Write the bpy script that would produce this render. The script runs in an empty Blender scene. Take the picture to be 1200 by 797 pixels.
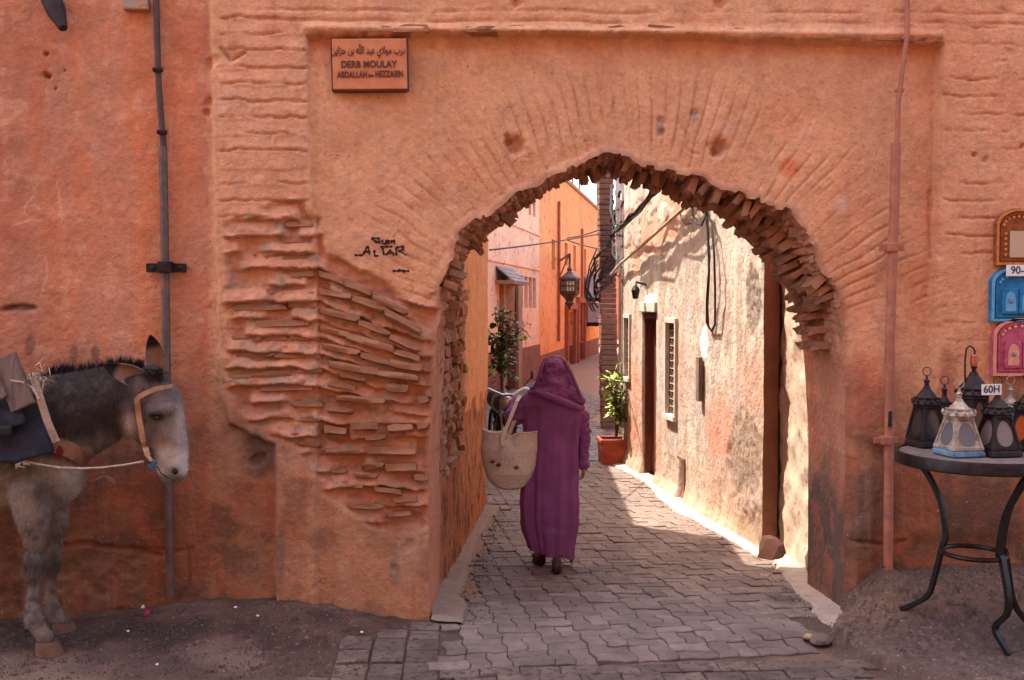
import bpy, bmesh, math, random
import numpy as np
from mathutils import Vector, Matrix, noise as mnoise
random.seed(7); np.random.seed(7)
R = math.radians
scene = bpy.context.scene
COL = scene.collection
# ------------------------------------------------------------------ camera
FPX = 1150.0; YAW = R(3.3); PITCH = math.atan(40.5/FPX)
CAM = Vector((0.0, -5.33, 1.70))
cd = bpy.data.cameras.new("camera"); cam = bpy.data.objects.new("camera", cd); COL.objects.link(cam)
cd.sensor_fit = 'HORIZONTAL'; cd.sensor_width = 36.0; cd.lens = FPX/1200*36.0
cd.clip_start = 0.05; cd.clip_end = 2000
cam.location = CAM
cam.rotation_euler = (math.pi/2-PITCH, 0, -YAW)
scene.camera = cam
# ------------------------------------------------------------------ sky, sun, exposure
SUN = Vector((-0.44, 0.375, 1.12)).normalized()
world = bpy.data.worlds.new("World"); scene.world = world; world.use_nodes = True
wn = world.node_tree.nodes; wl = world.node_tree.links
sky = wn.new('ShaderNodeTexSky'); sky.sky_type = 'NISHITA'; sky.sun_disc = False
sky.sun_elevation = math.asin(SUN.z); sky.sun_rotation = math.atan2(SUN.x, SUN.y)
sky.air_density = 1.0; sky.dust_density = 4.0; sky.ozone_density = 0.6; sky.altitude = 400
wl.new(sky.outputs[0], wn['Background'].inputs[0]); wn['Background'].inputs[1].default_value = 0.15
sd = bpy.data.lights.new("sun", 'SUN'); sun = bpy.data.objects.new("sun", sd); COL.objects.link(sun)
sd.energy = 2.2; sd.angle = R(0.5); sd.color = (1.0, 0.95, 0.88)
sun.rotation_euler = SUN.to_track_quat('Z', 'Y').to_euler(); sun.location = (-4, 4, 12)
vs = scene.view_settings
vs.view_transform = 'Standard'; vs.look = 'None'; vs.gamma = 1.0; vs.use_curve_mapping = False
vs.exposure = 2.65
vs.use_white_balance = True; vs.white_balance_temperature = 7000; vs.white_balance_tint = 12
scene.cycles.use_denoising = True
scene.cycles.diffuse_bounces = 5

# ------------------------------------------------------------------ photograph -> place
fwd = Vector((math.sin(YAW)*math.cos(PITCH), math.cos(YAW)*math.cos(PITCH), -math.sin(PITCH)))
rgt = Vector((math.cos(YAW), -math.sin(YAW), 0))
upv = rgt.cross(fwd)
fh = Vector((math.sin(YAW), math.cos(YAW), 0))
def ray(px, py): return fwd + rgt*((px-600)/FPX) + upv*((398.5-py)/FPX)
def at(px, py, Y):
    d = ray(px, py); return CAM + d*((Y-CAM.y)/d.y)
def atd(px, py, dep):
    d = ray(px, py); return CAM + d*(dep/d.dot(fh))
def GB(Y): return float(np.interp(Y, [-.4, .6, 1.67, 3.67, 6.67, 10.7, 80], [0, -.075, -.16, -.23, -.28, -.30, -.30]))
def gr(px, py, dz=0.0):
    d = ray(px, py); a, b = .5, 90.
    for _ in range(50):
        m = (a+b)/2; p = CAM + d*m
        if p.z > GB(p.y)+dz: a = m
        else: b = m
    return CAM + d*a
def proj_np(X, Y, Z):
    dx, dy, dz = X-CAM.x, Y-CAM.y, Z-CAM.z
    w = dx*fwd.x+dy*fwd.y+dz*fwd.z
    return 600+FPX*(dx*rgt.x+dy*rgt.y)/w, 398.5-FPX*(dx*upv.x+dy*upv.y+dz*upv.z)/w

# ------------------------------------------------------------------ noise
_T = {}
def vnoise(x, y, seed=0):
    if seed not in _T: _T[seed] = np.random.RandomState(seed+11).rand(256, 256)
    T = _T[seed]; xi = np.floor(x).astype(int); yi = np.floor(y).astype(int)
    fx = x-xi; fy = y-yi; fx = fx*fx*(3-2*fx); fy = fy*fy*(3-2*fy)
    a = T[xi % 256, yi % 256]; b = T[(xi+1) % 256, yi % 256]; c = T[xi % 256, (yi+1) % 256]; d = T[(xi+1) % 256, (yi+1) % 256]
    return (a*(1-fx)+b*fx)*(1-fy)+(c*(1-fx)+d*fx)*fy
def fbm(x, y, o=4, seed=0, g=.5):
    s = 0; a = 1; t = 0
    for i in range(o):
        s = s+a*vnoise(x*2**i+i*17.3, y*2**i+i*9.1, seed+i); t += a; a *= g
    return s/t*2-1
def sm(x, a, b):
    t = np.clip((x-a)/(b-a), 0, 1); return t*t*(3-2*t)
def polydist(px, py, poly):
    """signed distance to a closed polygon, negative inside"""
    d = np.full(px.shape, 1e9); ins = np.zeros(px.shape, bool); n = len(poly)
    for i in range(n):
        x0, y0 = poly[i]; x1, y1 = poly[(i+1) % n]
        ex, ey = x1-x0, y1-y0; L = ex*ex+ey*ey+1e-12
        t = np.clip(((px-x0)*ex+(py-y0)*ey)/L, 0, 1)
        d = np.minimum(d, np.hypot(px-x0-t*ex, py-y0-t*ey))
        if y0 != y1:
            c = ((y0 > py) != (y1 > py)) & (px < (x1-x0)*(py-y0)/(y1-y0)+x0); ins ^= c
    return np.where(ins, -d, d)
def linedist(px, py, pts):
    d = np.full(px.shape, 1e9)
    for (x0, y0), (x1, y1) in zip(pts[:-1], pts[1:]):
        ex, ey = x1-x0, y1-y0; L = ex*ex+ey*ey+1e-12
        t = np.clip(((px-x0)*ex+(py-y0)*ey)/L, 0, 1)
        d = np.minimum(d, np.hypot(px-x0-t*ex, py-y0-t*ey))
    return d

# ------------------------------------------------------------------ materials
def mat(name, c1, c2=None, scale=6.0, rough=.88, bump=.25, bscale=60.0, metal=0.0, attr=False, rnd=0.0, stretch=(1, 1, 1), spec=.3, bdist=.01, pits=0.0, speck=None, stain=0.0):
    m = bpy.data.materials.new(name); m.use_nodes = True
    N = m.node_tree.nodes; L = m.node_tree.links; b = N['Principled BSDF']
    b.inputs['Roughness'].default_value = rough; b.inputs['Metallic'].default_value = metal
    b.inputs['Specular IOR Level'].default_value = spec
    tc = N.new('ShaderNodeTexCoord'); mp = N.new('ShaderNodeMapping'); mp.inputs['Scale'].default_value = stretch
    L.new(tc.outputs['Object'], mp.inputs[0]); vec = mp.outputs[0]
    oi = None
    if rnd > 0:
        oi = N.new('ShaderNodeObjectInfo'); ad = N.new('ShaderNodeVectorMath'); ad.operation = 'MULTIPLY_ADD'
        ad.inputs[1].default_value = (1, 1, 1); L.new(mp.outputs[0], ad.inputs[0])
        ml = N.new('ShaderNodeMath'); ml.operation = 'MULTIPLY'; ml.inputs[1].default_value = 37.0
        L.new(oi.outputs['Random'], ml.inputs[0]); L.new(ml.outputs[0], ad.inputs[2]); vec = ad.outputs[0]
    n1 = N.new('ShaderNodeTexNoise'); n1.inputs['Scale'].default_value = scale; n1.inputs['Detail'].default_value = 7; n1.inputs['Roughness'].default_value = .62
    L.new(vec, n1.inputs['Vector'])
    if attr:
        at_ = N.new('ShaderNodeAttribute'); at_.attribute_name = 'col'
        rr = N.new('ShaderNodeMapRange'); rr.inputs[1].default_value = .25; rr.inputs[2].default_value = .75; rr.inputs[3].default_value = .84; rr.inputs[4].default_value = 1.14
        L.new(n1.outputs[0], rr.inputs[0])
        n4 = N.new('ShaderNodeTexNoise'); n4.inputs['Scale'].default_value = scale*5; n4.inputs['Detail'].default_value = 5; n4.inputs['Roughness'].default_value = .7
        L.new(vec, n4.inputs['Vector']); r4 = N.new('ShaderNodeMapRange'); r4.inputs[1].default_value = .3; r4.inputs[2].default_value = .7; r4.inputs[3].default_value = .86; r4.inputs[4].default_value = 1.12; L.new(n4.outputs[0], r4.inputs[0])
        m4 = N.new('ShaderNodeMath'); m4.operation = 'MULTIPLY'; L.new(rr.outputs[0], m4.inputs[0]); L.new(r4.outputs[0], m4.inputs[1])
        mx = N.new('ShaderNodeVectorMath'); mx.operation = 'SCALE'
        L.new(at_.outputs['Color'], mx.inputs[0]); L.new(m4.outputs[0], mx.inputs[3]); colout = mx.outputs[0]
    else:
        c2 = c2 or tuple(x*.72 for x in c1)
        cr = N.new('ShaderNodeValToRGB'); cr.color_ramp.elements[0].position = .33; cr.color_ramp.elements[1].position = .67
        cr.color_ramp.elements[0].color = (*c2, 1); cr.color_ramp.elements[1].color = (*c1, 1)
        L.new(n1.outputs[0], cr.inputs[0]); colout = cr.outputs[0]
    if speck:
        n3 = N.new('ShaderNodeTexNoise'); n3.inputs['Scale'].default_value = speck[1]; n3.inputs['Detail'].default_value = 3
        L.new(vec, n3.inputs['Vector'])
        r3 = N.new('ShaderNodeMapRange'); r3.inputs[1].default_value = speck[2]; r3.inputs[2].default_value = speck[2]+.06; L.new(n3.outputs[0], r3.inputs[0])
        mm = N.new('ShaderNodeMix'); mm.data_type = 'RGBA'; L.new(r3.outputs[0], mm.inputs['Factor']); L.new(colout, mm.inputs[6]); mm.inputs[7].default_value = (*speck[0], 1)
        colout = mm.outputs[2]
    if stain > 0:
        ge = N.new('ShaderNodeNewGeometry'); n5 = N.new('ShaderNodeTexNoise'); n5.inputs['Scale'].default_value = 2.3; n5.inputs['Detail'].default_value = 8; n5.inputs['Roughness'].default_value = .68
        L.new(ge.outputs['Position'], n5.inputs['Vector']); r5 = N.new('ShaderNodeMapRange'); r5.inputs[1].default_value = .36; r5.inputs[2].default_value = .64; r5.inputs[3].default_value = 1-stain; r5.inputs[4].default_value = 1+stain*.6
        L.new(n5.outputs[0], r5.inputs[0]); s5 = N.new('ShaderNodeVectorMath'); s5.operation = 'SCALE'; L.new(colout, s5.inputs[0]); L.new(r5.outputs[0], s5.inputs[3]); colout = s5.outputs[0]
    if oi:
        r2 = N.new('ShaderNodeMapRange'); r2.inputs[3].default_value = 1-rnd; r2.inputs[4].default_value = 1+rnd
        L.new(oi.outputs['Random'], r2.inputs[0]); sc = N.new('ShaderNodeVectorMath'); sc.operation = 'SCALE'
        L.new(colout, sc.inputs[0]); L.new(r2.outputs[0], sc.inputs[3]); colout = sc.outputs[0]
    L.new(colout, b.inputs['Base Color'])
    if bump > 0:
        n2 = N.new('ShaderNodeTexNoise'); n2.inputs['Scale'].default_value = bscale; n2.inputs['Detail'].default_value = 6; n2.inputs['Roughness'].default_value = .65
        L.new(vec, n2.inputs['Vector'])
        bp = N.new('ShaderNodeBump'); bp.inputs['Strength'].default_value = bump; bp.inputs['Distance'].default_value = bdist
        L.new(n2.outputs[0], bp.inputs['Height'])
        if pits > 0:
            vo = N.new('ShaderNodeTexVoronoi'); vo.inputs['Scale'].default_value = bscale*.6; L.new(vec, vo.inputs['Vector'])
            b2 = N.new('ShaderNodeBump'); b2.inputs['Strength'].default_value = pits; b2.inputs['Distance'].default_value = bdist
            L.new(vo.outputs['Distance'], b2.inputs['Height']); L.new(bp.outputs[0], b2.inputs['Normal']); L.new(b2.outputs[0], b.inputs['Normal'])
        else:
            L.new(bp.outputs[0], b.inputs['Normal'])
    return m
def glass(name, col, rough=.15):
    m = bpy.data.materials.new(name); m.use_nodes = True; b = m.node_tree.nodes['Principled BSDF']
    b.inputs['Base Color'].default_value = (*col, 1); b.inputs['Roughness'].default_value = rough; b.inputs['Specular IOR Level'].default_value = .6
    return m
# ------------------------------------------------------------------ mesh building
def link(name, me, m=None, parent=None, smooth=False):
    o = bpy.data.objects.new(name, me); COL.objects.link(o)
    if m is not None and not me.materials: me.materials.append(m)
    if smooth: me.polygons.foreach_set('use_smooth', np.ones(len(me.polygons), bool))
    if parent is not None: o.parent = parent; o.matrix_parent_inverse = parent.matrix_basis.inverted()
    return o
def tag(o, label, cat, group=None):
    o['label'] = label; o['category'] = cat; o['kind'] = 'thing'
    if group: o['group'] = group
    return o
def struct(o): o['kind'] = 'structure'; return o
def stuff(o): o['kind'] = 'stuff'; return o
def empty(name, loc, label, cat, group=None):
    o = bpy.data.objects.new(name, None); COL.objects.link(o); o.location = loc; o.empty_display_size = .1
    return tag(o, label, cat, group)
class MB:
    def __init__(s): s.v = []; s.f = []
    def add(s, vs, fs):
        k = len(s.v); s.v += [tuple(v) for v in vs]; s.f += [tuple(i+k for i in f) for f in fs]; return s
    def box(s, c, d, rot=None, bev=0.0):
        """box with centre c, full size d, optional 3x3/Euler rotation, chamfered when bev>0"""
        hx, hy, hz = d[0]/2, d[1]/2, d[2]/2
        if bev > 0:
            bm = bmesh.new(); bmesh.ops.create_cube(bm, size=1); bmesh.ops.scale(bm, vec=d, verts=bm.verts)
            bmesh.ops.bevel(bm, geom=bm.edges[:], offset=bev, segments=2, affect='EDGES', profile=.6)
            V = [v.co.copy() for v in bm.verts]; bm.verts.index_update(); Fc = [[v.index for v in f.verts] for f in bm.faces]; bm.free()
        else:
            V = [Vector((x, y, z)) for x in (-hx, hx) for y in (-hy, hy) for z in (-hz, hz)]
            Fc = [(0, 1, 3, 2), (4, 6, 7, 5), (0, 4, 5, 1), (2, 3, 7, 6), (0, 2, 6, 4), (1, 5, 7, 3)]
        if rot is not None: V = [rot @ v for v in V]
        return s.add([v+Vector(c) for v in V], Fc)
    def tube(s, pts, r, n=8, cap=True):
        pts = [Vector(p) for p in pts]; rs = r if hasattr(r, '__len__') else [r]*len(pts)
        V = []; prev = None
        for i, p in enumerate(pts):
            t = (pts[min(i+1, len(pts)-1)]-pts[max(i-1, 0)])
            t = t.normalized() if t.length > 1e-9 else Vector((0, 0, 1))
            if prev is None:
                a = Vector((0, 0, 1)) if abs(t.z) < .9 else Vector((1, 0, 0)); u = t.cross(a).normalized()
            else:
                u = (prev-t*prev.dot(t)); u = u.normalized() if u.length > 1e-6 else t.orthogonal().normalized()
            prev = u; w = t.cross(u)
            for k in range(n):
                a = 2*math.pi*k/n; V.append(p+(u*math.cos(a)+w*math.sin(a))*rs[i])
        F = [(i*n+k, i*n+(k+1) % n, (i+1)*n+(k+1) % n, (i+1)*n+k) for i in range(len(pts)-1) for k in range(n)]
        if cap: F += [tuple(range(n))[::-1], tuple((len(pts)-1)*n+k for k in range(n))]
        return s.add(V, F)
    def lathe(s, prof, c=(0, 0, 0), n=16, ph=0.0, M=None):
        """prof: list of (r,z)"""
        V = []
        for r, z in prof:
            for k in range(n):
                a = 2*math.pi*k/n+ph; p = Vector((r*math.cos(a), r*math.sin(a), z))
                V.append((M @ p if M else p)+Vector(c))
        m = len(prof)
        F = [(i*n+k, i*n+(k+1) % n, (i+1)*n+(k+1) % n, (i+1)*n+k) for i in range(m-1) for k in range(n)]
        F += [tuple(range(n))[::-1], tuple((m-1)*n+k for k in range(n))]
        return s.add(V, F)
    def mesh(s, name='mesh'):
        me = bpy.data.meshes.new(name); me.from_pydata(s.v, [], s.f); me.update(); return me
    def build(s, name, m, parent=None, smooth=False):
        me = s.mesh(name); o = link(name, me, m, parent, smooth)
        if smooth:
            try: me.set_sharp_from_angle(angle=R(42))
            except Exception: pass
        return o
def grid_mesh(name, P, col=None, keep=None, closed=False):
    """P: (ny,nx,3) array -> mesh; col (ny,nx,3)"""
    ny, nx, _ = P.shape; idx = np.arange(ny*nx).reshape(ny, nx)
    q = np.stack([idx[:-1, :-1], idx[:-1, 1:], idx[1:, 1:], idx[1:, :-1]], -1).reshape(-1, 4)
    if keep is not None: q = q[keep.reshape(-1)]
    used = np.zeros(ny*nx, bool); used[q.reshape(-1)] = True; rm = np.cumsum(used)-1
    V = P.reshape(-1, 3)[used]; q = rm[q]
    me = bpy.data.meshes.new(name); me.vertices.add(len(V)); me.vertices.foreach_set('co', V.astype(np.float32).reshape(-1))
    me.loops.add(len(q)*4); me.loops.foreach_set('vertex_index', q.astype(np.int32).reshape(-1))
    me.polygons.add(len(q)); me.polygons.foreach_set('loop_start', np.arange(0, len(q)*4, 4, dtype=np.int32))
    me.update(calc_edges=True); me.validate()
    if col is not None:
        c = col.reshape(-1, 3)[used]; setcol(me, c)
    me.polygons.foreach_set('use_smooth', np.ones(len(me.polygons), bool))
    return me
def setcol(me, c):
    a = me.color_attributes.new('col', 'FLOAT_COLOR', 'POINT')
    rgba = np.ones((len(me.vertices), 4), np.float32); rgba[:, :3] = c; a.data.foreach_set('color', rgba.reshape(-1))
def coords(me):
    a = np.empty(len(me.vertices)*3, np.float32); me.vertices.foreach_get('co', a); return a.reshape(-1, 3).astype(float)
def lin(r, g, b):
    f = lambda c: (c/255/12.92) if c <= 10 else ((c/255+.055)/1.055)**2.4
    return (f(r), f(g), f(b))
def mixc(c, m, t):
    return c*(1-m[..., None])+np.array(t)*m[..., None]
def blob(name, prims, voxel, smooth, squash=None):
    mb = MB()
    for p in prims:
        if p[0] == 'c':
            _, a, b, r0, r1 = p; a = Vector(a); b = Vector(b); ax = (b-a); Ln = ax.length; t = ax.normalized() if Ln > 1e-6 else Vector((0, 0, 1))
            q = t.to_track_quat('Z', 'Y').to_matrix(); prof = []
            for k in range(1, 5): an = math.pi/2*(1-k/4.5); prof.append((r0*math.cos(an), -r0*math.sin(an)))
            for k in range(3, -1, -1): an = math.pi/2*(1-(k+1)/4.5); prof.append((r1*math.cos(an), Ln+r1*math.sin(an)))
            mb.lathe(prof, a, 14, 0, q)
        else:
            _, c, rr = p[:3]; M = p[3] if len(p) > 3 else Matrix.Identity(3); prof = [(math.sin(math.pi*k/11), -math.cos(math.pi*k/11)) for k in range(1, 11)]
            S = M @ Matrix.Diagonal(rr); mb.lathe(prof, c, 18, 0, S)
    me = mb.mesh('tmp'); o = bpy.data.objects.new('tmp', me); COL.objects.link(o)
    r = o.modifiers.new('r', 'REMESH'); r.mode = 'VOXEL'; r.voxel_size = voxel
    s = o.modifiers.new('s', 'SMOOTH'); s.iterations = smooth; s.factor = .5
    dg = bpy.context.evaluated_depsgraph_get(); dg.update()
    out = bpy.data.meshes.new_from_object(o.evaluated_get(dg)); out.name = name
    bpy.data.objects.remove(o); bpy.data.meshes.remove(me)
    out.polygons.foreach_set('use_smooth', np.ones(len(out.polygons), bool))
    return out
def stone_mesh(seed, flat=False):
    """weathered brick/stone block, unit size, 44 triangles"""
    rs = random.Random(seed); V = []; idx = {}; F = []
    nx, ny, nz = 3, 1, 2
    def vid(i, j, k):
        if (i, j, k) not in idx:
            x, y, z = i/nx-.5, j/ny-.5, k/nz-.5
            e = (abs(x) > .49)+(abs(z) > .49)
            s = 1-.05*(e == 2); fr = 1.0 if j else 0.0
            x2 = x*(s if e == 2 else 1)*(1-.05*(j == 0)); z2 = z*(1-.08*(e == 2)-.05*(j == 0))
            y2 = y+(.05 if (j == 0 and e) else 0)+(rs.uniform(-.16, .16) if j == 0 else 0)
            V.append((x2+rs.uniform(-.05, .05), y2, z2+rs.uniform(-.10, .10))); idx[(i, j, k)] = len(V)-1
        return idx[(i, j, k)]
    for i in range(nx):
        for k in range(nz):
            F.append((vid(i, 0, k), vid(i+1, 0, k), vid(i+1, 0, k+1), vid(i, 0, k+1)))
            F.append((vid(i, 1, k), vid(i, 1, k+1), vid(i+1, 1, k+1), vid(i+1, 1, k)))
    for i in range(nx):
        F.append((vid(i, 0, 0), vid(i, 1, 0), vid(i+1, 1, 0), vid(i+1, 0, 0))); F.append((vid(i, 0, nz), vid(i+1, 0, nz), vid(i+1, 1, nz), vid(i, 1, nz)))
    for k in range(nz):
        F.append((vid(0, 0, k), vid(0, 0, k+1), vid(0, 1, k+1), vid(0, 1, k))); F.append((vid(nx, 0, k), vid(nx, 1, k), vid(nx, 1, k+1), vid(nx, 0, k+1)))
    me = bpy.data.meshes.new('block'); me.from_pydata(V, [], F); me.update()
    me.polygons.foreach_set('use_smooth', np.ones(len(me.polygons), bool)); me.set_sharp_from_angle(angle=R(28))
    return me
class Frame:
    """a vertical wall plane from A to B (ground points); side=+1 faces left of the direction A->B"""
    def __init__(s, A, B, side=1):
        s.A = Vector((A.x, A.y, 0)); d = Vector((B.x-A.x, B.y-A.y, 0)); s.L = d.length; s.t = d.normalized(); s.n = Vector((-s.t.y, s.t.x, 0))*side
        s.rot = Matrix((s.t, s.n, Vector((0, 0, 1)))).transposed()
    def P(s, a, z, o=0.0): return s.A+s.t*a+s.n*o+Vector((0, 0, z))
    def hit(s, px, py, o=0.0):
        d = ray(px, py); q = s.A+s.n*o; k = (q-CAM).dot(s.n)/d.dot(s.n); p = CAM+d*k
        return (p-s.A).dot(s.t), p.z
    def box(s, mb, a0, a1, z0, z1, o0, o1, bev=0):
        return mb.box(s.P((a0+a1)/2, (z0+z1)/2, (o0+o1)/2), (abs(a1-a0), abs(o1-o0), abs(z1-z0)), s.rot, bev)
# ================================================================== materials of the place
m_plaster = mat('terracotta_plaster', (1, 1, 1), scale=7, attr=True, bump=.9, bscale=32, bdist=.013, speck=((.30, .17, .11), 48, .66), pits=.12)
m_brick = mat('smeared_brick', lin(218, 148, 106), lin(204, 130, 88), scale=9, bump=1.0, bscale=38, bdist=.02, rnd=.10, speck=(lin(204, 164, 130), 24, .6), stain=.15)
m_soot = mat('dark_brick', lin(212, 144, 106), lin(182, 122, 90), scale=12, bump=.9, bscale=55, bdist=.014, rnd=.22, speck=(lin(176, 118, 92), 18, .56))
m_rubble = mat('rubble_stone', lin(186, 126, 94), lin(150, 106, 82), scale=8, bump=.8, bscale=45, bdist=.014, rnd=.16, speck=(lin(150, 128, 108), 16, .54))
m_paver = mat('concrete_paver', lin(121, 103, 94), lin(99, 84, 76), scale=9, bump=.8, bscale=110, bdist=.005, rnd=.2, rough=.82, speck=(lin(96, 78, 68), 45, .6), stain=.22)
m_ground = mat('earth', (1, 1, 1), scale=14, attr=True, bump=.7, bscale=120, bdist=.008, speck=((.19, .14, .11), 60, .62))
m_iron = mat('dark_iron', lin(52, 44, 42), lin(30, 26, 26), scale=20, metal=.6, rough=.45, bump=.2, bscale=90, bdist=.002)
m_greypipe = mat('grey_pipe', lin(104, 88, 82), lin(82, 66, 62), scale=14, rough=.55, metal=.3, bump=.2, bscale=60, bdist=.003, speck=(lin(132, 74, 54), 30, .58))
m_terrapipe = mat('painted_pipe', lin(176, 108, 84), lin(148, 84, 66), scale=10, rough=.7, bump=.25, bscale=60, bdist=.003, speck=(lin(128, 96, 82), 30, .6))
m_black = mat('black_rubber', lin(30, 28, 28), lin(20, 19, 19), rough=.6, bump=.1)
m_cable = mat('cable', lin(46, 38, 36), lin(28, 25, 24), rough=.6, bump=0)
m_white = mat('white_paint', lin(226, 218, 206), lin(196, 184, 170), rough=.7, bump=.2, scale=12)

# ================================================================== archway wall
u0x, u1x = at(-70, 300, 0).x, at(1275, 300, 0).x
STEP = .0085
SPL = at(246, 300, 0).x                     # joint between the neighbouring wall and the archway wall
FR = [(503, 727), (502, 660), (502, 600), (504, 520), (507, 450), (511, 400), (516, 350), (524, 310), (538, 276), (558, 256), (578, 249), (600, 231), (620, 219), (640, 207), (661, 199), (682, 187), (708, 179), (730, 181), (752, 188), (775, 194), (798, 201), (820, 206), (840, 213), (870, 227), (902, 240), (928, 247), (948, 268), (957, 300), (975, 325), (988, 345), (990, 380), (992, 420), (994, 500), (994, 600), (990, 717)]
BK = [(515, 700), (515, 650), (516, 600), (518, 500), (521, 400), (524, 365), (528, 340), (535, 312), (545, 297), (562, 286), (578, 272), (600, 253), (622, 236), (639, 225), (661, 212), (689, 203), (712, 199), (730, 203), (749, 208), (781, 217), (805, 229), (830, 243), (857, 264), (883, 290), (896, 307), (912, 325), (925, 343), (935, 369), (941, 405), (944, 440), (947, 500), (947, 600), (946, 690)]
TH = .72
def to_plane(pts, Y):
    o = [at(x, y, Y) for x, y in pts]; o = [(p.x, p.z) for p in o]
    return [(o[0][0], -.35)]+o+[(o[-1][0], -.35)]
def resample(pts, n):
    P = np.array(pts); d = np.r_[0, np.cumsum(np.hypot(*np.diff(P, axis=0).T))]; t = np.linspace(0, d[-1], n)
    return np.stack([np.interp(t, d, P[:, 0]), np.interp(t, d, P[:, 1])], -1)
fp = to_plane(FR, 0.0); bp_ = to_plane(BK, TH)
nA, nB, nC = 150, 330, 150
def three(pts, i, j): return np.concatenate([resample(pts[:i+1], nA)[:-1], resample(pts[i:j+1], nB)[:-1], resample(pts[j:], nC)])
FC = three(fp, 7, 31); BC = three(bp_, 7, 28)
s_ = np.arange(len(FC))*.01
nrm = np.gradient(FC, axis=0); nrm = np.stack([nrm[:, 1], -nrm[:, 0]], -1); nrm /= np.hypot(*nrm.T)[:, None]+1e-9
amp = np.interp(np.arange(len(FC)), [0, nA-30, nA+10, nA+nB-30, nA+nB, len(FC)], [.004, .005, .022, .026, .008, .004])
FC = FC+nrm*(amp*(fbm(s_*9, s_*0, 4, 3)*1.1+.7*np.sign(fbm(s_*14, s_*0+4, 2, 5))*.5))[:, None]
ampb = amp*.55; BC = BC+nrm*(ampb*fbm(s_*7, s_*0+9, 4, 8))[:, None]
archpoly = [tuple(p) for p in FC[::3]]

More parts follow.
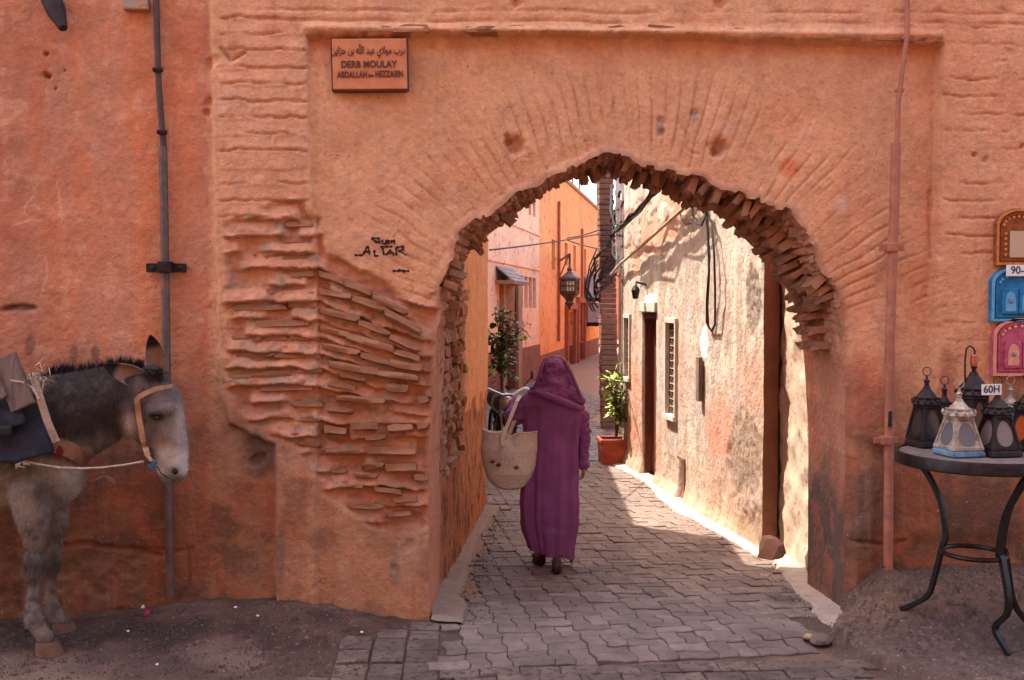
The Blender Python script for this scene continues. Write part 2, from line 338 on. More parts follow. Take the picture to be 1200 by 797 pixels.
def wall_relief(U, V, X, Z):
    """relief (metres toward the street) and colour of the old wall; U,V: where a point lies on the photograph's facade"""
    wob = fbm(X*3, Z*3, 4, 20); fine = fbm(X*22, Z*22, 4, 30); mid = fbm(X*8, Z*8, 4, 40)
    h = .010*wob+.0022*fine+.004*mid
    # pillar strip and what is left of it lower down
    pillar = [(244, -60), (247, 130), (252, 300), (255, 420), (258, 470), (266, 498), (292, 512), (320, 520), (322, 700), (322, 900), (1400, 900), (1400, -60)]
    dj = U+6*fbm(Z*6, Z*0, 3, 50)*sm(V, 0, 1e3)
    dp = polydist(dj, V+5*fbm(X*9, Z*9, 3, 51), pillar)
    inp = 1-sm(dp, -4, 3)
    h = h-.055*(1-inp)
    # thin proud bead along the pillar edge
    h += .010*np.exp(-((U-249-V*.012)/4)**2)*sm(V, 120, 200)*(1-sm(V, 440, 480))
    # sunk panel
    panel = [(359, 40), (560, 38), (760, 40), (900, 46), (1105, 51), (1103, 200), (1098, 320), (1085, 460), (1080, 900), (372, 900), (371, 300), (362, 150)]
    pe = fbm(X*16, Z*2, 3, 52)*3
    dpan = polydist(U, V+pe, panel)
    fade_r = 1-sm(V, 330, 470)*sm(U, 900, 1000); fade_l = 1-.62*(1-sm(U, 358, 480))*sm(V, 38, 70)
    pan = (1-sm(dpan, -1.6, .6))
    h = h-.066*pan*np.maximum(np.minimum(fade_r, 1), 0)*np.where(U < 480, fade_l, 1)
    # bricked top band
    def groove(center, width, a): return -a*np.exp(-((V-center)/width)**2)
    rag = 2.2*fbm(X*5, Z*0+1, 4, 53)
    up = 1-sm(V, 36, 40)
    for gv in (13, 25): h += groove(gv+rag*1.3+(U-600)*.006, 1.5, .012)*up*sm(fbm(X*5, Z*5, 3, 54), -.5, .2)*sm(U, 250, 262)
    xj = (U*.9+np.floor(V/12.5)*31) % 58; h -= .006*np.exp(-(np.minimum(xj, 58-xj)/1.3)**2)*up*sm(fbm(X*6, Z*6, 3, 55), -.1, .4)*sm(U, 250, 262)
    h += .024*np.exp(-((V-33-.012*(U-360))/5)**2)*sm(U, 350, 362)*(1-sm(U, 1100, 1110))
    # plastered brick courses on the pillar
    strip = sm(U, 252, 262)*(1-sm(U, 356, 364))*(1-sm(V, 255, 285))
    for k in range(14):
        gv = 20+k*19.6
        h -= .016*np.exp(-((V-gv-rag*1.2-2.6*fbm(X*14, Z*0+k, 4, 60+k % 5))/1.25)**2)*strip*sm(fbm(X*5+k*3.3, Z*3, 4, 56), -.32, .12)
        t_ = np.clip((V-gv+19.6)/19.6, 0, 1)*(V < gv+2); h += .0045*t_*(V > gv-19.6)*strip
    xj = (U+np.floor((V-20)/19.6)*27) % 46; h -= .004*np.exp(-(np.minimum(xj, 46-xj)/1.3)**2)*strip*sm(fbm(X*9, Z*9, 3, 57), 0, .3)
    # brick courses right of the panel
    rs = sm(U, 1103, 1112)*sm(V, -70, -60)*(1-sm(V, 300, 460))
    for k in range(24):
        gv = -10+k*20.4+(U-1100)*.02
        h -= .013*np.exp(-((V-gv-rag*1.3-2*fbm(X*15, Z*0+k, 3, 197))/1.15)**2)*rs*sm(fbm(X*5+k*2.7, Z*4, 4, 58), -.12, .2)
    xj = (U+np.floor((V+10)/20.4)*33) % 62; h -= .004*np.exp(-(np.minimum(xj, 62-xj)/1.3)**2)*rs*sm(fbm(X*9, Z*9, 3, 59), .05, .3)
    # radial voussoirs under the plaster of the arch
    cu, cv = 745., 445.; ru = np.hypot(U-cu, V-cv); an = np.arctan2(V-cv, U-cu)
    ring = sm(ru, 235, 262)*(1-sm(ru, 345, 392))*(1-sm(V, 350, 400))
    ph = (an*22.+.35*fbm(X*4, Z*4, 2, 61)) % 1; ph = np.minimum(ph, 1-ph)
    h += ring*(.0095*sm(ph+.05*fbm(X*20, Z*20, 3, 165), .0, .16)-.004)*(.12+.88*sm(fbm(X*4.5, Z*4.5, 3, 62), -.25, .3))
    # knocked plaster near the arch edge
    da = polydist(X, Z, archpoly)
    scar = (1-sm(da+.03*fbm(X*12, Z*12, 4, 63), .0, .055))*sm(ru*0+V*0+1, 0, 1)
    # broken area with brick cores
    er = [(262, 262), (300, 250), (330, 236), (352, 232), (372, 262), (378, 300), (402, 300), (440, 322), (476, 350), (500, 352), (524, 318), (545, 300), (560, 620), (500, 624), (470, 636), (425, 615), (380, 580), (350, 530), (300, 498), (276, 478), (266, 440)]
    de = polydist(U+7*fbm(X*7, Z*7, 3, 64), V+7*fbm(X*7+5, Z*7, 3, 65), er); ero = 1-sm(de, -7, 3)
    Vc = V-np.interp(U, [372, 500], [0, 45])*(1-sm(V, 440, 520))
    ridge = np.abs(((Vc+4*fbm(X*5, Z*5, 3, 66))/15.2) % 1-.5)*2
    rough = fbm(X*13, Z*26, 5, 67)
    ph_ = (Vc+5*fbm(X*4, Z*4, 3, 166)+3*fbm(X*14, Z*5, 3, 167))/19.8; saw = ph_ % 1; saw = saw*(1-sm(saw, .86, .99)); rowk = np.floor(ph_)
    on = sm(vnoise(X*7+rowk*5.7, rowk*3.3, 168), .22, .45)
    ridge = np.abs(saw-.5)*2*on
    h += ero*(-.042+.046*saw*on+.016*on+.016*rough+.007*fine)
    # lower pier: shallow upright edges
    low = sm(V, 520, 560)
    h += .030*sm(U, 321, 326)*low*(1-sm(U, 396, 470)*.2) * (U < 520)
    h += .014*sm(U+2*fbm(Z*8, Z*0, 2, 68), 390, 395)*sm(V, 560, 600)*(U < 520)
    # hollows and knocks  (u, v, r, depth)
    for (a, b, r, dz) in [(604, 168, 13, .03), (596, 160, 6, .03), (776, 140, 6, .012), (776, 152, 5, .014), (817, 130, 6, .014), (846, 170, 13, .034), (840, 176, 7, .03), (298, 300, 4, .05), (300, 540, 9, .03), (296, 528, 22, .012), (278, 300, 5, .01), (604, 3, 8, .03), (842, 3, 9, .03), (450, 44, 20, .008), (480, 640, 9, .01), (463, 668, 5, .01),
                          (246, 70, 9, .02), (243, 115, 7, .02), (240, 130, 5, .02), (272, 62, 12, .01), (49, 60, 2.4, .03), (49, 85, 2.4, .03), (112, 52, 2.4, .03), (70, 80, 2, .03), (60, 101, 2, .03), (52, 87, 2, .02), (1143, 182, 4, .02), (1155, 186, 4, .015), (1183, 60, 5, .01), (1198, 170, 3, .02)]:
        q = np.hypot((U-a)*(1+.3*fbm(X*20, Z*20, 2, 69)), V-b)+4*fbm(X*26, Z*26, 3, 70)
        h -= dz*(1-sm(q, r*.35, r*1.15))
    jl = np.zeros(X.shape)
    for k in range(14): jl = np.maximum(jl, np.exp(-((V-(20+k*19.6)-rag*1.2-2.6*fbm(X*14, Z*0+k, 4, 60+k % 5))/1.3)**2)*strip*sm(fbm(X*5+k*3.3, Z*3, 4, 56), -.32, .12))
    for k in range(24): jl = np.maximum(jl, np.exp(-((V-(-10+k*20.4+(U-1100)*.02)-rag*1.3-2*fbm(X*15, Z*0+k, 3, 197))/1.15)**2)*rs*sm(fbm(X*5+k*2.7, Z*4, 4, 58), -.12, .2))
    for (pts, w, dz) in [([(800, 148), (812, 158), (806, 172), (822, 178)], 1.6, .008), ([(0, 364), (18, 359), (34, 361)], 3, .02), ([(258, 55), (270, 70), (288, 62)], 2, .02), ([(370, 318), (400, 330), (430, 350)], 2, .01), ([(880, 95), (905, 118), (925, 150)], 1.3, .004), ([(150, 645), (200, 650), (222, 646)], 2, .012), ([(218, 650), (216, 690), (205, 712)], 2, .012), ([(55, 645), (100, 640), (150, 648), (185, 655)], 2.5, .02),
                         ([(950, 600), (975, 612), (992, 632), (1035, 638), (1060, 634)], 2.0, .02), ([(1100, 225), (1098, 260), (1100, 300)], 4, .02), ([(1108, 110), (1113, 140), (1110, 170)], 4, .012), ([(120, 95), (150, 120), (200, 122)], 1.2, .004), ([(232, 355), (238, 378), (231, 420)], 1.2, .004)]:
        dd = linedist(U+3*fbm(X*9, Z*9, 3, 71), V+3*fbm(X*9+7, Z*9, 3, 72), pts); h -= dz*np.exp(-(dd/w)**2)
    # right foot: cracked render over the jamb
    h += .02*(1-sm(U, 1000, 1025))*sm(V, 600, 620)*sm(U, 940, 950)
    h -= .03*sm(V, 620, 640)*sm(U, 1060, 1075)*.5
    # vertical hump where the panel fades on the right
    h += .02*np.exp(-((U-1096-6*fbm(Z*3, Z*0, 2, 73))/9)**2)*sm(V, 380, 440)
    h += .012*np.exp(-((U-1012)/16)**2)*sm(V, 440, 520)
    lowleft = (1-inp)*sm(V, 640, 660)*(1-sm(U, 150, 175))
    h += lowleft*(.02*fbm(X*14, Z*14, 4, 74)-.01)
    # rounding toward the opening
    e = sm(da, 0, .05); h = h*e+(-.040)*(1-e)
    # ---------- colour
    base = np.empty(X.shape+(3,)); base[:] = lin(210, 150, 108)
    n = fbm(X*2.2, Z*2.2, 5, 80)
    base = mixc(base, sm(n, -.1, .6)*.6, lin(204, 136, 94)); base = mixc(base, sm(-n, 0, .6)*.5, lin(212, 150, 112))
    left = 1-sm(U, 236, 246)
    base = mixc(base, left*.8, lin(198, 112, 74))
    st = fbm(X*9, Z*1.1, 4, 81)
    base = mixc(base, left*sm(st, -.1, .5)*.5, lin(178, 126, 102)); base = mixc(base, left*sm(fbm(X*5, Z*5, 4, 82), .0, .5)*.5, lin(192, 104, 68))
    base = mixc(base, left*sm(60-U, -60, 50)*.35, lin(140, 84, 66))
    strp = sm(U, 252, 262)*(1-sm(U, 356, 364)); base = mixc(base, strp*.4, lin(204, 142, 110)); base = mixc(base, sm(fbm(X*3.5, Z*3.5, 5, 180), .1, .45)*.22, lin(186, 138, 112)); base = mixc(base, sm(fbm(X*11, Z*7, 5, 181), .12, .4)*.25, lin(190, 122, 84)); base = mixc(base, sm(fbm(X*13, Z*13, 5, 182), .24, .42)*.25, lin(218, 168, 136))
    base = mixc(base, sm(U, 900, 1050)*.30, lin(200, 128, 94))
    base = mixc(base, sm(fbm(X*30, Z*30, 3, 83), .25, .5)*.35, lin(170, 110, 88))
    # streaks under the top band
    base = mixc(base, pan*(1-sm(V, 45, 90))*sm(fbm(X*12, Z*1.5, 3, 84), -.3, .4)*.45, lin(196, 116, 80))
    # rising dirt along the foot, broken edge
    dl = sm(V+90*fbm(X*2.5, Z*2.5, 4, 85)+26*fbm(X*18, Z*6, 3, 86), 380, 610)
    lo = np.where(U < 330, 1., np.where(U < 520, .38, .85)); lo = lo*sm(np.abs(U-420)*1., 0, 1)
    lo = np.interp(U, [0, 240, 330, 400, 505, 520, 960, 1300], [1, .95, .6, .42, .45, 1, 1, 1])
    base = mixc(base, dl*lo*.92, lin(120, 74, 52))
    base = mixc(base, dl*lo*sm(fbm(X*7, Z*7, 5, 87), -.05, .4)*.75, lin(90, 64, 50))
    base = mixc(base, dl*lo*sm(fbm(X*6+9, Z*6, 5, 88), .12, .45)*.6, lin(168, 92, 58))
    base = mixc(base, lowleft*.6, lin(112, 84, 68))
    # smoke-grey notch below the broken pillar edge, grey foot of the right jamb
    for (a, b, rx, rz, c, k) in [(296, 516, 30, 14, (160, 128, 112), .8), (300, 536, 22, 26, (92, 76, 68), .75), (278, 560, 20, 40, (140, 96, 74), .4), (330, 650, 7, 40, (118, 94, 82), .6), (300, 660, 18, 40, (132, 104, 86), .5), (480, 640, 18, 46, (172, 130, 104), .6), (462, 668, 7, 20, (132, 112, 98), .6), (968, 650, 34, 66, (72, 60, 52), .95), (1010, 585, 34, 44, (108, 82, 66), .75), (1075, 560, 40, 60, (150, 78, 50), .6), (1150, 600, 50, 50, (92, 62, 48), .7), (1010, 460, 20, 60, (176, 80, 54), .5), (955, 520, 26, 60, (126, 96, 80), .5),
                                 (776, 143, 5, 13, (148, 130, 118), .8), (817, 132, 5, 9, (148, 130, 118), .8), (930, 195, 16, 14, (206, 106, 68), .7), (990, 240, 12, 10, (214, 168, 146), .6), (446, 48, 26, 8, (150, 112, 92), .4), (1110, 470, 14, 70, (168, 82, 60), .6), (1000, 470, 22, 50, (150, 88, 66), .5), (604, 168, 12, 12, (158, 92, 60), .7), (846, 170, 12, 12, (120, 72, 52), .6), (500, 400, 10, 9, (222, 188, 170), .6), (15, 361, 22, 5, (82, 58, 48), .8)]:
        q = np.hypot((U-a)/rx, (V-b)/rz)+.45*fbm(X*11, Z*11, 4, 89); base = mixc(base, (1-sm(q, .6, 1.15))*k, lin(*c))
    # broken area: exposed core
    base = mixc(base, ero*(.35+.4*sm(rough, -.3, .5)), lin(190, 122, 92)); base = mixc(base, ero*sm(fbm(X*17, Z*30, 4, 90), .0, .4)*.75, lin(152, 126, 104)); base = mixc(base, ero*sm(ridge, .7, 1)*.4, lin(120, 78, 58))
    base = mixc(base, scar*.75*(ru < 330)*(V < 470), lin(148, 96, 72))
    base = mixc(base, jl*.5*sm(fbm(X*8, Z*8, 3, 195), -.4, .2), lin(150, 92, 66)); base = mixc(base, ring*(1-sm(ph+.05*fbm(X*20, Z*20, 3, 165), 0, .10))*.4*sm(fbm(X*6, Z*6, 3, 196), -.2, .3), lin(158, 98, 70))  # dark tint in the joints: dirt, plus shade painted in to sharpen weak relief
    # fine cracks
    cr = np.abs(fbm(X*5, Z*5, 4, 91)); crk = (1-sm(cr, .0, .012))*sm(fbm(X*1.3, Z*1.3, 2, 92), .05, .35)
    h -= .0035*crk; base = mixc(base, crk*.55, lin(120, 72, 56))
    # pale scratches on the left wall
    for pts in [[(22, 250), (26, 236), (34, 228)], [(10, 262), (26, 257), (42, 258)], [(20, 243), (34, 238), (42, 245)], [(48, 300), (50, 320), (44, 345)], [(62, 210), (66, 235), (64, 250)], [(196, 140), (197, 165), (196, 180)], [(100, 565), (120, 560), (130, 568)], [(1043, 50), (1045, 70), (1043, 90)]]:
        dd = linedist(U+2*fbm(X*20, Z*20, 2, 93), V+2*fbm(X*20, Z*20, 2, 94), pts); base = mixc(base, np.exp(-(dd/1.3)**2)*.55, lin(206, 160, 128))
    for (a, b) in [(14, 700), (82, 416), (108, 414), (30, 403)]:
        q = np.hypot((U-a)/6, (V-b)/16)+.4*fbm(X*20, Z*20, 3, 95); base = mixc(base, (1-sm(q, .6, 1.1))*.6, lin(96, 66, 58))
    # drips: rust red and grey
    dr = fbm(X*26, Z*1.6, 4, 96); base = mixc(base, sm(dr, .25, .6)*sm(V, 420, 560)*.35, lin(172, 84, 56)); base = mixc(base, sm(-dr, .2, .6)*.22, lin(180, 128, 98))
    return h, base, da

def wall_patch(name, xa, xb, za, zb):
    nx = int((xb-xa)/STEP)+1; nz = int((zb-za)/STEP)+1
    X, Z = np.meshgrid(np.linspace(xa, xb, nx), np.linspace(za, zb, nz))
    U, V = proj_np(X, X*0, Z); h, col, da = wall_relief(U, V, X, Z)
    ins = da < 0; keep = ~(ins[:-1, :-1] | ins[:-1, 1:] | ins[1:, 1:] | ins[1:, :-1])
    # snap rim vertices to the opening's curve
    adj = np.zeros(X.shape, bool); r = ~keep
    for dz_ in (0, 1):
        for dx_ in (0, 1): adj[dz_:dz_+r.shape[0], dx_:dx_+r.shape[1]] |= r
    adj &= ~ins; ii = np.argwhere(adj)
    if len(ii):
        P = np.stack([X[adj], Z[adj]], -1); D = ((P[:, None, :]-FC[None, ::1, :])**2).sum(-1); j = D.argmin(1)
        X[adj] = FC[j, 0]; Z[adj] = FC[j, 1]; h[adj] = -.040
    return grid_mesh(name, np.stack([X, -h, Z], -1), col, keep)
ZTOP = 3.56
arch = empty('archway_wall', (SPL, 0, 0), 'large terracotta plastered wall with a ragged brick arch over the paved lane', 'wall')
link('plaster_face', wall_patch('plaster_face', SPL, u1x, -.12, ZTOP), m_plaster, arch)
nbr = empty('plastered_wall', (u0x, 0, 0), 'smooth stained orange-red wall behind the donkey, grey pipe running up it', 'wall')
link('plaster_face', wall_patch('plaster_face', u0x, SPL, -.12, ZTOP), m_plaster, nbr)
# soffit and jambs of the arch
def cellrel(S, t):
    w = 5.2; u = S/w+.35*fbm(S*.05, S*0+t*3, 2, 191); c_ = np.floor(u); fu = u-c_; v = t*6+vnoise(c_*1.7, c_*0, 192)*.6; r_ = np.floor(v); fv = v-r_
    e = np.minimum(np.minimum(fu, 1-fu)*3.2, np.minimum(fv, 1-fv)*5); return sm(e, .05, .5)*(.012+.034*vnoise(c_*7.1+.5, r_*5.3+.5, 193))-.022
nd = 70; P = np.zeros((nd, len(FC), 3)); C_ = np.zeros((nd, len(FC), 3))
S_ = np.arange(len(FC)); isarch = np.interp(S_, [nA-40, nA, nA+nB-20, nA+nB+20], [0, 1, 1, 0])
right = (S_ > nA+nB-60)
for i in range(nd):
    t = i/(nd-1); y = .040+(TH-.040)*t
    te = t if True else t
    shape = np.interp(t, [0, .25, 1], [0, .34, 1])
    xz = FC*(1-shape)+BC*shape
    a = fbm(S_*.085, S_*0+t*5, 5, 101); b = fbm(S_*.3, S_*0+t*16, 4, 102)
    env = min(1, t*8)*min(1, (1-t)*8)
    disp = (.032*a+.026*b+.010*np.sign(fbm(S_*.16, S_*0+t*11, 3, 113))+cellrel(S_, t))*isarch*env+(.006*a+.003*b)*(1-isarch)*env
    xz = xz+nrm*disp[:, None]
    P[i, :, 0] = xz[:, 0]; P[i, :, 1] = y; P[i, :, 2] = xz[:, 1]
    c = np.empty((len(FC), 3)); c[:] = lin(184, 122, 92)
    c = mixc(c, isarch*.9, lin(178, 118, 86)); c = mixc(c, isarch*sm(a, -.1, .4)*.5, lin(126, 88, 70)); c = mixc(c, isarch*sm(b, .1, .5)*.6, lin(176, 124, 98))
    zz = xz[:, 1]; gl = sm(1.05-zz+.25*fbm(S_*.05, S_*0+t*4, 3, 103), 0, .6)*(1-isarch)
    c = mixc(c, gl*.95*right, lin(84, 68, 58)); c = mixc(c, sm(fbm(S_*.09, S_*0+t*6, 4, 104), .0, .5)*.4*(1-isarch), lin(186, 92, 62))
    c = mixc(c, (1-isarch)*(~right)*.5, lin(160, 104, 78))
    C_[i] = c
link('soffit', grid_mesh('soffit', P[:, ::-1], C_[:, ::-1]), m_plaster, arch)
# body of the wall around and behind the face
mb = MB(); BCs = BC[::6]; xl, xr, zt = SPL, u1x, 9.0
def out(p):
    cx, cz = (xl+xr)/2+.2, .9; dx, dz = p[0]-cx, p[1]-cz
    k = 1e9
    if dx > 0: k = min(k, (xr-cx)/dx)
    if dx < 0: k = min(k, (xl-cx)/dx)
    if dz > 0: k = min(k, (zt-cz)/dz)
    if dz < 0: k = min(k, (-.35-cz)/dz)
    return (cx+dx*k, cz+dz*k)
V = []; Fq = []
for p in BCs: o_ = out(p); V += [(p[0], TH, p[1]), (o_[0], TH, o_[1])]
n_ = len(BCs); Fq = [(2*i, 2*i+1, 2*i+3, 2*i+2) for i in range(n_-1)]
mb.add(V, Fq)
mb.add([(xl, TH, zt), (xr, TH, zt), (xl, TH, 4.6), (xr, TH, 4.6)], [(0, 1, 3, 2)])
mb.box(((xl+xr)/2, TH/2, (ZTOP+zt)/2+.0), (xr-xl, TH-.03, zt-ZTOP))
o = mb.build('upper_wall', mat('plain_plaster', lin(206, 138, 100), lin(190, 120, 84), scale=2, bump=.5, bscale=25), arch)
MB().box(((u0x-3+SPL)/2, TH/2+.05, 4.3), (SPL-(u0x-3), TH-.1, 9.4)).build('wall_core', bpy.data.materials['plain_plaster'], nbr)
MB().box((u1x+1.5, TH/2+.01, 4.3), (3.0, TH-.04, 9.4)).build('wall_core', bpy.data.materials['plain_plaster'], arch)

blocks = [stone_mesh(k) for k in range(8)]
def put_block(parent, m, c, size, rot, name='brick', k=None):
    k = random.randrange(8) if k is None else k
    key = (k, m.name)
    if key not in _BM:
        me = blocks[k].copy(); me.materials.append(m); _BM[key] = me
    o = bpy.data.objects.new(name, _BM[key]); COL.objects.link(o); o.parent = parent; o.matrix_parent_inverse = parent.matrix_basis.inverted()
    o.matrix_basis = Matrix.Translation(c) @ rot.to_4x4() @ Matrix.Diagonal((*size, 1))
    return o
_BM = {}
def face_brick(px0, py0, px1, py1, thick, depth=.06, proud=.020, m=None, sk=0, tilt=1):
    """a brick in the broken face, its centre line from (px0,py0) to (px1,py1) on the facade"""
    a = at(px0, py0, 0); b = at(px1, py1, 0); c = (a+b)/2; L_ = (b-a).length; ang = math.atan2(b.z-a.z, b.x-a.x)
    rot = Matrix.Rotation(-ang, 3, 'Y') @ Matrix.Rotation(-random.uniform(.10, .34)*(tilt), 3, 'X') @ Matrix.Rotation(random.uniform(-.03, .03), 3, 'Z')
    c = Vector((c.x, depth/2-proud, c.z))
    put_block(arch, m or m_brick, c, (L_*1.02, depth, thick*5.35/FPX), rot)
courses = [(334, 264, 365, 262, 8), (329, 282, 364, 281, 9), (309, 302, 366, 301, 7), (334, 322, 367, 321, 9), (298, 343, 334, 342, 11), (334, 341, 367, 341, 10), (271, 361, 334, 359, 12), (337, 357, 370, 357, 11), (300, 380, 361, 378, 12), (271, 398, 305, 396, 13), (306, 397, 336, 396, 13), (339, 396, 372, 396, 12), (276, 417, 320, 416, 8), (322, 416, 374, 417, 9), (270, 440, 343, 437, 10), (345, 435, 377, 435, 8), (306, 455, 365, 454, 11), (342, 474, 376, 474, 9),
    (374, 320, 402, 330, 12), (403, 330, 434, 343, 13), (435, 346, 474, 366, 8), (374, 341, 410, 347, 13), (411, 348, 450, 362, 14), (451, 365, 492, 388, 12), (374, 362, 418, 374, 14), (419, 376, 455, 391, 14), (456, 393, 490, 410, 12), (374, 384, 407, 392, 14), (408, 393, 462, 410, 13), (463, 411, 490, 420, 10), (377, 405, 420, 413, 12), (422, 415, 455, 424, 11), (456, 424, 492, 432, 12), (384, 425, 440, 436, 11), (442, 437, 490, 444, 9), (386, 448, 415, 455, 9), (393, 466, 450, 470, 14), (453, 453, 476, 456, 11), (384, 480, 412, 482, 8),
    (455, 503, 482, 500, 24), (380, 503, 404, 506, 22), (412, 500, 442, 499, 20), (428, 527, 486, 529, 13), (384, 528, 420, 530, 9), (383, 551, 405, 553, 7), (452, 548, 486, 547, 13), (394, 567, 424, 570, 9), (440, 574, 470, 578, 9), (462, 588, 488, 585, 9), (408, 592, 448, 594, 7), (455, 604, 480, 602, 7), (424, 546, 448, 545, 9), (428, 514, 450, 512, 8), (350, 492, 376, 492, 7), (340, 508, 366, 510, 7), (416, 556, 440, 558, 7), (350, 520, 372, 522, 6), (296, 420, 330, 420, 5), (492, 470, 500, 466, 18), (490, 500, 500, 498, 20), (486, 560, 500, 560, 16), (398, 440, 426, 446, 6)]
for (a, b, c, d, t) in courses: face_brick(a-1.5, b+1, c+1.5, d+1, min(t, 11)*random.uniform(.62, .82), proud=random.uniform(-.014, .004)+(.002 if a > 370 else 0))
# bricks of the drip course under the top band
x = 362.
while x < 1100:
    w = random.uniform(34, 62); y = np.interp(x, [360, 760, 900, 1105], [35.5, 34.5, 41, 46]); y2 = np.interp(x+w, [360, 760, 900, 1105], [35.5, 34.5, 41, 46])
    if random.random() < .8: face_brick(x, y+random.uniform(-1, 1), min(x+w-1.5, 1103), y2+random.uniform(-1, 1), random.uniform(6, 9), depth=.07, proud=random.uniform(.010, .020), tilt=.3, m=m_brick_top if 'm_brick_top' in globals() else m_brick)
    x += w
# voussoirs showing in the broken soffit
nrows = 4
def soff(i, t):
    sh = float(np.interp(t, [0, .25, 1], [0, .34, 1])); p = FC[i]*(1-sh)+BC[i]*sh
    return Vector((p[0], .04+(TH-.04)*t, p[1]))
cnt = 0
for row in range(nrows):
    i = nA-14+random.randrange(4)
    while i < nA+nB+12:
        t0 = (row+.5)/nrows+random.uniform(-.05, .05); t0 = min(max(t0, .16), .64)
        p = soff(min(i, len(FC)-1), t0); q = soff(min(i+1, len(FC)-1), t0); q2 = soff(min(i+1, len(FC)-1), min(t0+.08, 1)); p2 = soff(min(i, len(FC)-1), max(t0-.08, 0))
        tt = (soff(min(i+4, len(FC)-1), t0)-soff(max(i-4, 0), t0)).normalized(); dd = (q2-p2).normalized(); dd = (dd-tt*dd.dot(tt)).normalized(); nn = tt.cross(dd)
        # block axes: x = depth, y = outward normal, z = along curve (thin)
        M = Matrix((dd, nn, tt)).transposed() @ Matrix.Rotation(random.uniform(-.08, .08), 3, 'X') @ Matrix.Rotation(random.uniform(-.08, .08), 3, 'Z')
        inward = Vector((nrm[min(i, len(FC)-1)][0], 0, nrm[min(i, len(FC)-1)][1]))
        sgn = 1 if nn.dot(inward) > 0 else -1
        big = 1.25 if i > nA+nB*.5 else 1.0
        th = random.uniform(.036, .052)
        if float(vnoise(np.array([i*.06]), np.array([row*2.3]), 190)[0])+random.uniform(-.15, .15) > (.46 if i > nA+nB*.45 else .72):
            put_block(arch, m_soot if random.random() < .75 else m_rubble, p+nn*sgn*random.uniform(.030, .058), (random.uniform(.09, .19), random.uniform(.06, .09)*big, th), M); cnt += 1
        i += max(4, int(random.uniform(4.4, 6.6)*nB/330*1.35))
print('voussoirs', cnt)
# ================================================================== ground
g0 = lambda x, y: gr(x, y)
pier = [at(x, y, -.05) for x, y in [(130, 715), (330, 690), (500, 727)]]
xL0, xL1, xL2, xL3 = at(120, 700, 0).x, at(235, 700, 0).x, at(345, 700, 0).x, at(450, 720, 0).x
def GH(X, Y):
    X = np.asarray(X, float); Y = np.asarray(Y, float)
    z = np.interp(Y, [-.4, .6, 1.67, 3.67, 6.67, 10.7, 80], [0, -.075, -.16, -.23, -.28, -.30, -.30])
    a = np.interp(X, [xL0-1.2, xL0-.2, xL1, xL2, xL3, xL3+.35], [.04, .05, .13, .14, .035, 0])
    f = sm(Y, -.70, -.02)*(Y < .4)
    return z+a*f
def ground_mesh():
    xs = np.concatenate([np.arange(-14, -3.4, .5), np.arange(-3.4, 3.6, .018), np.arange(3.6, 14, .5)])
    ys = np.concatenate([np.arange(-9, -1.4, .4), np.arange(-1.4, .5, .018), np.arange(.5, 6, .06), np.arange(6, 30, .5), np.arange(30, 120, 5)])
    X, Y = np.meshgrid(xs, ys); U, V = proj_np(X, Y, GH(X, Y)); U = np.where(Y > -4.8, U, -999)
    n = fbm(X*6, Y*6, 5, 200); n2 = fbm(X*30, Y*30, 4, 201)
    mound = sm(GH(X, Y)-np.interp(Y, [-.4, .6, 1.67, 3.67, 6.67, 10.7, 80], [0, -.075, -.16, -.23, -.28, -.30, -.30]), .008, .03)
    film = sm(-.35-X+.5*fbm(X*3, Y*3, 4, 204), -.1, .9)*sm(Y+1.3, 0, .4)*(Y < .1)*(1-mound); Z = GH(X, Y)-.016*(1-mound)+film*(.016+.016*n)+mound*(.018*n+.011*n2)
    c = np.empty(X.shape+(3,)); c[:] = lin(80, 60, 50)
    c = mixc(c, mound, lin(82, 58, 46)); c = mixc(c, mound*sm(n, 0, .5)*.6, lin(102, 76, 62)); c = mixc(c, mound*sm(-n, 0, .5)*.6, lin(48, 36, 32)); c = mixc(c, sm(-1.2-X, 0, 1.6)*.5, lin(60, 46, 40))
    c = mixc(c, (1-mound)*sm(fbm(X*3, Y*3, 4, 202), 0, .5)*.5, lin(128, 98, 80)); c = mixc(c, (Y > .2)*.7*(1-mound), lin(146, 108, 82))
    # round worn mark of an old cover in the earth
    q = np.hypot((U-263)/62, (V-765)/22); c = mixc(c, np.exp(-((q-1)/.06)**2)*sm(V, 760, 775)*.6, lin(60, 46, 42)); c = mixc(c, (1-sm(q, .5, 1))*.4, lin(118, 92, 82))
    Z = Z-.006*np.exp(-((q-1)/.06)**2)*sm(V, 760, 775)
    me = grid_mesh('ground', np.stack([X, Y, Z], -1), c); return me
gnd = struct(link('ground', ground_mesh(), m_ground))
# ---- outlines on the ground
LW0 = at(515, 650, TH); LW1 = gr(572, 592)                          # left passage wall
LDIR = Vector((LW1.x-LW0.x, LW1.y-LW0.y, 0)).normalized()
RB = [gr(945, 662), gr(922, 655), gr(893, 648), gr(860, 627), gr(800, 588), gr(770, 566), gr(741, 549)]
FRW = Frame(gr(893, 646), gr(741, 549), side=1)                      # right lane wall, running away from the camera
def leftx(y): return LW0.x+LDIR.x/LDIR.y*(y-LW0.y)
def rightx(y):
    if y < RB[2].y: return float(np.interp(y, [.0, .75, RB[2].y], [at(990, 717, 0).x, at(946, 690, TH).x, RB[0].x+.02]))
    return FRW.A.x+FRW.t.x/FRW.t.y*(y-FRW.A.y)
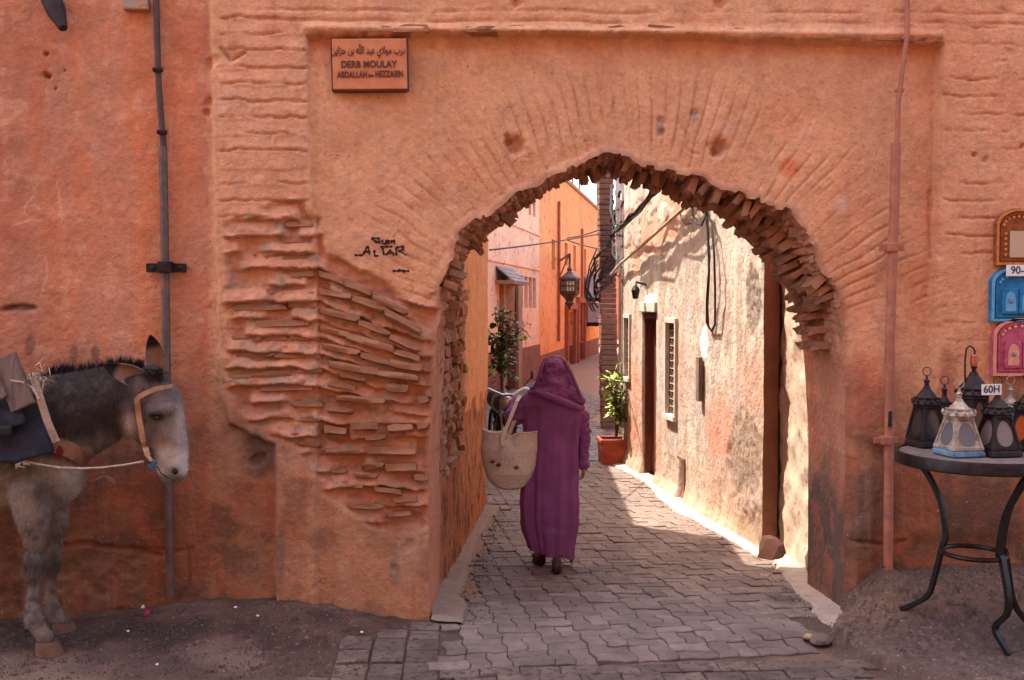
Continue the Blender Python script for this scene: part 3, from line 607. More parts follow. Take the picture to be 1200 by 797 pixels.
# ---- pavers: pairs laid in basket weave with wavy interlocking edges
m_paver2 = mat('dusty_paver', lin(106, 88, 78), lin(82, 67, 59), scale=9, bump=.8, bscale=110, bdist=.005, rnd=.2, rough=.85, speck=(lin(70, 54, 46), 30, .55), stain=.3)
MOD = .203; PA = R(4.3); O0 = gr(700, 776); ca, sa = math.cos(PA), math.sin(PA)
def S(t, a=.0125):
    return a*(1 if .12 < t < .42 else -1 if .58 < t < .88 else 0)
ts = [0, .14, .22, .36, .44, .56, .64, .78, .86, 1]
def Sv(t, a=.0088): return a*float(np.interp(t, [0, .10, .24, .34, .5, .66, .76, .90, 1], [0, .25, 1, 1, 0, -1, -1, -.25, 0]))
def weave_outline(i, j, k):
    """outline in module coordinates of brick k (0,1) of cell (i,j)"""
    hor = (i+j) % 2 == 0; pts = []
    def hb(t, jj): return Vector((i+t, jj+Sv(t)/MOD))          # horizontal lattice line
    def vb(t, ii): return Vector((ii+Sv(t)/MOD, j+t))
    mid = [0, .12, .24, .34, .5, .66, .76, .88, 1]
    if hor:
        y0, y1 = (j, j+.5) if k == 0 else (j+.5, j+1)
        pts += [hb(t, y0) for t in mid]; tt = [.0, .24, .34, .5] if k == 0 else [.5, .66, .76, 1.0]
        pts += [vb(t, i+1) for t in tt[1:]]; pts += [hb(t, y1) for t in mid[::-1][1:]]; pts += [vb(t, i) for t in tt[::-1][1:-1]]
    else:
        x0, x1 = (i, i+.5) if k == 0 else (i+.5, i+1); tt = [.0, .24, .34, .5] if k == 0 else [.5, .66, .76, 1.0]
        pts += [hb(t, j) for t in tt]; pts += [vb(t, x1) for t in mid[1:]]; pts += [hb(t, j+1) for t in tt[::-1][1:]]; pts += [vb(t, x0) for t in mid[::-1][1:-1]]
    return pts
def cell2w(p): x = p[0]*MOD; y = p[1]*MOD; return (O0.x+x*ca-y*sa, O0.y+x*sa+y*ca)
def lanew(y):  # lane limits measured at y
    return leftx(y)+.13+.05*math.sin(y*1.7), rightx(y)-.10-.04*math.sin(y*1.3+1)
def paver_geo(pts, rs, gap=.0024, h=.018):
    """extruded paver with worn, chamfered rim; pts in world xy. returns verts, faces"""
    c = Vector((sum(p[0] for p in pts)/len(pts), sum(p[1] for p in pts)/len(pts)))
    tx, ty, tz = rs.uniform(-.032, .032), rs.uniform(-.032, .032), rs.uniform(-.006, .004)
    n = len(pts); V = []
    for ring, (ins, z) in enumerate([(gap, -.035), (gap, -.004), (gap+.007, .0)]):
        for p in pts:
            d = Vector((p[0]-c.x, p[1]-c.y)); L_ = d.length; q = c+d*(1-ins/L_*1.15)
            V.append((q.x, q.y, float(GH(q.x, q.y))+z+tz+tx*d.x+ty*d.y))
    F = [(r*n+k, r*n+(k+1) % n, (r+1)*n+(k+1) % n, (r+1)*n+k) for r in range(2) for k in range(n)]
    F.append(tuple(2*n+k for k in range(n)))
    return V, F
street = struct(bpy.data.objects.new('street_paving', None)); COL.objects.link(street)
lane = struct(bpy.data.objects.new('lane_paving', None)); COL.objects.link(lane)
mound_poly = [gr(x, y) for x, y in [(978, 728), (968, 741), (985, 757), (1012, 775), (1050, 790), (1082, 799), (1200, 830), (1700, 860), (1700, 690), (990, 690)]]
mound_poly = [(p.x, p.y) for p in mound_poly]
def in_mound(x, y): return float(polydist(np.array([x]), np.array([y]), mound_poly)[0]) < .02
cells = []
rs = random.Random(5)
for j in range(0, 185):
    for i in range(-18, 18):
        for k in (0, 1):
            o = [cell2w(p) for p in weave_outline(i, j, k)]; cx = sum(p[0] for p in o)/len(o); cy = sum(p[1] for p in o)/len(o)
            if cy > 1.0 and cy < 9.4-5.33+.2: lo_, hi_ = lanew(cy)
            elif cy <= 1.0: lo_, hi_ = max(lanew(max(cy, 0))[0], -.40 if cy < 0 else -9), rightx(max(cy, 0))-.06
            else: lo_, hi_ = leftx(4.0)+.0-.25*(cy > 4.2)-max(0, (cy-14))*.0, 2.4+max(0, cy-12)*.25
            if cy < -.02: lo_ = gr(520, 740).x; hi_ = gr(955, 745).x+(cy+.1)*.2
            if cx < lo_ or cx > hi_ or in_mound(cx, cy) or cy > 24: continue
            cells.append((cy, cx, o))
cells.sort(key=lambda c: c[0]+.0*c[1])
far = MB()
for q, (cy, cx, o) in enumerate(cells):
    V, F = paver_geo(o, rs)
    if q < 298:
        mb = MB(); c0 = Vector((cx, cy, float(GH(cx, cy)))); mb.add([Vector(v)-c0 for v in V], F); ob = mb.build('paver', m_paver, lane); ob.location = c0
    else: far.add(V, F)
stuff(far.build('far_paver_field', m_paver, lane))
# street rows: header course, and the plain grid at the left
def rect(x0, y0, x1, y1, ang=0, pv=None):
    P_ = [(x0, y0), ((x0+x1)/2, y0), (x1, y0), (x1, y1), ((x0+x1)/2, y1), (x0, y1)]
    j = lambda: rs.uniform(-.004, .004)
    return [(a+j(), b+j()) for a, b in P_]
b0 = gr(700, 777).y
cnt = 0; XSKIP = gr(372, 775).x
xa = gr(520, 780).x-.02; rows = [(b0-.012-.115*(k+1), b0-.012-.115*k) for k in range(6)]
def addp(o):
    global cnt
    cx = sum(p[0] for p in o)/len(o); cy = sum(p[1] for p in o)/len(o)
    if in_mound(cx, cy) or cx < XSKIP+.12*math.sin(cy*31): return
    m_ = float(GH(cx, cy))-GB(cy)
    if m_ > .022+.01*math.sin(cx*9): return
    V, F = paver_geo(o, rs); mb = MB(); c0 = Vector((cx, cy, float(GH(cx, cy)))); mb.add([Vector(v)-c0 for v in V], F); ob = mb.build('paver', m_paver2, street); ob.location = c0; cnt += 1
for r_, (ya, yb) in enumerate(rows):
    x = xa+(.07 if r_ % 2 else 0)
    while x < 2.2:
        w = .19*rs.uniform(.97, 1.03); addp(rect(x, ya+.004*math.sin(x*3), x+w, yb+.004*math.sin(x*3))); x += w
xg = xa-.008
for ci in range(17):
    x1_ = xg-.165*ci; x0_ = x1_-.158
    for rj in range(9):
        y0_ = b0-.70+.155*rj; addp(rect(x0_, y0_, x1_, y0_+.148))
print('street pavers', cnt)
# ---- kerb and aprons
def strip_mesh(name, left, right, z, n=60, seed=0, col=(150, 124, 106), m=None, k=7, hump=.02):
    L0 = resample([(p[0], p[1]) for p in left], n); R0 = resample([(p[0], p[1]) for p in right], n)
    P = np.zeros((k, n, 3)); s = np.linspace(0, n*.08, n)
    for i in range(k):
        t = i/(k-1); xy = L0*(1-t)+R0*t
        if i in (0, k-1): pass
        e = (.020*fbm(s*3, s*0+seed, 4, seed+1))*(t > .5)
        xy = xy+(R0-L0)/(np.hypot(*(R0-L0).T)[:, None]+1e-9)*e[:, None]*t
        P[i, :, :2] = xy; P[i, :, 2] = np.array([GB(y) for y in xy[:, 1]])+z*(1 if t < .8 else (1-t)/.2*.8)+hump*(1-t)**2+.006*fbm(s*6, s*0+t*4, 3, seed+3)-(.03 if i == k-1 else 0)
    c = np.empty(P.shape); c[:] = lin(*col); nn = fbm(P[..., 0]*12, P[..., 1]*12, 4, seed+5); c = mixc(c, sm(nn, -.1, .5)*.5, tuple(x*.7 for x in lin(*col)))
    return grid_mesh(name, P, c)
ysl = np.linspace(-.08, 4.05, 30)
kl = [(leftx(max(y, .7))-.03+(0 if y > .6 else .0), y) for y in ysl]; kr = [(leftx(max(y, .7))+.10+.04*math.sin(y*1.7+.4)+(.05 if y < .6 else 0), y) for y in ysl]
struct(link('kerb', strip_mesh('kerb', kl, kr, .016, 120, 300, (132, 108, 92), hump=.012), m_ground))
ysr = np.linspace(-.30, RB[0].y+.05, 20)
al = [(rightx(max(y, 0))+.05, y) for y in ysr]; ar = [(rightx(max(y, 0))-.13-.02*math.sin(y*5)-(.06 if y < .1 else 0), y) for y in ysr]
struct(link('apron', strip_mesh('apron', al, ar, .012, 80, 320, (158, 138, 124), hump=.015), m_ground))
ysr = np.linspace(RB[0].y+.03, 8.0, 30)
al = [(rightx(y)+.06, y) for y in ysr]; ar = [(rightx(y)-.17-.05*math.sin(y*2), y) for y in ysr]
struct(link('apron', strip_mesh('apron', al, ar, .010, 120, 340, (196, 180, 162), hump=.02), m_ground))
# ---- mound of old concrete under the table
def mound():
    xs = np.arange(1.35, 3.7, .014); ys = np.arange(-1.25, .06, .014); X, Y = np.meshgrid(xs, ys)
    d = polydist(X+.05*fbm(X*9, Y*9, 5, 350), Y+.05*fbm(X*9+4, Y*9, 5, 351), mound_poly)
    ins = 1-sm(d, -.05, .0)
    rise = .03+.18*sm(Y, -.75, -.05)*sm(X, 2.10, 2.38)+.01
    n = fbm(X*9, Y*9, 5, 352); n2 = fbm(X*34, Y*34, 4, 353)
    Z = -.04+ins*(rise+.04)+ins*(.020*n+.013*n2+.008*fbm(X*70, Y*70, 3, 359))
    terr = sm(fbm(X*2.2, Y*2.2, 3, 354), -.05, .05); Z += .012*terr*ins
    c = np.empty(X.shape+(3,)); c[:] = lin(88, 69, 60); c = mixc(c, sm(n, -.1, .4)*.6, lin(88, 70, 64)); c = mixc(c, sm(Y, -.55, -.35)*sm(fbm(X*3, Y*3, 3, 355), -.3, .2)*.6, lin(116, 86, 68))
    n3 = fbm(X*60, Y*60, 3, 370); pit = sm(n3, .18, .4)*sm(n, -.3, .2); Z -= .012*pit*ins; c = mixc(c, sm(n2, .0, .4)*.7, lin(70, 56, 50)); c = mixc(c, pit*.8, lin(54, 42, 38)); c = mixc(c, sm(-n3, .2, .45)*.4, lin(122, 100, 88)); c = mixc(c, sm(Y, -.2, 0)*.6, lin(78, 56, 46))
    return grid_mesh('concrete_mound', np.stack([X, Y, Z], -1), c), (lambda x, y: -.04+float(1-sm(polydist(np.array([x]), np.array([y]), mound_poly), -.05, 0)[0])*(.09+.18*float(sm(np.array([y]), -.75, -.05)[0])*float(sm(np.array([x]), 2.10, 2.38)[0])))
mme, mound_z = mound(); struct(link('concrete_mound', mme, m_ground))

# ================================================================== left passage wall, rubble then orange render
FLW = Frame(LW0, LW1, side=-1)
def passage():
    st = .014; L = FLW.L; a = np.arange(-.02, L+.001, st); z = np.arange(-.4, 3.2, st); A_, Z_ = np.meshgrid(a, z)
    sp = np.interp(A_, [0, L*.36, L*.38, L*.42, L], [0, 0, 1, 1, 1])          # 0 rubble, 1 render
    n = fbm(A_*5, Z_*5, 5, 400); n2 = fbm(A_*20, Z_*20, 4, 401)
    rub = (1-sm(A_, L*.30, L*.34))*sm(Z_, .52, .75)
    o = .010*n+.004*n2+rub*(-.045+.03*fbm(A_*9, Z_*13, 4, 402))
    bead = np.exp(-((A_-L*.37)/.07)**2)*sm(Z_, .85, .9); o += bead*.03
    broke = sm(.95+.35*fbm(A_*4, Z_*3, 4, 403)-Z_, 0, .1); o -= broke*(.015-.016*fbm(A_*12, Z_*6, 4, 404))*(1-rub)
    o = o*sm(A_, -.02, .05)
    c = np.empty(A_.shape+(3,)); c[:] = lin(204, 142, 96)
    c = mixc(c, sm(n, -.1, .5)*.5, lin(188, 122, 82)); c = mixc(c, (1-sm(A_, L*.36, L*.42)), lin(176, 112, 82)); c = mixc(c, bead*.8, lin(206, 162, 126))
    c = mixc(c, broke*.8, lin(158, 96, 66)); c = mixc(c, broke*sm(fbm(A_*14, Z_*5, 4, 405), .05, .4)*.8, lin(98, 64, 48)); c = mixc(c, rub*.7, lin(134, 94, 74))
    W = FLW.A; P = np.stack([W.x+FLW.t.x*A_+FLW.n.x*o, W.y+FLW.t.y*A_+FLW.n.y*o, Z_], -1)
    return grid_mesh('render_face', P, c)
pw = empty('passage_wall', (LW0.x, LW0.y, GB(LW0.y)), 'rubble and orange rendered wall on the left side of the lane, straight behind the arch', 'wall')
link('render_face', passage(), m_plaster, pw)
mb = MB(); FLW.box(mb, -.0, FLW.L, -.4, 3.20, -1.2, -.08); FLW.box(mb, -.02, FLW.L-.02, 3.18, 4.7, -1.3, -.03); FLW.box(mb, -.02, FLW.L-1.0, 4.7, 7.6, -1.3, -.04)
# broken upper edge of the wall shapes the sunlit patches on the paving
mb.build('wall_core', mat('orange_render', lin(208, 126, 66), lin(186, 102, 54), scale=3, bump=.4), pw)
q = []
def jamb_stone(a, z, w, h, par=None):
    p = FLW.P(a, z, random.uniform(-.034, -.012)); rot = FLW.rot.copy()
    M = Matrix((FLW.t, -FLW.n, Vector((0, 0, 1)))).transposed() @ Matrix.Rotation(random.uniform(-.14, .14), 3, 'Y') @ Matrix.Rotation(random.uniform(-.1, .1), 3, 'Z')
    put_block(par, m_rubble, p, (w, random.uniform(.07, .12), h), M, name='stone')
z = .62
while z < 2.0:
    h = random.uniform(.055, .11); a = -.62
    while a < FLW.L*.33:
        w = random.uniform(.10, .26)
        if random.random() < .86 and not (z < .8 and random.random() < .5): jamb_stone(a+w/2, z+h/2, w*.92, h*.88, arch if a+w/2 < 0 else pw)
        a += w
    z += h*1.04

# ================================================================== right lane wall
def rwall():
    st = .02; L = FRW.L; top = 5.6; a = np.arange(0, L+.55, st); z = np.arange(-.42, 4.2, st); A_, Z_ = np.meshgrid(a, z)
    P0 = FRW.A; X = P0.x+FRW.t.x*A_; Y = P0.y+FRW.t.y*A_; U, V = proj_np(X, Y, Z_)
    n = fbm(A_*2.4, Z_*1.2, 5, 420); n2 = fbm(A_*9, Z_*9, 5, 421); vs_ = fbm(A_*7, Z_*.9, 4, 422)
    o = .009*n+.005*n2+.004*vs_+.004*fbm(A_*24, Z_*24, 4, 442)
    c = np.empty(A_.shape+(3,)); c[:] = lin(168, 155, 144)
    c = mixc(c, sm(n, -.1, .5)*.6, lin(166, 146, 126)); c = mixc(c, sm(vs_, .05, .5)*.55, lin(160, 134, 112)); c = mixc(c, sm(-vs_, .1, .5)*.5, lin(202, 190, 172)); v9 = fbm(A_*22, Z_*1.6, 5, 440); c = mixc(c, sm(v9, .1, .4)*.45, lin(158, 132, 112)); c = mixc(c, sm(fbm(A_*9, Z_*5, 5, 441), .12, .3)*.5, lin(206, 192, 172))
    c = mixc(c, sm(fbm(A_*24, Z_*24, 3, 423), .2, .5)*.4, lin(150, 122, 98))
    # worn red wash in the lower half
    rd = sm(V+50*fbm(A_*2, Z_*2, 4, 424), 330, 440)*sm(fbm(A_*2.2, Z_*1.1, 4, 425), -.25, .25)*(1-sm(V, 560, 640)*.5); c = mixc(c, rd*.45, lin(180, 128, 108))
    lowb = sm(V-(U-740)*.42+25*n2, 470, 560); c = mixc(c, lowb*.5, lin(168, 132, 104)); o += -.012*lowb*sm(n2, 0, .3)
    for (u, v, ru, rv, col, k, dz) in [(884, 352, 9, 38, (126, 112, 100), .9, .014), (872, 535, 22, 50, (134, 112, 94), .8, .012), (826, 402, 5, 20, (236, 228, 214), .95, -.006), (762, 352, 7, 8, (240, 232, 220), .95, -.004), (880, 620, 14, 30, (140, 110, 88), .7, .012), (905, 450, 30, 40, (190, 130, 98), .3, 0), (742, 470, 10, 60, (196, 120, 86), .5, 0), (842, 500, 16, 40, (196, 112, 80), .5, 0)]:
        q = np.hypot((U-u)/ru, (V-v)/rv)+.4*fbm(A_*9, Z_*9, 4, 426); k_ = (1-sm(q, .75, 1.1))*k; c = mixc(c, k_, lin(*col)); o -= dz*k_*(1+1.2*fbm(A_*30, Z_*30, 3, 427))
    # shadows of the cables painted onto the wall as a terracotta tint
    band = sm(V-(300-(U-735)*.95), -58, -48)*(1-sm(V-(300-(U-735)*.95), 30, 38))*(U < 806)*sm(U, 728, 734); bn = fbm(A_*3.5, Z_*6, 4, 428)
    c = mixc(c, band*sm(bn, -.2, .1)*.65, lin(190, 132, 100))
    o -= .012*band*sm(bn, -.1, .1)
    # openings
    def hole(u0, v0, u1, v1, dep, pad=0):
        nonlocal o, c
        a0, z0 = FRW.hit(u0, v1); a1, z1 = FRW.hit(u1, v0); lo, hi = min(a0, a1), max(a0, a1)
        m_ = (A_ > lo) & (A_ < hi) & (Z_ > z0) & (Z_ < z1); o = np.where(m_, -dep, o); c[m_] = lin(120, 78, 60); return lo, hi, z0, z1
    hs = [hole(752, 368, 769, 556, .16), hole(782, 379, 793, 484, .10), hole(733, 373, 739, 441, .10), hole(795, 541, 803, 583, .05)]
    # swelling at the foot
    o += .05*np.exp(-((Z_-(-.27))/.12)**2)
    P = np.stack([X+FRW.n.x*o, Y+FRW.n.y*o, Z_], -1)
    return grid_mesh('wall_face', P, c), hs
lw = empty('lane_wall', (FRW.A.x, FRW.A.y, GB(FRW.A.y)), 'long sunlit cream wall with flaking lime wash on the right of the lane', 'wall')
rme, holes = rwall(); link('wall_face', rme, m_plaster, lw)
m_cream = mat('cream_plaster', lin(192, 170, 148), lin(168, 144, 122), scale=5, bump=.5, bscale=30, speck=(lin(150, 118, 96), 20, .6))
m_shdred = mat('shaded_red_render', lin(128, 82, 64), lin(104, 66, 52), scale=5, bump=.5, bscale=30)
mb = MB(); FRW.box(mb, 0.0, FRW.L+.53, -.45, 4.2, -.9, -.19); FRW.box(mb, -.0, FRW.L+.53, 4.18, 5.4, -.9, .02)
mb.build('wall_core', m_cream, lw)
mb = MB()   # return of the wall facing the arch, its shade painted in as deep red-brown
def sheet(mb, a, b, z0, z1, n=14, k=70, amp=.012, seed=0):
    V = []; nn_ = (b-a).cross(Vector((0, 0, 1))).normalized()
    for j in range(k+1):
        for i in range(n+1):
            p = a.lerp(b, i/n); zz = z0+(z1-z0)*j/k; d = amp*(mnoise.fractal(Vector((p.x*6, p.y*6+seed, zz*4)), .7, 2, 4)); V.append((p.x+nn_.x*d, p.y+nn_.y*d, zz))
    mb.add(V, [(j*(n+1)+i, j*(n+1)+i+1, (j+1)*(n+1)+i+1, (j+1)*(n+1)+i) for j in range(k) for i in range(n)])
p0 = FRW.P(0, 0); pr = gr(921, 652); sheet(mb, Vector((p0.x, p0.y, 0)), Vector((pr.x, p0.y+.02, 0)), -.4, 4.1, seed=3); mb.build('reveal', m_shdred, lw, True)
nw = empty('short_wall', (pr.x, pr.y, GB(pr.y)), 'short rough cream wall between the arch jamb and the dark reveal', 'wall')
q0 = at(946, 690, TH); mb = MB(); sheet(mb, Vector((q0.x+.16, TH, 0)), Vector((pr.x+.02, p0.y+.04, 0)), -.4, 4.6, n=30, k=120, amp=.03, seed=9)
mb.build('wall_face', m_cream, nw, True)
mb = MB(); mb.box(((pr.x+.8), (TH+p0.y)/2, 2.1), (1.2, p0.y-TH+.02, 4.9)); mb.build('wall_core', m_cream, nw)
tag(put_block(COL and None, m_rubble, Vector((0, 0, 0)), (1, 1, 1), Matrix.Identity(3)), '', '') if False else None
# ================================================================== lane wall: door, windows, cables
m_wood = mat('old_wood', lin(122, 68, 48), lin(84, 44, 32), scale=5, rough=.7, bump=.4, bscale=30, stretch=(8, 8, 1))
m_greywood = mat('grey_wood', lin(128, 108, 96), lin(92, 76, 68), scale=5, rough=.8, bump=.5, bscale=30, stretch=(8, 8, 1))
m_lime = mat('lime_wash', lin(206, 194, 180), lin(176, 160, 144), scale=12, bump=.4)
m_grille = mat('painted_grille', lin(150, 132, 118), lin(110, 92, 80), scale=20, bump=.2)
m_dark = mat('dark_interior', lin(44, 34, 30), lin(30, 24, 22), bump=0)
(da0, da1, dz0, dz1), w1_, w2_, hb = holes
fb = FRW.box
def P4(*a): return FRW.P(*a)
mb = MB(); fb(mb, da0, da1, dz0, dz1, -.17, -.13); door = mb.build('door', m_wood, lw)
nb_ = 5
for k in range(nb_):
    mb = MB(); s0 = da0+.03+(da1-da0-.06)*k/nb_; s1 = da0+.03+(da1-da0-.06)*(k+1)/nb_-.008; fb(mb, s0, s1, dz0+.03, dz1-.04, -.131, -.112, .004); mb.build('plank', m_wood, door)
mb = MB(); fb(mb, da0, da0+.05, dz0, dz1, -.13, -.02); fb(mb, da1-.05, da1, dz0, dz1, -.13, -.02); fb(mb, da0+.05, da1-.05, dz1-.06, dz1, -.13, -.02); mb.build('door_frame', m_wood, door)
mb = MB(); mb.tube([P4(da0+.12, dz0+1.0, -.11), P4(da0+.12, dz0+1.0, -.06), P4(da0+.12, dz0+1.12, -.05)], .012, 8); mb.build('handle', m_iron, door)
mb = MB(); fb(mb, da0-.05, da1+.05, dz1+.02, dz1+.13, -.05, .035, .008); mb.build('lintel', m_lime, lw)
for (a0, a1, z0, z1) in (w1_, w2_):
    mb = MB(); t = .035
    fb(mb, a0-t, a1+t, z1, z1+.05, -.02, .03, .004); fb(mb, a0-t, a1+t, z0-.05, z0, -.02, .045, .004); fb(mb, a0-t, a0, z0, z1, -.02, .028, .003); fb(mb, a1, a1+t, z0, z1, -.02, .028, .003)
    wd = mb.build('window', m_lime, lw)
    mb = MB(); fb(mb, a0, a1, z0, z1, -.095, -.085); mb.build('pane', m_dark, wd)
    mb = MB(); n = int((z1-z0)/.075)
    for k in range(n+1): zz = z0+(z1-z0)*k/n; mb.tube([P4(a0, zz, -.02), P4(a1, zz, -.02)], .008, 6)
    m_ = max(2, int((a1-a0)/.09))
    for k in range(m_+1): aa = a0+(a1-a0)*k/m_; mb.tube([P4(aa, z0, -.03), P4(aa, z1, -.03)], .008, 6)
    for k in range(n):
        for q in range(m_):
            ca_, cz_ = a0+(a1-a0)*(q+.5)/m_, z0+(z1-z0)*(k+.5)/n; r = .024
            mb.tube([P4(ca_+r*math.cos(u), cz_+r*math.sin(u), -.022) for u in np.linspace(0, 2*math.pi, 9)], .0045, 4, False)
    mb.build('grille', m_grille, wd)
a0, a1, z0, z1 = hb
mb = MB(); fb(mb, a0, a1-.03, z0, z1, -.05, -.035); mb.build('hatch_cover', m_greywood, lw)
mb = MB(); fb(mb, a0-.02, a0+.0, z0-.02, z1+.03, -.03, .02, .003); fb(mb, a0, a1, z1, z1+.03, -.03, .02, .003); mb.build('hatch_frame', m_greywood, lw)
# upright plank with white box above it
u0, v0 = FRW.hit(823, 470); u1, v1 = FRW.hit(823, 418)
mb = MB(); fb(mb, u0-.05, u0+.05, v0, v1, .012, .05, .006); mb.build('conduit_cover', m_greywood, lw)
# small lamp over the door
u0, v0 = FRW.hit(758, 340)
mb = MB(); mb.tube([P4(u0, v0+.06, 0), P4(u0, v0+.09, .12), P4(u0, v0+.03, .13)], .012, 8); mb.lathe([(.03, -.12), (.05, -.02), (.02, .03)], P4(u0, v0+.02, .13), 10)
tag(mb.build('wall_lamp', m_iron, None), 'small dark wall lamp above the brown lane door', 'lamp')
def sag(a, b, s, n=14): return [a.lerp(b, k/n)-Vector((0, 0, s*4*(k/n)*(1-k/n))) for k in range(n+1)]
# bundle of cables from the pillar to the lane wall
def wp(px, py, o): a, z = FRW.hit(px, py, o); return FRW.P(a, z, o)
mb = MB(); rc = random.Random(3)
for k in range(7):
    o0 = rc.uniform(.10, .26); pts = []
    base = [(724+rc.uniform(-3, 2), 268+rc.uniform(-8, 12)), (738, 256+rc.uniform(-6, 4)), (752, 243+rc.uniform(-6, 4)), (764, 226+rc.uniform(-5, 4)), (778, 213+rc.uniform(-4, 4)), (800, 190+rc.uniform(-6, 6))]
    P_ = [wp(x, y, o0+rc.uniform(-.03, .03)) for x, y in base]
    for i in range(len(P_)-1):
        pts += [P_[i].lerp(P_[i+1], t)+Vector((0, 0, -.015*math.sin(t*math.pi))) for t in (0, .33, .66)]
    pts.append(P_[-1]); mb.tube(pts, rc.choice([.009, .012, .017]), 6)
tag(mb.build('cable_bundle', m_cable, None, True), 'tangled bundle of dark cables slung from the pillar up along the cream wall', 'cables')
mb = MB(); pts = [wp(x, y, .07) for x, y in [(716, 322), (728, 308), (750, 290), (770, 272), (790, 254), (806, 240), (814, 236)]]; mb.tube(pts, .017, 8)
tag(mb.build('conduit', m_cream, None, True), 'pale conduit running diagonally up the cream wall below the cable bundle', 'pipe')
mb = MB()
for (pts, r) in [([(828, 246), (830, 280), (831, 320), (829, 360), (830, 382), (834, 388), (838, 380), (838, 340), (837, 300), (834, 262), (829, 248)], .010), ([(826, 246), (832, 300), (828, 350), (828, 378), (832, 386)], .008), ([(811, 236), (812, 252), (816, 262), (822, 264), (826, 256), (828, 246)], .009), ([(797, 246), (798, 256), (804, 263), (810, 262)], .006), ([(806, 240), (816, 240), (828, 247)], .009)]:
    P_ = [wp(x, y, .05+.03*math.sin(i)) for i, (x, y) in enumerate(pts)]; mb.tube(P_, r, 6)
tag(mb.build('hanging_cable', m_cable, None, True), 'long dark cable loop hanging flat against the cream wall under the arch', 'cables')

# ================================================================== pillar, roller panel, planter
pb = gr(715, 502); m_pillar = mat('pillar_brick', lin(142, 98, 78), lin(98, 68, 56), scale=6, bump=.7, bscale=40, bdist=.02, stretch=(1, 1, 5), rnd=.12)
pil = empty('banded_pillar', pb, 'tall narrow brown pillar of thin brick courses, wrapped with cables', 'pillar')
dpil = (pb-CAM).dot(fh); topz = 5.2
c_b = atd(714.5, 502, dpil); c_t = atd(709, 205, dpil)
nc = 66
for k in range(nc):
    z0 = pb.z-.05+(topz-pb.z)*k/nc; z1 = pb.z-.05+(topz-pb.z)*(k+1)/nc; t = (z0-pb.z)/(c_t.z-pb.z); c = c_b.lerp(c_t, t); h = z1-z0
    w = .285-.05*t+random.uniform(-.014, .014)
    mb = MB(); mb.box(Vector((0, 0, 0)), (w, w, h*.93), Matrix.Rotation(random.uniform(-.05, .05), 3, 'Z'), .012); ob = mb.build('brick', m_pillar, pil); ob.location = Vector((c.x, c.y, (z0+z1)/2))
mb = MB(); rc = random.Random(9); cc = atd(712, 300, dpil-.2)
for k in range(9):
    pts = []; z = rc.uniform(1.6, 2.4); c = c_b.lerp(c_t, (z-pb.z)/(c_t.z-pb.z)); r0 = .19
    for i in range(16):
        a = -2.4+i*.23+rc.uniform(-.1, .1); pts.append(Vector((c.x+r0*math.sin(a)*1.1, c.y-r0*math.cos(a), z+.6*(i/15)*rc.choice([1, 1.1])+rc.uniform(-.04, .04))))
    mb.tube(pts, rc.choice([.010, .015, .02]), 5)
for k in range(5):
    a = atd(700+rc.uniform(-3, 2), 300+rc.uniform(-12, 12), dpil-.2); b = atd(697+rc.uniform(-3, 4), 372+rc.uniform(-20, 12), dpil-.25); mb.tube([a, a.lerp(b, .3)+Vector((-.10, 0, 0)), a.lerp(b, .7)+Vector((-.14, 0, 0)), b], .013, 5)
for k in range(12):
    a = atd(718+rc.uniform(-4, 5), rc.uniform(215, 300), dpil-.25); b = atd(726+rc.uniform(-4, 6), rc.uniform(215, 320), 14.2); mb.tube([a, a.lerp(b, .5)+Vector((rc.uniform(-.1, .1), 0, rc.uniform(-.2, .1))), b], rc.choice([.008, .014, .02]), 5)
tag(mb.build('cable_tangle', m_cable, None, True), 'knot of black cables wound round the upper part of the brown pillar', 'cables')
# white conduits bunched at the end of the lane wall
mb = MB()
for k in range(6):
    x = 722+k*2.0; mb.tube([atd(x, 205, 14.5), atd(x+rc.uniform(-3, 3), 240, 14.4), atd(x+rc.uniform(-3, 3), 275, 14.5), atd(x+1, 318, 14.5)], .018, 6)
tag(mb.build('pale_conduits', m_lime, None, True), 'bunch of pale conduits at the far corner of the cream wall', 'pipe')
m_sheet = mat('grey_sheet', lin(176, 166, 166), lin(146, 136, 138), scale=4, rough=.5, bump=.1)
sh = empty('grey_shutter', gr(735, 520), 'tall grey corrugated metal shutter between the brown pillar and the cream wall', 'shutter')
A_ = atd(729, 322, 16.4); B_ = atd(748, 322, 16.0)
for k in range(12):
    a = A_.lerp(B_, k/12); b = A_.lerp(B_, (k+.86)/12); mb = MB(); mb.tube([Vector((a.x/2+b.x/2, a.y/2+b.y/2, atd(735, 425, 16.2).z)), Vector((a.x/2+b.x/2, a.y/2+b.y/2, atd(735, 322, 16.2).z))], .016, 8); mb.build('slat', m_sheet, sh)
mb = MB(); zc = atd(735, 425, 16.2).z; mb.box(Vector(((A_.x+B_.x)/2+.05, (A_.y+B_.y)/2+.08, (2.3+zc)/2)), (.34, .1, 2.3-zc)); mb.box(Vector(((A_.x+B_.x)/2+.05, (A_.y+B_.y)/2+.05, (zc-.3)/2)), (.40, .2, zc+.3-.02)); mb.build('frame', m_greywood, sh)
# building beyond the cream wall that closes the view behind the pillar
m_brownbld = mat('brown_render', lin(176, 128, 98), lin(150, 104, 80), scale=2, bump=.4, bscale=20)
bb = empty('brown_house', atd(740, 480, 18.5), 'plain brown house beyond the pillar on the right side of the lane', 'house')
q1 = atd(724.5, 440, 17.3); q2 = q1+(rgt*.22+fh).normalized()*26; FBH = Frame(q1, q2, side=1); mb = MB(); FBH.box(mb, 0, 26, -.4, 3.55, -3, 0); o = mb.build('wall', m_brownbld, bb)

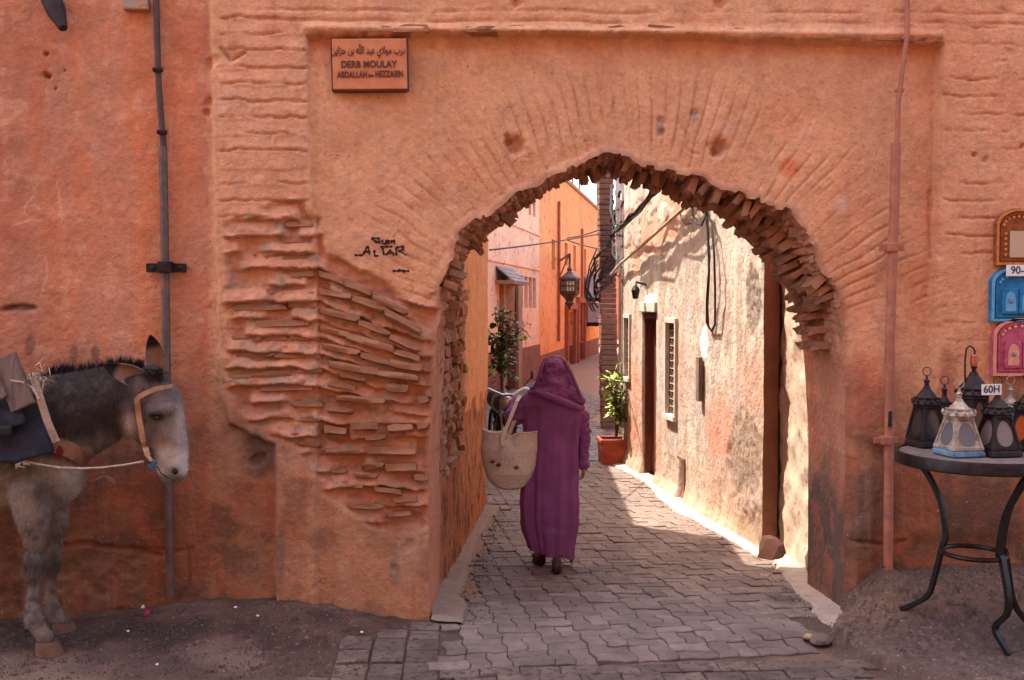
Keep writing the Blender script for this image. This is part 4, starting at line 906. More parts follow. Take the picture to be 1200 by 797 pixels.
# planter with a shrub
m_tc = mat('terracotta_box', lin(170, 78, 52), lin(138, 60, 42), scale=8, rough=.75, bump=.3, bscale=40)
pg = gr(722, 545); pl = empty('planter', pg, 'square terracotta planter box at the foot of the cream wall', 'planter')
dpl = (pg-CAM).dot(fh); hw = .18
mb = MB(); V0 = []
for (w, z) in [(hw*.93, 0), (hw, .27), (hw+.015, .27), (hw+.015, .31), (hw-.02, .31), (hw-.03, .26)]:
    V0 += [(-w, -w, z), (w, -w, z), (w, w, z), (-w, w, z)]
V0 = [Vector(v)+pg+Vector((0, .2, 0)) for v in V0]; F0 = [(r*4+k, r*4+(k+1) % 4, (r+1)*4+(k+1) % 4, (r+1)*4+k) for r in range(5) for k in range(4)]+[(3, 2, 1, 0)]
mb.add(V0, F0); mb.build('box', m_tc, pl)
mb = MB(); mb.box(pg+Vector((0, .2, .25)), (hw*1.85, hw*1.85, .05)); mb.build('soil', m_black, pl)
m_leaf = [mat('leaf_green', lin(164, 186, 76), lin(112, 142, 54), scale=9, rough=.5, bump=.1, rnd=.2), mat('leaf_dark', lin(70, 84, 44), lin(48, 60, 34), scale=9, rough=.5, bump=.1), mat('leaf_brown', lin(110, 82, 70), lin(74, 56, 50), scale=9, rough=.7, bump=.1)]
m_stem = mat('stem', lin(104, 80, 62), lin(76, 58, 46), bump=.3)
def leaf(mb, c, d, up_, L_, w):
    d = d.normalized(); s = d.cross(up_); s = s.normalized() if s.length > 1e-4 else Vector((1, 0, 0)); n = s.cross(d)
    mb.add([c, c+d*L_*.35+s*w*.5-n*.1*w, c+d*L_*.75+s*w*.38, c+d*L_-n*.2*w, c+d*L_*.75-s*w*.38, c+d*L_*.35-s*w*.5-n*.1*w, c+d*L_*.5+n*.12*w], [(0, 1, 6), (1, 2, 6), (2, 3, 6), (3, 4, 6), (4, 5, 6), (5, 0, 6)])
def shrub(name, base, pts, label, cat, n_leaf, L_, w, mats, spread, seed):
    rr = random.Random(seed); root = empty(name, base, label, cat); st = MB(); ms = [MB() for _ in mats]
    for br in pts:
        P_ = [Vector(p) for p in br]; st.tube(P_, [.014*(1-.6*k/(len(P_)-1)) for k in range(len(P_))], 6)
        for k in range(n_leaf):
            t = rr.uniform(.25, 1)*(len(P_)-1); i = min(int(t), len(P_)-2); c = P_[i].lerp(P_[i+1], t-i)+Vector((rr.gauss(0, spread), rr.gauss(0, spread), rr.gauss(0, spread*.9)))
            d = Vector((rr.uniform(-1, 1), rr.uniform(-1, 1), rr.uniform(-.6, .8)))
            if rr.random() < .4: st.tube([P_[i].lerp(P_[i+1], t-i), c], .003, 4)
            leaf(ms[rr.choices(range(len(mats)), [3, 2, 1][:len(mats)])[0]], c, d, Vector((0, 0, 1)), L_*rr.uniform(.6, 1.25), w*rr.uniform(.7, 1.2))
    st.build('stem', m_stem, root, True)
    for q, m_ in zip(ms, mats): stuff(q.build('foliage', m_, root))
    return root
D1 = dpl+.15
br = []
rr = random.Random(4)
for (x, y) in [(713, 438), (722, 430), (732, 444), (735, 455), (720, 456), (730, 470), (710, 444), (717, 434)]:
    br.append([atd(722, 512, D1), atd(724+rr.uniform(-3, 3), 490, D1), atd((x+723)/2, (y+470)/2, D1+rr.uniform(-.1, .1)), atd(x, y, D1+rr.uniform(-.15, .1))])
shrub('potted_shrub', pg+Vector((0, .2, .33)), br, 'bushy bright green shrub growing out of the terracotta planter', 'plant', 19, .12, .065, [m_leaf[0], m_leaf[0], m_leaf[2]], .05, 5)
# climbing shrub by the left doorway
D2 = 12.6; br = []
for (x, y) in [(583, 352), (590, 362), (600, 372), (610, 384), (614, 392), (596, 384), (586, 378), (582, 394), (592, 400), (584, 412), (604, 380), (578, 404), (590, 420), (580, 365), (598, 392)]:
    br.append([atd(588, 440, D2), atd(587+rr.uniform(-4, 3), 412, D2), atd((x+587)/2, (y+395)/2, D2+rr.uniform(-.2, .2)), atd(x, y, D2+rr.uniform(-.25, .2))])
sb = gr(587, 536); br = [[Vector((atd(588, 440, D2).x, atd(588, 440, D2).y, sb.z))]+b for b in br]
shrub('climbing_shrub', Vector((br[0][0].x, br[0][0].y, sb.z)), br, 'dark leafy shrub with yellow-green tips beside the doorway on the left of the lane', 'plant', 20, .12, .07, [m_leaf[1], m_leaf[2], m_leaf[0]], .075, 6)

# ================================================================== houses where the lane bends
def cc(xc, d): return CAM+rgt*xc+fh*d
def lanefar(d): return -4.54+.196*d
def FF(d0, d1): 
    A = cc(lanefar(d0), d0); B = cc(lanefar(d1), d1); return Frame(A, B, side=-1)
FP = FF(20.0, 27.0); FO = FF(27.02, 42.0)
m_pink = mat('pink_render', lin(236, 186, 150), lin(224, 168, 132), scale=1.2, bump=.3, bscale=12, speck=(lin(198, 130, 100), 6, .6))
m_orange = mat('orange_wash', lin(234, 152, 88), lin(220, 132, 74), scale=1.0, bump=.3, bscale=12, speck=(lin(192, 102, 58), 5, .6))
m_dado = mat('brown_dado', lin(140, 82, 62), lin(118, 66, 52), scale=2, bump=.3, bscale=12)
m_slit = mat('red_shutter', lin(168, 84, 58), lin(140, 68, 48), bump=.2)
m_stone = mat('door_surround', lin(166, 126, 94), lin(140, 104, 78), scale=3, bump=.3)
def facade(root, F_, H, m, feats, dado_z, th=2.5):
    """wall plane cut for its openings: feats = list of (a0,a1,z0,z1,depth)"""
    as_ = sorted({0., F_.L}|{f[0] for f in feats}|{f[1] for f in feats}); zs = sorted({-.4, dado_z, H}|{f[2] for f in feats}|{f[3] for f in feats})
    up_ = MB(); dd = MB(); 
    for i in range(len(as_)-1):
        for j in range(len(zs)-1):
            ca_, cz_ = (as_[i]+as_[i+1])/2, (zs[j]+zs[j+1])/2
            if any(f[0] < ca_ < f[1] and f[2] < cz_ < f[3] for f in feats): continue
            t = dd if cz_ < dado_z else up_; o = .03 if cz_ < dado_z else 0
            F_.box(t, as_[i], as_[i+1], zs[j], zs[j+1], -.3, o)
    up_.build('wall', m, root); dd.build('dado', m_dado, root)
    mb = MB(); F_.box(mb, 0, F_.L, -.4, H, -th, -.30); mb.build('wall_core', m, root)
    mb = MB(); F_.box(mb, -.02, F_.L+.02, H, H+.12, -th, .06, .01); mb.build('roof_edge', m_stone, root)
ph = empty('pink_house', FP.P(0, -.3), 'pale pink house with a brown base and slit windows where the lane bends', 'house')
def fz(F_, x0, y0, x1, y1):
    a0, zt_ = F_.hit(x0, y0); a1, zb_ = F_.hit(x1, y1); zt2 = F_.hit((x0+x1)/2, y0)[1]; zb2 = F_.hit((x0+x1)/2, y1)[1]; return (a0, a1, zb2, zt2)
slits = [fz(FP, x-1.9, y0, x+1.9, y1) for x, y0, y1 in [(611, 323, 361), (616.5, 324, 361), (621.5, 325, 361), (626, 326, 361)]]
ups = [fz(FP, 619.5, 235, 622.5, 252), fz(FP, 624.5, 238, 627.5, 254)]
dr = fz(FP, 589, 334, 603, 470); dr = (dr[0], dr[1], -.3, dr[3])
dadoz = FP.hit(620, 406)[1]
facade(ph, FP, 6.6, m_pink, slits+ups+[dr], dadoz)
for (a0, a1, z0, z1) in slits+ups:
    mb = MB(); FP.box(mb, a0, a1, z0, z1, -.16, -.10); w = mb.build('window', m_slit, ph)
mb = MB(); FP.box(mb, dr[0], dr[1], dr[2], dr[3], -.25, -.18); d_ = mb.build('door', m_wood, ph)
mb = MB(); FP.box(mb, dr[0]-.35, dr[0]-.002, -.3, dr[3]+.1, .002, .10); mb.build('door_post', m_stone, ph); mb = MB(); FP.box(mb, dr[1]+.002, dr[1]+.5, -.3, dr[3]+.1, .032, .10); mb.build('door_post', m_stone, ph)
aw0, awz = FP.hit(580, 330); aw1, _ = FP.hit(599, 330)
m_slate = mat('slate', lin(166, 154, 144), lin(120, 110, 104), scale=6, bump=.5, bscale=30, rnd=.2)
mb = MB(); FP.box(mb, aw0, aw1, awz-.05, awz+.03, .0, .42); aw = mb.build('canopy', m_stone, ph)
for r_ in range(4):
    n = 9
    for k in range(n):
        a = aw0+(aw1-aw0)*k/n; mb = MB(); o0 = .44-.11*r_; z_ = awz+.05+.09*r_
        mb.box(FP.P(a+(aw1-aw0)/n/2+(.05 if r_ % 2 else 0), z_, o0-.08), ((aw1-aw0)/n*.93, .17, .025), FP.rot @ Matrix.Rotation(-.6, 3, 'X')); mb.build('tile', m_slate, aw)
for (zl, x0) in [(FP.hit(600, 262)[1], 0), (FP.hit(600, 309)[1], 0)]:
    mb = MB(); FP.box(mb, 0, FP.L, zl-.04, zl+.03, .002, .035, .005); mb.build('moulding', m_pink, ph)
oh = empty('orange_house', FO.P(0, -.3), 'deep orange house with slit windows and two brown doors down the lane', 'house')
sl = [fz(FO, x-w, y0, x+w, y1) for x, y0, y1, w in [(648.5, 281, 316, 2.0), (663.5, 285, 311, 1.7), (673.5, 288, 318, 1.5), (685.5, 292, 322, 1.2)]]
ds = [fz(FO, 663, 366, 671, 440), fz(FO, 675.5, 358, 682.5, 430)]; ds = [(a, b, -.3, d) for a, b, c, d in ds]
facade(oh, FO, 5.72, m_orange, sl+ds, FO.hit(645, 405)[1]-.2, 4)
for (a0, a1, z0, z1) in sl:
    mb = MB(); FO.box(mb, a0, a1, z0, z1, -.2, -.12); mb.build('window', m_slit, oh)
for (a0, a1, z0, z1) in ds:
    mb = MB(); FO.box(mb, a0, a1, z0, z1, -.25, -.15); mb.build('door', m_wood, oh)
    mb = MB(); FO.box(mb, a0-.22, a0-.002, -.3, z1+.1, .032, .12); mb.build('door_post', m_slit, oh); mb = MB(); FO.box(mb, a1+.002, a1+.22, -.3, z1+.1, .032, .12); mb.build('door_post', m_slit, oh); mb = MB(); FO.box(mb, a0-.22, a1+.22, z1+.1, z1+.3, .004, .16); mb.build('lintel', m_slit, oh)
for x0, y0, y1 in [(653, 236, 400), (680.5, 268, 400)]:
    a, z0_ = FO.hit(x0, y0); _, z1_ = FO.hit(x0, y1); mb = MB(); mb.tube([FO.P(a, z0_, .06), FO.P(a, z1_, .06)], .045, 8); tag(mb.build('drainpipe', m_slit, None), 'thin red drainpipe on the orange house, '+('left of the hanging lantern' if x0 < 660 else 'right of the hanging lantern'), 'pipe')
for i, (x0, y0, x1, y1) in enumerate([(684, 322, 695, 349), (685.5, 355, 697, 377)]):
    a0, z1_ = FO.hit(x0, y0); a1, _ = FO.hit(x1, y0); _, z0_ = FO.hit((x0+x1)/2, y1); a1 = a0+1.3
    u_ = empty('air_conditioner', FO.P(a0, z0_, .3), ('upper' if i == 0 else 'lower')+' grey air conditioner unit on the orange house', 'air conditioner')
    mb = MB(); FO.box(mb, a0, a1, z0_, z1_, .10, .55, .02); mb.build('casing', m_sheet, u_)
    mb = MB(); 
    for r_ in (.1, .18, .26): mb.tube([FO.P((a0+a1)/2+r_*math.cos(t), (z0_+z1_)/2+r_*math.sin(t), .56) for t in np.linspace(0, 6.283, 17)], .012, 4, False)
    mb.build('fan_grille', m_iron, u_)
    mb = MB(); FO.box(mb, a0+.1, a0+.15, z0_-.15, z0_-.005, 0, .5); FO.box(mb, a1-.15, a1-.1, z0_-.15, z0_-.005, 0, .5); mb.build('bracket', m_iron, u_)
# end of the lane: closing walls
m_end = mat('far_render', lin(214, 146, 104), lin(196, 124, 88), scale=1, bump=.2)
eh = empty('far_house', cc(6.5, 47), 'faint plastered house closing the view at the end of the lane', 'house')
mb = MB(); mb.box(cc(8.5, 50)+Vector((0, 0, 1.0)), (9, 4, 5.4)); mb.build('wall', m_end, eh)
# antennas on the far roof
for (x, y0, y1) in [(671, 221, 205), (679, 226, 208), (700, 260, 214)]:
    b = atd(x, y0, 36.5 if x < 690 else 44); t = atd(x, y1, 36.5 if x < 690 else 44); b.z = min(b.z, 5.83) if x < 690 else 3.7; mb = MB(); mb.tube([b, t+Vector((0, 0, .6))], .03, 5); mb.tube([t+Vector((-.25, 0, .2)), t+Vector((.25, 0, .2))], .02, 4); mb.tube([t+Vector((-.18, 0, .4)), t+Vector((.18, 0, .4))], .02, 4)
    tag(mb.build('antenna', m_iron, None), 'thin roof antenna '+{671: 'nearest the arch crown', 679: 'second from the arch crown', 700: 'beside the brown pillar'}[x], 'antenna')
# ornate hanging lantern
Ld = 26.0; lt = atd(667.5, 336, Ld); gl = empty('street_lantern', lt, 'large ornate dark metal lantern hanging in front of the orange house', 'lantern')
m_bronze = mat('lantern_metal', lin(96, 74, 62), lin(58, 46, 42), scale=6, metal=.4, rough=.5, bump=.2); m_lglass = glass('lantern_glass', lin(196, 172, 150))
mb = MB(); mb.lathe([(.02, .62), (.03, .52), (.08, .46), (.05, .42), (.12, .34), (.27, .24), (.29, .19), (.25, .17)], lt, 6); mb.build('roof', m_bronze, gl)
mb = MB(); mb.lathe([(.235, .17), (.235, -.14)], lt, 6); mb.build('pane', m_lglass, gl)
mb = MB()
for k in range(6):
    a = 2*math.pi*k/6; p = lt+Vector((.245*math.cos(a), .245*math.sin(a), 0)); mb.tube([p+Vector((0, 0, .18)), p+Vector((0, 0, -.15))], .022, 5)
    for s in (.33, .66):
        a2 = a+2*math.pi/6*s; p = lt+Vector((.22*math.cos(a2), .22*math.sin(a2), .02)); mb.tube([p+Vector((.0, 0, .13)), p+Vector((0, 0, -.13))], .012, 4)
for zz in (.16, .02, -.13):
    mb.lathe([(.26, zz-.015), (.26, zz+.015)], lt, 6)
mb.build('frame', m_bronze, gl)
mb = MB(); mb.lathe([(.27, -.14), (.25, -.2), (.14, -.30), (.10, -.38), (.13, -.44), (.05, -.52), (.01, -.62)], lt, 6); mb.build('base', m_bronze, gl)
mb = MB(); a, z_ = FO.hit(656, 318); w_ = FO.P(a, lt.z+.9, 0); mb.tube([lt+Vector((0, 0, .6)), lt+Vector((0, 0, .86)), w_], .03, 6); mb.tube([lt+Vector((0, 0, .86)), lt.lerp(w_, .5)+Vector((0, 0, .2)), w_-Vector((0, 0, .5))], .02, 5); mb.build('bracket', m_bronze, gl)
# wires over the lane
def wire(a, b, s, label, r=.012): mb = MB(); mb.tube(sag(a, b, s), r, 5); tag(mb.build('overhead_wire', m_cable, None, True), label, 'wire')
wire(atd(574, 293, 9.6), atd(712, 272, dpil-.1), .02, 'thin overhead wire crossing the lane from the left wall to the pillar', .009)
wire(atd(664, 279, 27), atd(706, 268, dpil), .03, 'upper short wire between the orange house and the pillar', .014)
wire(atd(664, 281, 27), atd(704, 292, dpil), .02, 'lower short wire between the orange house and the pillar', .014)
# doorway house on the left between the passage wall and the bend
m_lh = mat('side_render', lin(150, 112, 84), lin(128, 92, 70), scale=2, bump=.4)
A0 = cc(-.95, 9.3); B0 = cc(-.66, 20.2); FH = Frame(A0, B0, side=-1)
A0 = LW1; sh_ = empty('side_house', cc(-1.2, 10), 'set-back house on the left of the lane behind the shrub and motorbike', 'house')
mb = MB(); FH.box(mb, 0, FH.L, -.4, 4.65, -2.2, 0); FH.box(mb, 5.2, FH.L, 4.65, 6.3, -2.2, -.012); mb.build('wall', m_lh, sh_)

# ================================================================== motorbike (front end shows past the passage wall)
bp0 = gr(588, 548); bk = empty('motorbike', bp0, 'dark parked motorbike with round headlight on the left of the lane behind the basket', 'motorbike')
fx = Vector((.10, -1, 0)).normalized(); sx = Vector((1, .10, 0)).normalized(); uz = Vector((0, 0, 1)); B = lambda f, s, z: bp0+fx*f+sx*s+uz*z
m_chrome = mat('chrome', lin(190, 190, 192), lin(150, 150, 156), metal=.9, rough=.2, bump=0); m_bike = mat('bike_paint', lin(34, 36, 44), lin(24, 24, 30), rough=.3, bump=0, spec=.5)
Mw = Matrix((fx, uz, sx)).transposed()
def wheel(f):
    mb = MB(); V = []; 
    prof = [(.30, -.035), (.315, -.045), (.335, -.03), (.34, 0), (.335, .03), (.315, .045), (.30, .035)]; n = 24
    for r, w in prof:
        for k in range(n): a = 2*math.pi*k/n; V.append(B(f+r*math.cos(a), w, .34+r*math.sin(a)))
    F = [(i*n+k, i*n+(k+1) % n, ((i+1) % 7)*n+(k+1) % n, ((i+1) % 7)*n+k) for i in range(7) for k in range(n)]; mb.add(V, F); w_ = mb.build('wheel', m_black, bk, True)
    mb = MB(); mb.tube([B(f+.29*math.cos(a), 0, .34+.29*math.sin(a)) for a in np.linspace(0, 6.283, 25)], .014, 5, False); mb.tube([B(f, -.07, .34), B(f, .07, .34)], .035, 8)
    for k in range(16): a = 2*math.pi*k/16; mb.tube([B(f, (-1)**k*.03, .34), B(f+.29*math.cos(a), 0, .34+.29*math.sin(a))], .003, 3)
    mb.build('rim', m_chrome, w_)
wheel(.62); wheel(-.62)
for s in (-.07, .07):
    mb = MB(); mb.tube([B(.62, s, .34), B(.42, s, .88)], .02, 8); mb.build('fork', m_chrome, bk)
mb = MB(); mb.tube([B(.30, -.36, .97), B(.36, -.22, 1.0), B(.42, -.06, .93), B(.42, .06, .93), B(.36, .22, 1.0), B(.30, .36, .97)], .014, 8); mb.build('handlebar', m_chrome, bk)
for s in (-1, 1):
    mb = MB(); mb.tube([B(.33, .28*s, .99), B(.29, .39*s, .965)], .022, 8); mb.build('grip', m_black, bk)
    mb = MB(); mb.tube([B(.34, .20*s, 1.0), B(.36, .30*s, 1.13)], .006, 5); mb.lathe([(.01, -.012), (.055, -.008), (.055, .004), (.045, .006)], B(.36, .31*s, 1.16), 12, 0, Mw); mb.build('mirror', m_black, bk)
mb = MB(); mb.lathe([(.02, -.10), (.07, -.06), (.09, 0), (.092, .02)], B(.50, 0, .84), 16, 0, Matrix((sx, uz, fx)).transposed()); hl = mb.build('headlight', m_bike, bk, True)
mb = MB(); mb.lathe([(.082, .0), (.06, .018), (.01, .025)], B(.50, 0, .84)+fx*.02, 16, 0, Matrix((sx, uz, fx)).transposed()); mb.build('lens', m_chrome, hl, True)
mb = MB(); mb.tube([B(.84, 0, .58), B(.78, 0, .68), B(.62, 0, .715), B(.46, 0, .68)], [.06, .07, .07, .06], 8); mb.build('mudguard', m_bike, bk, True)
mb = MB(); mb.tube([B(.34, 0, .74), B(.22, 0, .80), B(.02, 0, .80), B(-.10, 0, .74)], [.05, .13, .14, .06], 12); mb.build('tank', m_bike, bk, True)
mb = MB(); mb.tube([B(-.06, 0, .77), B(-.2, 0, .79), B(-.55, 0, .80), B(-.72, 0, .82)], [.06, .12, .12, .06], 10); mb.build('seat', m_black, bk, True)
mb = MB(); mb.tube([B(.40, 0, .80), B(.25, 0, .45), B(-.1, 0, .32), B(-.35, 0, .5), B(-.7, 0, .74)], .025, 8); mb.tube([B(-.62, .08, .34), B(-.2, .08, .32)], .02, 6); mb.build('frame', m_bike, bk)
mb = MB(); mb.box(B(.05, 0, .42), (.2, .3, .25), Matrix((sx, fx, uz)).transposed(), .03); mb.lathe([(.08, -.1), (.1, -.05), (.08, .08)], B(.12, 0, .56), 12); mb.build('engine', m_iron, bk)
mb = MB(); mb.tube([B(.15, .13, .45), B(.05, .15, .22), B(-.4, .16, .25), B(-.8, .17, .34)], [.02, .025, .04, .045], 8); mb.build('exhaust', m_chrome, bk)
# ================================================================== woman walking up the lane
def evolve(me, f):
    c = coords(me); c = f(c); me.vertices.foreach_set('co', c.astype(np.float32).reshape(-1)); me.update()
m_cloth = mat('plum_wool', lin(136, 82, 134), lin(118, 67, 117), scale=5, rough=.95, bump=.3, bscale=160, bdist=.002, speck=(lin(152, 92, 130), 120, .62))
m_cloth_in = mat('robe_lining', lin(70, 46, 44), lin(54, 36, 36), rough=.95, bump=.1)
m_skin = mat('skin', lin(168, 116, 88), lin(150, 100, 76), scale=20, rough=.6, bump=.1)
m_shoe = mat('brown_leather', lin(62, 44, 36), lin(44, 32, 28), rough=.6, bump=.2)
m_trim = mat('pale_braid', lin(176, 132, 122), lin(140, 96, 96), rough=.7, bump=.3, bscale=200)
LD = 6.93
def lp(px, py, dd=0.0): return atd(px, py, LD+dd)
pc = lp(645, 560); gz = GB(pc.y)
wfoot = gr(643, 664)
person = empty('person', Vector((pc.x, pc.y, gz)), 'person in a long plum hooded robe walking away up the lane', 'person')
# body: one continuous skin-grown surface
def skin_body(name, nodes, edges, mat_, parent, sub=2):
    me = bpy.data.meshes.new(name); me.from_pydata([n[0] for n in nodes], edges, []); o = bpy.data.objects.new(name, me); COL.objects.link(o)
    s = o.modifiers.new('s', 'SKIN'); s.use_smooth_shade = True
    for i, n in enumerate(nodes):
        sv = me.skin_vertices[0].data[i]; sv.radius = n[1] if hasattr(n[1], '__len__') else (n[1], n[1]); sv.use_root = (i == 0)
    o.modifiers.new('u', 'SUBSURF').levels = sub
    dg = bpy.context.evaluated_depsgraph_get(); dg.update(); out = bpy.data.meshes.new_from_object(o.evaluated_get(dg)); bpy.data.objects.remove(o)
    return out
N = [(lp(645, 548), (.115, .10)), (lp(645, 520), (.10, .09)), (lp(646, 485), (.115, .09)), (lp(647, 466), (.05, .05)), (lp(647, 455), (.045, .045)), (lp(648, 445, .03), (.065, .07)), (lp(649, 430, .03), (.075, .085)),
     (lp(621, 474), .045), (lp(602, 492, .06), .035), (lp(604, 480, .26), .024), (lp(605, 474, .32), .024),
     (lp(672, 474), .045), (lp(684, 508, .03), .036), (lp(684, 538, .0), .022), (lp(684, 546, 0), .020),
     (lp(636, 556), .075), (lp(636, 604, .0), .055), (lp(633, 645, .03), .032), (lp(633, 654, .04), .028), (lp(633, 658, .12), .028),
     (lp(655, 556), .075), (lp(656, 604, -.03), .055), (lp(652, 648, -.05), .034), (lp(652, 661, -.06), .03), (lp(652, 668, .04), .026)]
E = [(0, 1), (1, 2), (2, 3), (3, 4), (4, 5), (5, 6), (2, 7), (7, 8), (8, 9), (9, 10), (2, 11), (11, 12), (12, 13), (13, 14), (0, 15), (15, 16), (16, 17), (17, 18), (18, 19), (0, 20), (20, 21), (21, 22), (22, 23), (23, 24)]
body_me = skin_body('body', N, E, m_skin, person)
body = link('body', body_me, m_skin, person, True)
def hand(root, dirv, palmn, scale, par, curl=.5):
    """palm with four unequal bent fingers and a thumb; dirv = way the fingers point"""
    d = dirv.normalized(); n = palmn.normalized(); s = d.cross(n).normalized(); prims = [('c', root, root+d*.05*scale, .020*scale, .024*scale)]
    for k in range(4):
        b = root+d*.085*scale+s*(-.030+.020*k)*scale; prims.append(('c', root+d*.02*scale+s*(-.02+.013*k)*scale, b, .014*scale, .0105*scale)); L_ = [.062, .074, .070, .054][k]*scale; a = 0; p = b
        for j, f_ in enumerate((.45, .32, .23)):
            a += curl*(.55+.15*j); q = p+(d*math.cos(a)+n*math.sin(a))*L_*f_; prims.append(('c', p, q, .0095*scale*(1-.1*j), .0088*scale*(1-.1*j))); p = q
    b = root+d*.022*scale-s*.024*scale; q = b+(d*.55-s*.7+n*.3).normalized()*.035*scale; q2 = q+(d*.8-s*.2+n*.4).normalized()*.028*scale
    prims += [('c', b, q, .014*scale, .011*scale), ('c', q, q2, .011*scale, .009*scale)]
    me = blob('hand', prims, .0045, 2); return link('hand', me, m_skin, par, True)
hr = lp(684, 546); hand(hr, Vector((0, .1, -1)), Vector((-1, 0, 0)), .72, body, .7)
hl_ = lp(605, 474, .32); hand(hl_, Vector((-.1, .6, .2)), Vector((0, .2, -1)), .92, body, 1.2)
# face inside the hood, turned up the lane
fc = lp(648, 437, .10); prims = [('e', fc, (.068, .085, .10)), ('c', fc+fh*.07+Vector((0, 0, .005)), fc+fh*.098+Vector((0, 0, -.02)), .012, .016), ('e', fc+fh*.065+Vector((0, 0, -.05)), (.03, .025, .012)), ('e', fc+rgt*.068, (.012, .02, .03)), ('e', fc-rgt*.068, (.012, .02, .03))]
link('head', blob('head', prims, .008, 3), m_skin, body, True)
for s in (-1, 1):
    mb = MB(); mb.lathe([(.004, -.012), (.012, -.004), (.012, .004), (.004, .012)], fc+fh*.082+rgt*.028*s+Vector((0, 0, .018)), 8); mb.build('eye', m_white, body, True)
mb = MB(); hc = fc-fh*.02+Vector((0, 0, .02)); mb.lathe([(.03, .095), (.065, .07), (.08, .03), (.078, -.03), (.06, -.08)], hc, 14); mb.build('hair', m_black, body, True)
# robe: torso, skirt and both sleeves as one cloth surface
rows = [(455, 634, 664, .42), (463, 617, 680, .42), (476, 611, 684, .44), (500, 613, 681, .46), (530, 612, 678, .5), (560, 610.5, 677.5, .52), (590, 609.5, 677.5, .52), (615, 611, 677, .52), (640, 617, 673, .5), (656, 621, 671, .48)]
nth, nr = 180, 150; th = np.linspace(0, 2*math.pi, nth, endpoint=False)
ry = np.array([r[0] for r in rows]); rl = np.array([r[1] for r in rows]); rr_ = np.array([r[2] for r in rows]); rd = np.array([r[3] for r in rows])
P = np.zeros((nr, nth+1, 3)); rs = np.random.RandomState(2); phs = rs.rand(12)*6.28
for j in range(nr):
    t = j/(nr-1); py = 455+(653-455)*t; l, r, dk = np.interp(py, ry, rl), np.interp(py, ry, rr_), np.interp(py, ry, rd)
    mc, hw_ = (l+r)/2, (r-l)/2
    for i in range(nth+1):
        a = 2*math.pi*i/nth; fold = 0
        g = max(0, (t-.03))**.65
        fold = 1.7*g*(.040*math.sin(5*a+phs[0]+.9*t)+.026*math.sin(9*a+phs[1]-1.2*t)+.020*math.sin(14*a+phs[2]+2.0*t)+.012*math.sin(23*a+phs[3]+1.5*t))
        fold += .05*mnoise.fractal(Vector((math.cos(a)*2.2, math.sin(a)*2.2, t*5)), .8, 2, 4)*min(1, t*3)+.035*(1-abs(2*((t*3.1+.22*math.cos(a-1)+.15*mnoise.noise(Vector((a, t*4, 3)))) % 1)-1))**3*max(0, math.cos(a-5.4))*min(1, t*4)-.035*(1-abs(2*((t*2.3-.35*math.cos(a)) % 1)-1))**4*max(0, math.cos(a-3.9))
        # pulled crossways folds near the calf on the right
        fold += .05*math.exp(-((t-.86)/.035)**2)*math.exp(-((((a+.25) % 6.283)-5.1)/.5)**2)-.06*math.exp(-((t-.82-.03*math.cos(a))/.03)**2)*math.exp(-((((a+.25) % 6.283)-5.0)/.5)**2)
        k = 1+fold*(1 if math.sin(a) < 0 else .6)
        x = mc+hw_*math.cos(a)*k; dd = math.sin(a)*hw_/166*dk*1.45*k
        yy = py
        yy += max(0, t-.82)/.18*(7*math.cos(a)-2+2.5*math.sin(3*a+1)+1.5*math.sin(7*a))
        v = lp(x, yy, dd); P[j, i] = v
skirt = grid_mesh('robe', P)
prims = [('c', lp(624, 470, .02), lp(603, 489, .05), .075, .068), ('c', lp(603, 489, .05), lp(604, 482, .24), .068, .062), ('c', lp(604, 482, .24), lp(605, 476, .30), .062, .066),
         ('c', lp(669, 474, .01), lp(681, 490, .03), .062, .062), ('c', lp(681, 490, .03), lp(684.5, 512, .03), .060, .052), ('c', lp(684.5, 512, .03), lp(684, 536, .0), .050, .040), ('c', lp(684, 536, .0), lp(683.5, 545, .0), .040, .040),
         ('e', lp(645, 470, .0), (.19, .10, .085)), ('e', lp(646, 500, .0), (.17, .10, .2))]
slv = blob('sleeves', prims, .009, 4)
def wrinkle(c):
    out = c.copy()
    for i, p in enumerate(c):
        v = Vector(p); q = mnoise.fractal(Vector((v.x*9, v.y*9, v.z*26)), .8, 2, 3)*.010; out[i, 0] += q*1.2; out[i, 1] -= q*1.6
    return out
evolve(slv, wrinkle)
link('robe', skirt, m_cloth, person, True)
link('sleeves', slv, m_cloth, person, True)
# lining glimpsed at the left hem opening
Pn = np.zeros((30, 10, 3))
for j in range(30):
    for i in range(10):
        py = 560+(648-560)*j/29; x = np.interp(py, [560, 590, 620, 648], [612, 609, 612, 622])+i*1.6-2; Pn[j, i] = lp(x, py, -.14+.02*math.sin(i))
lm = grid_mesh('lining', Pn); 
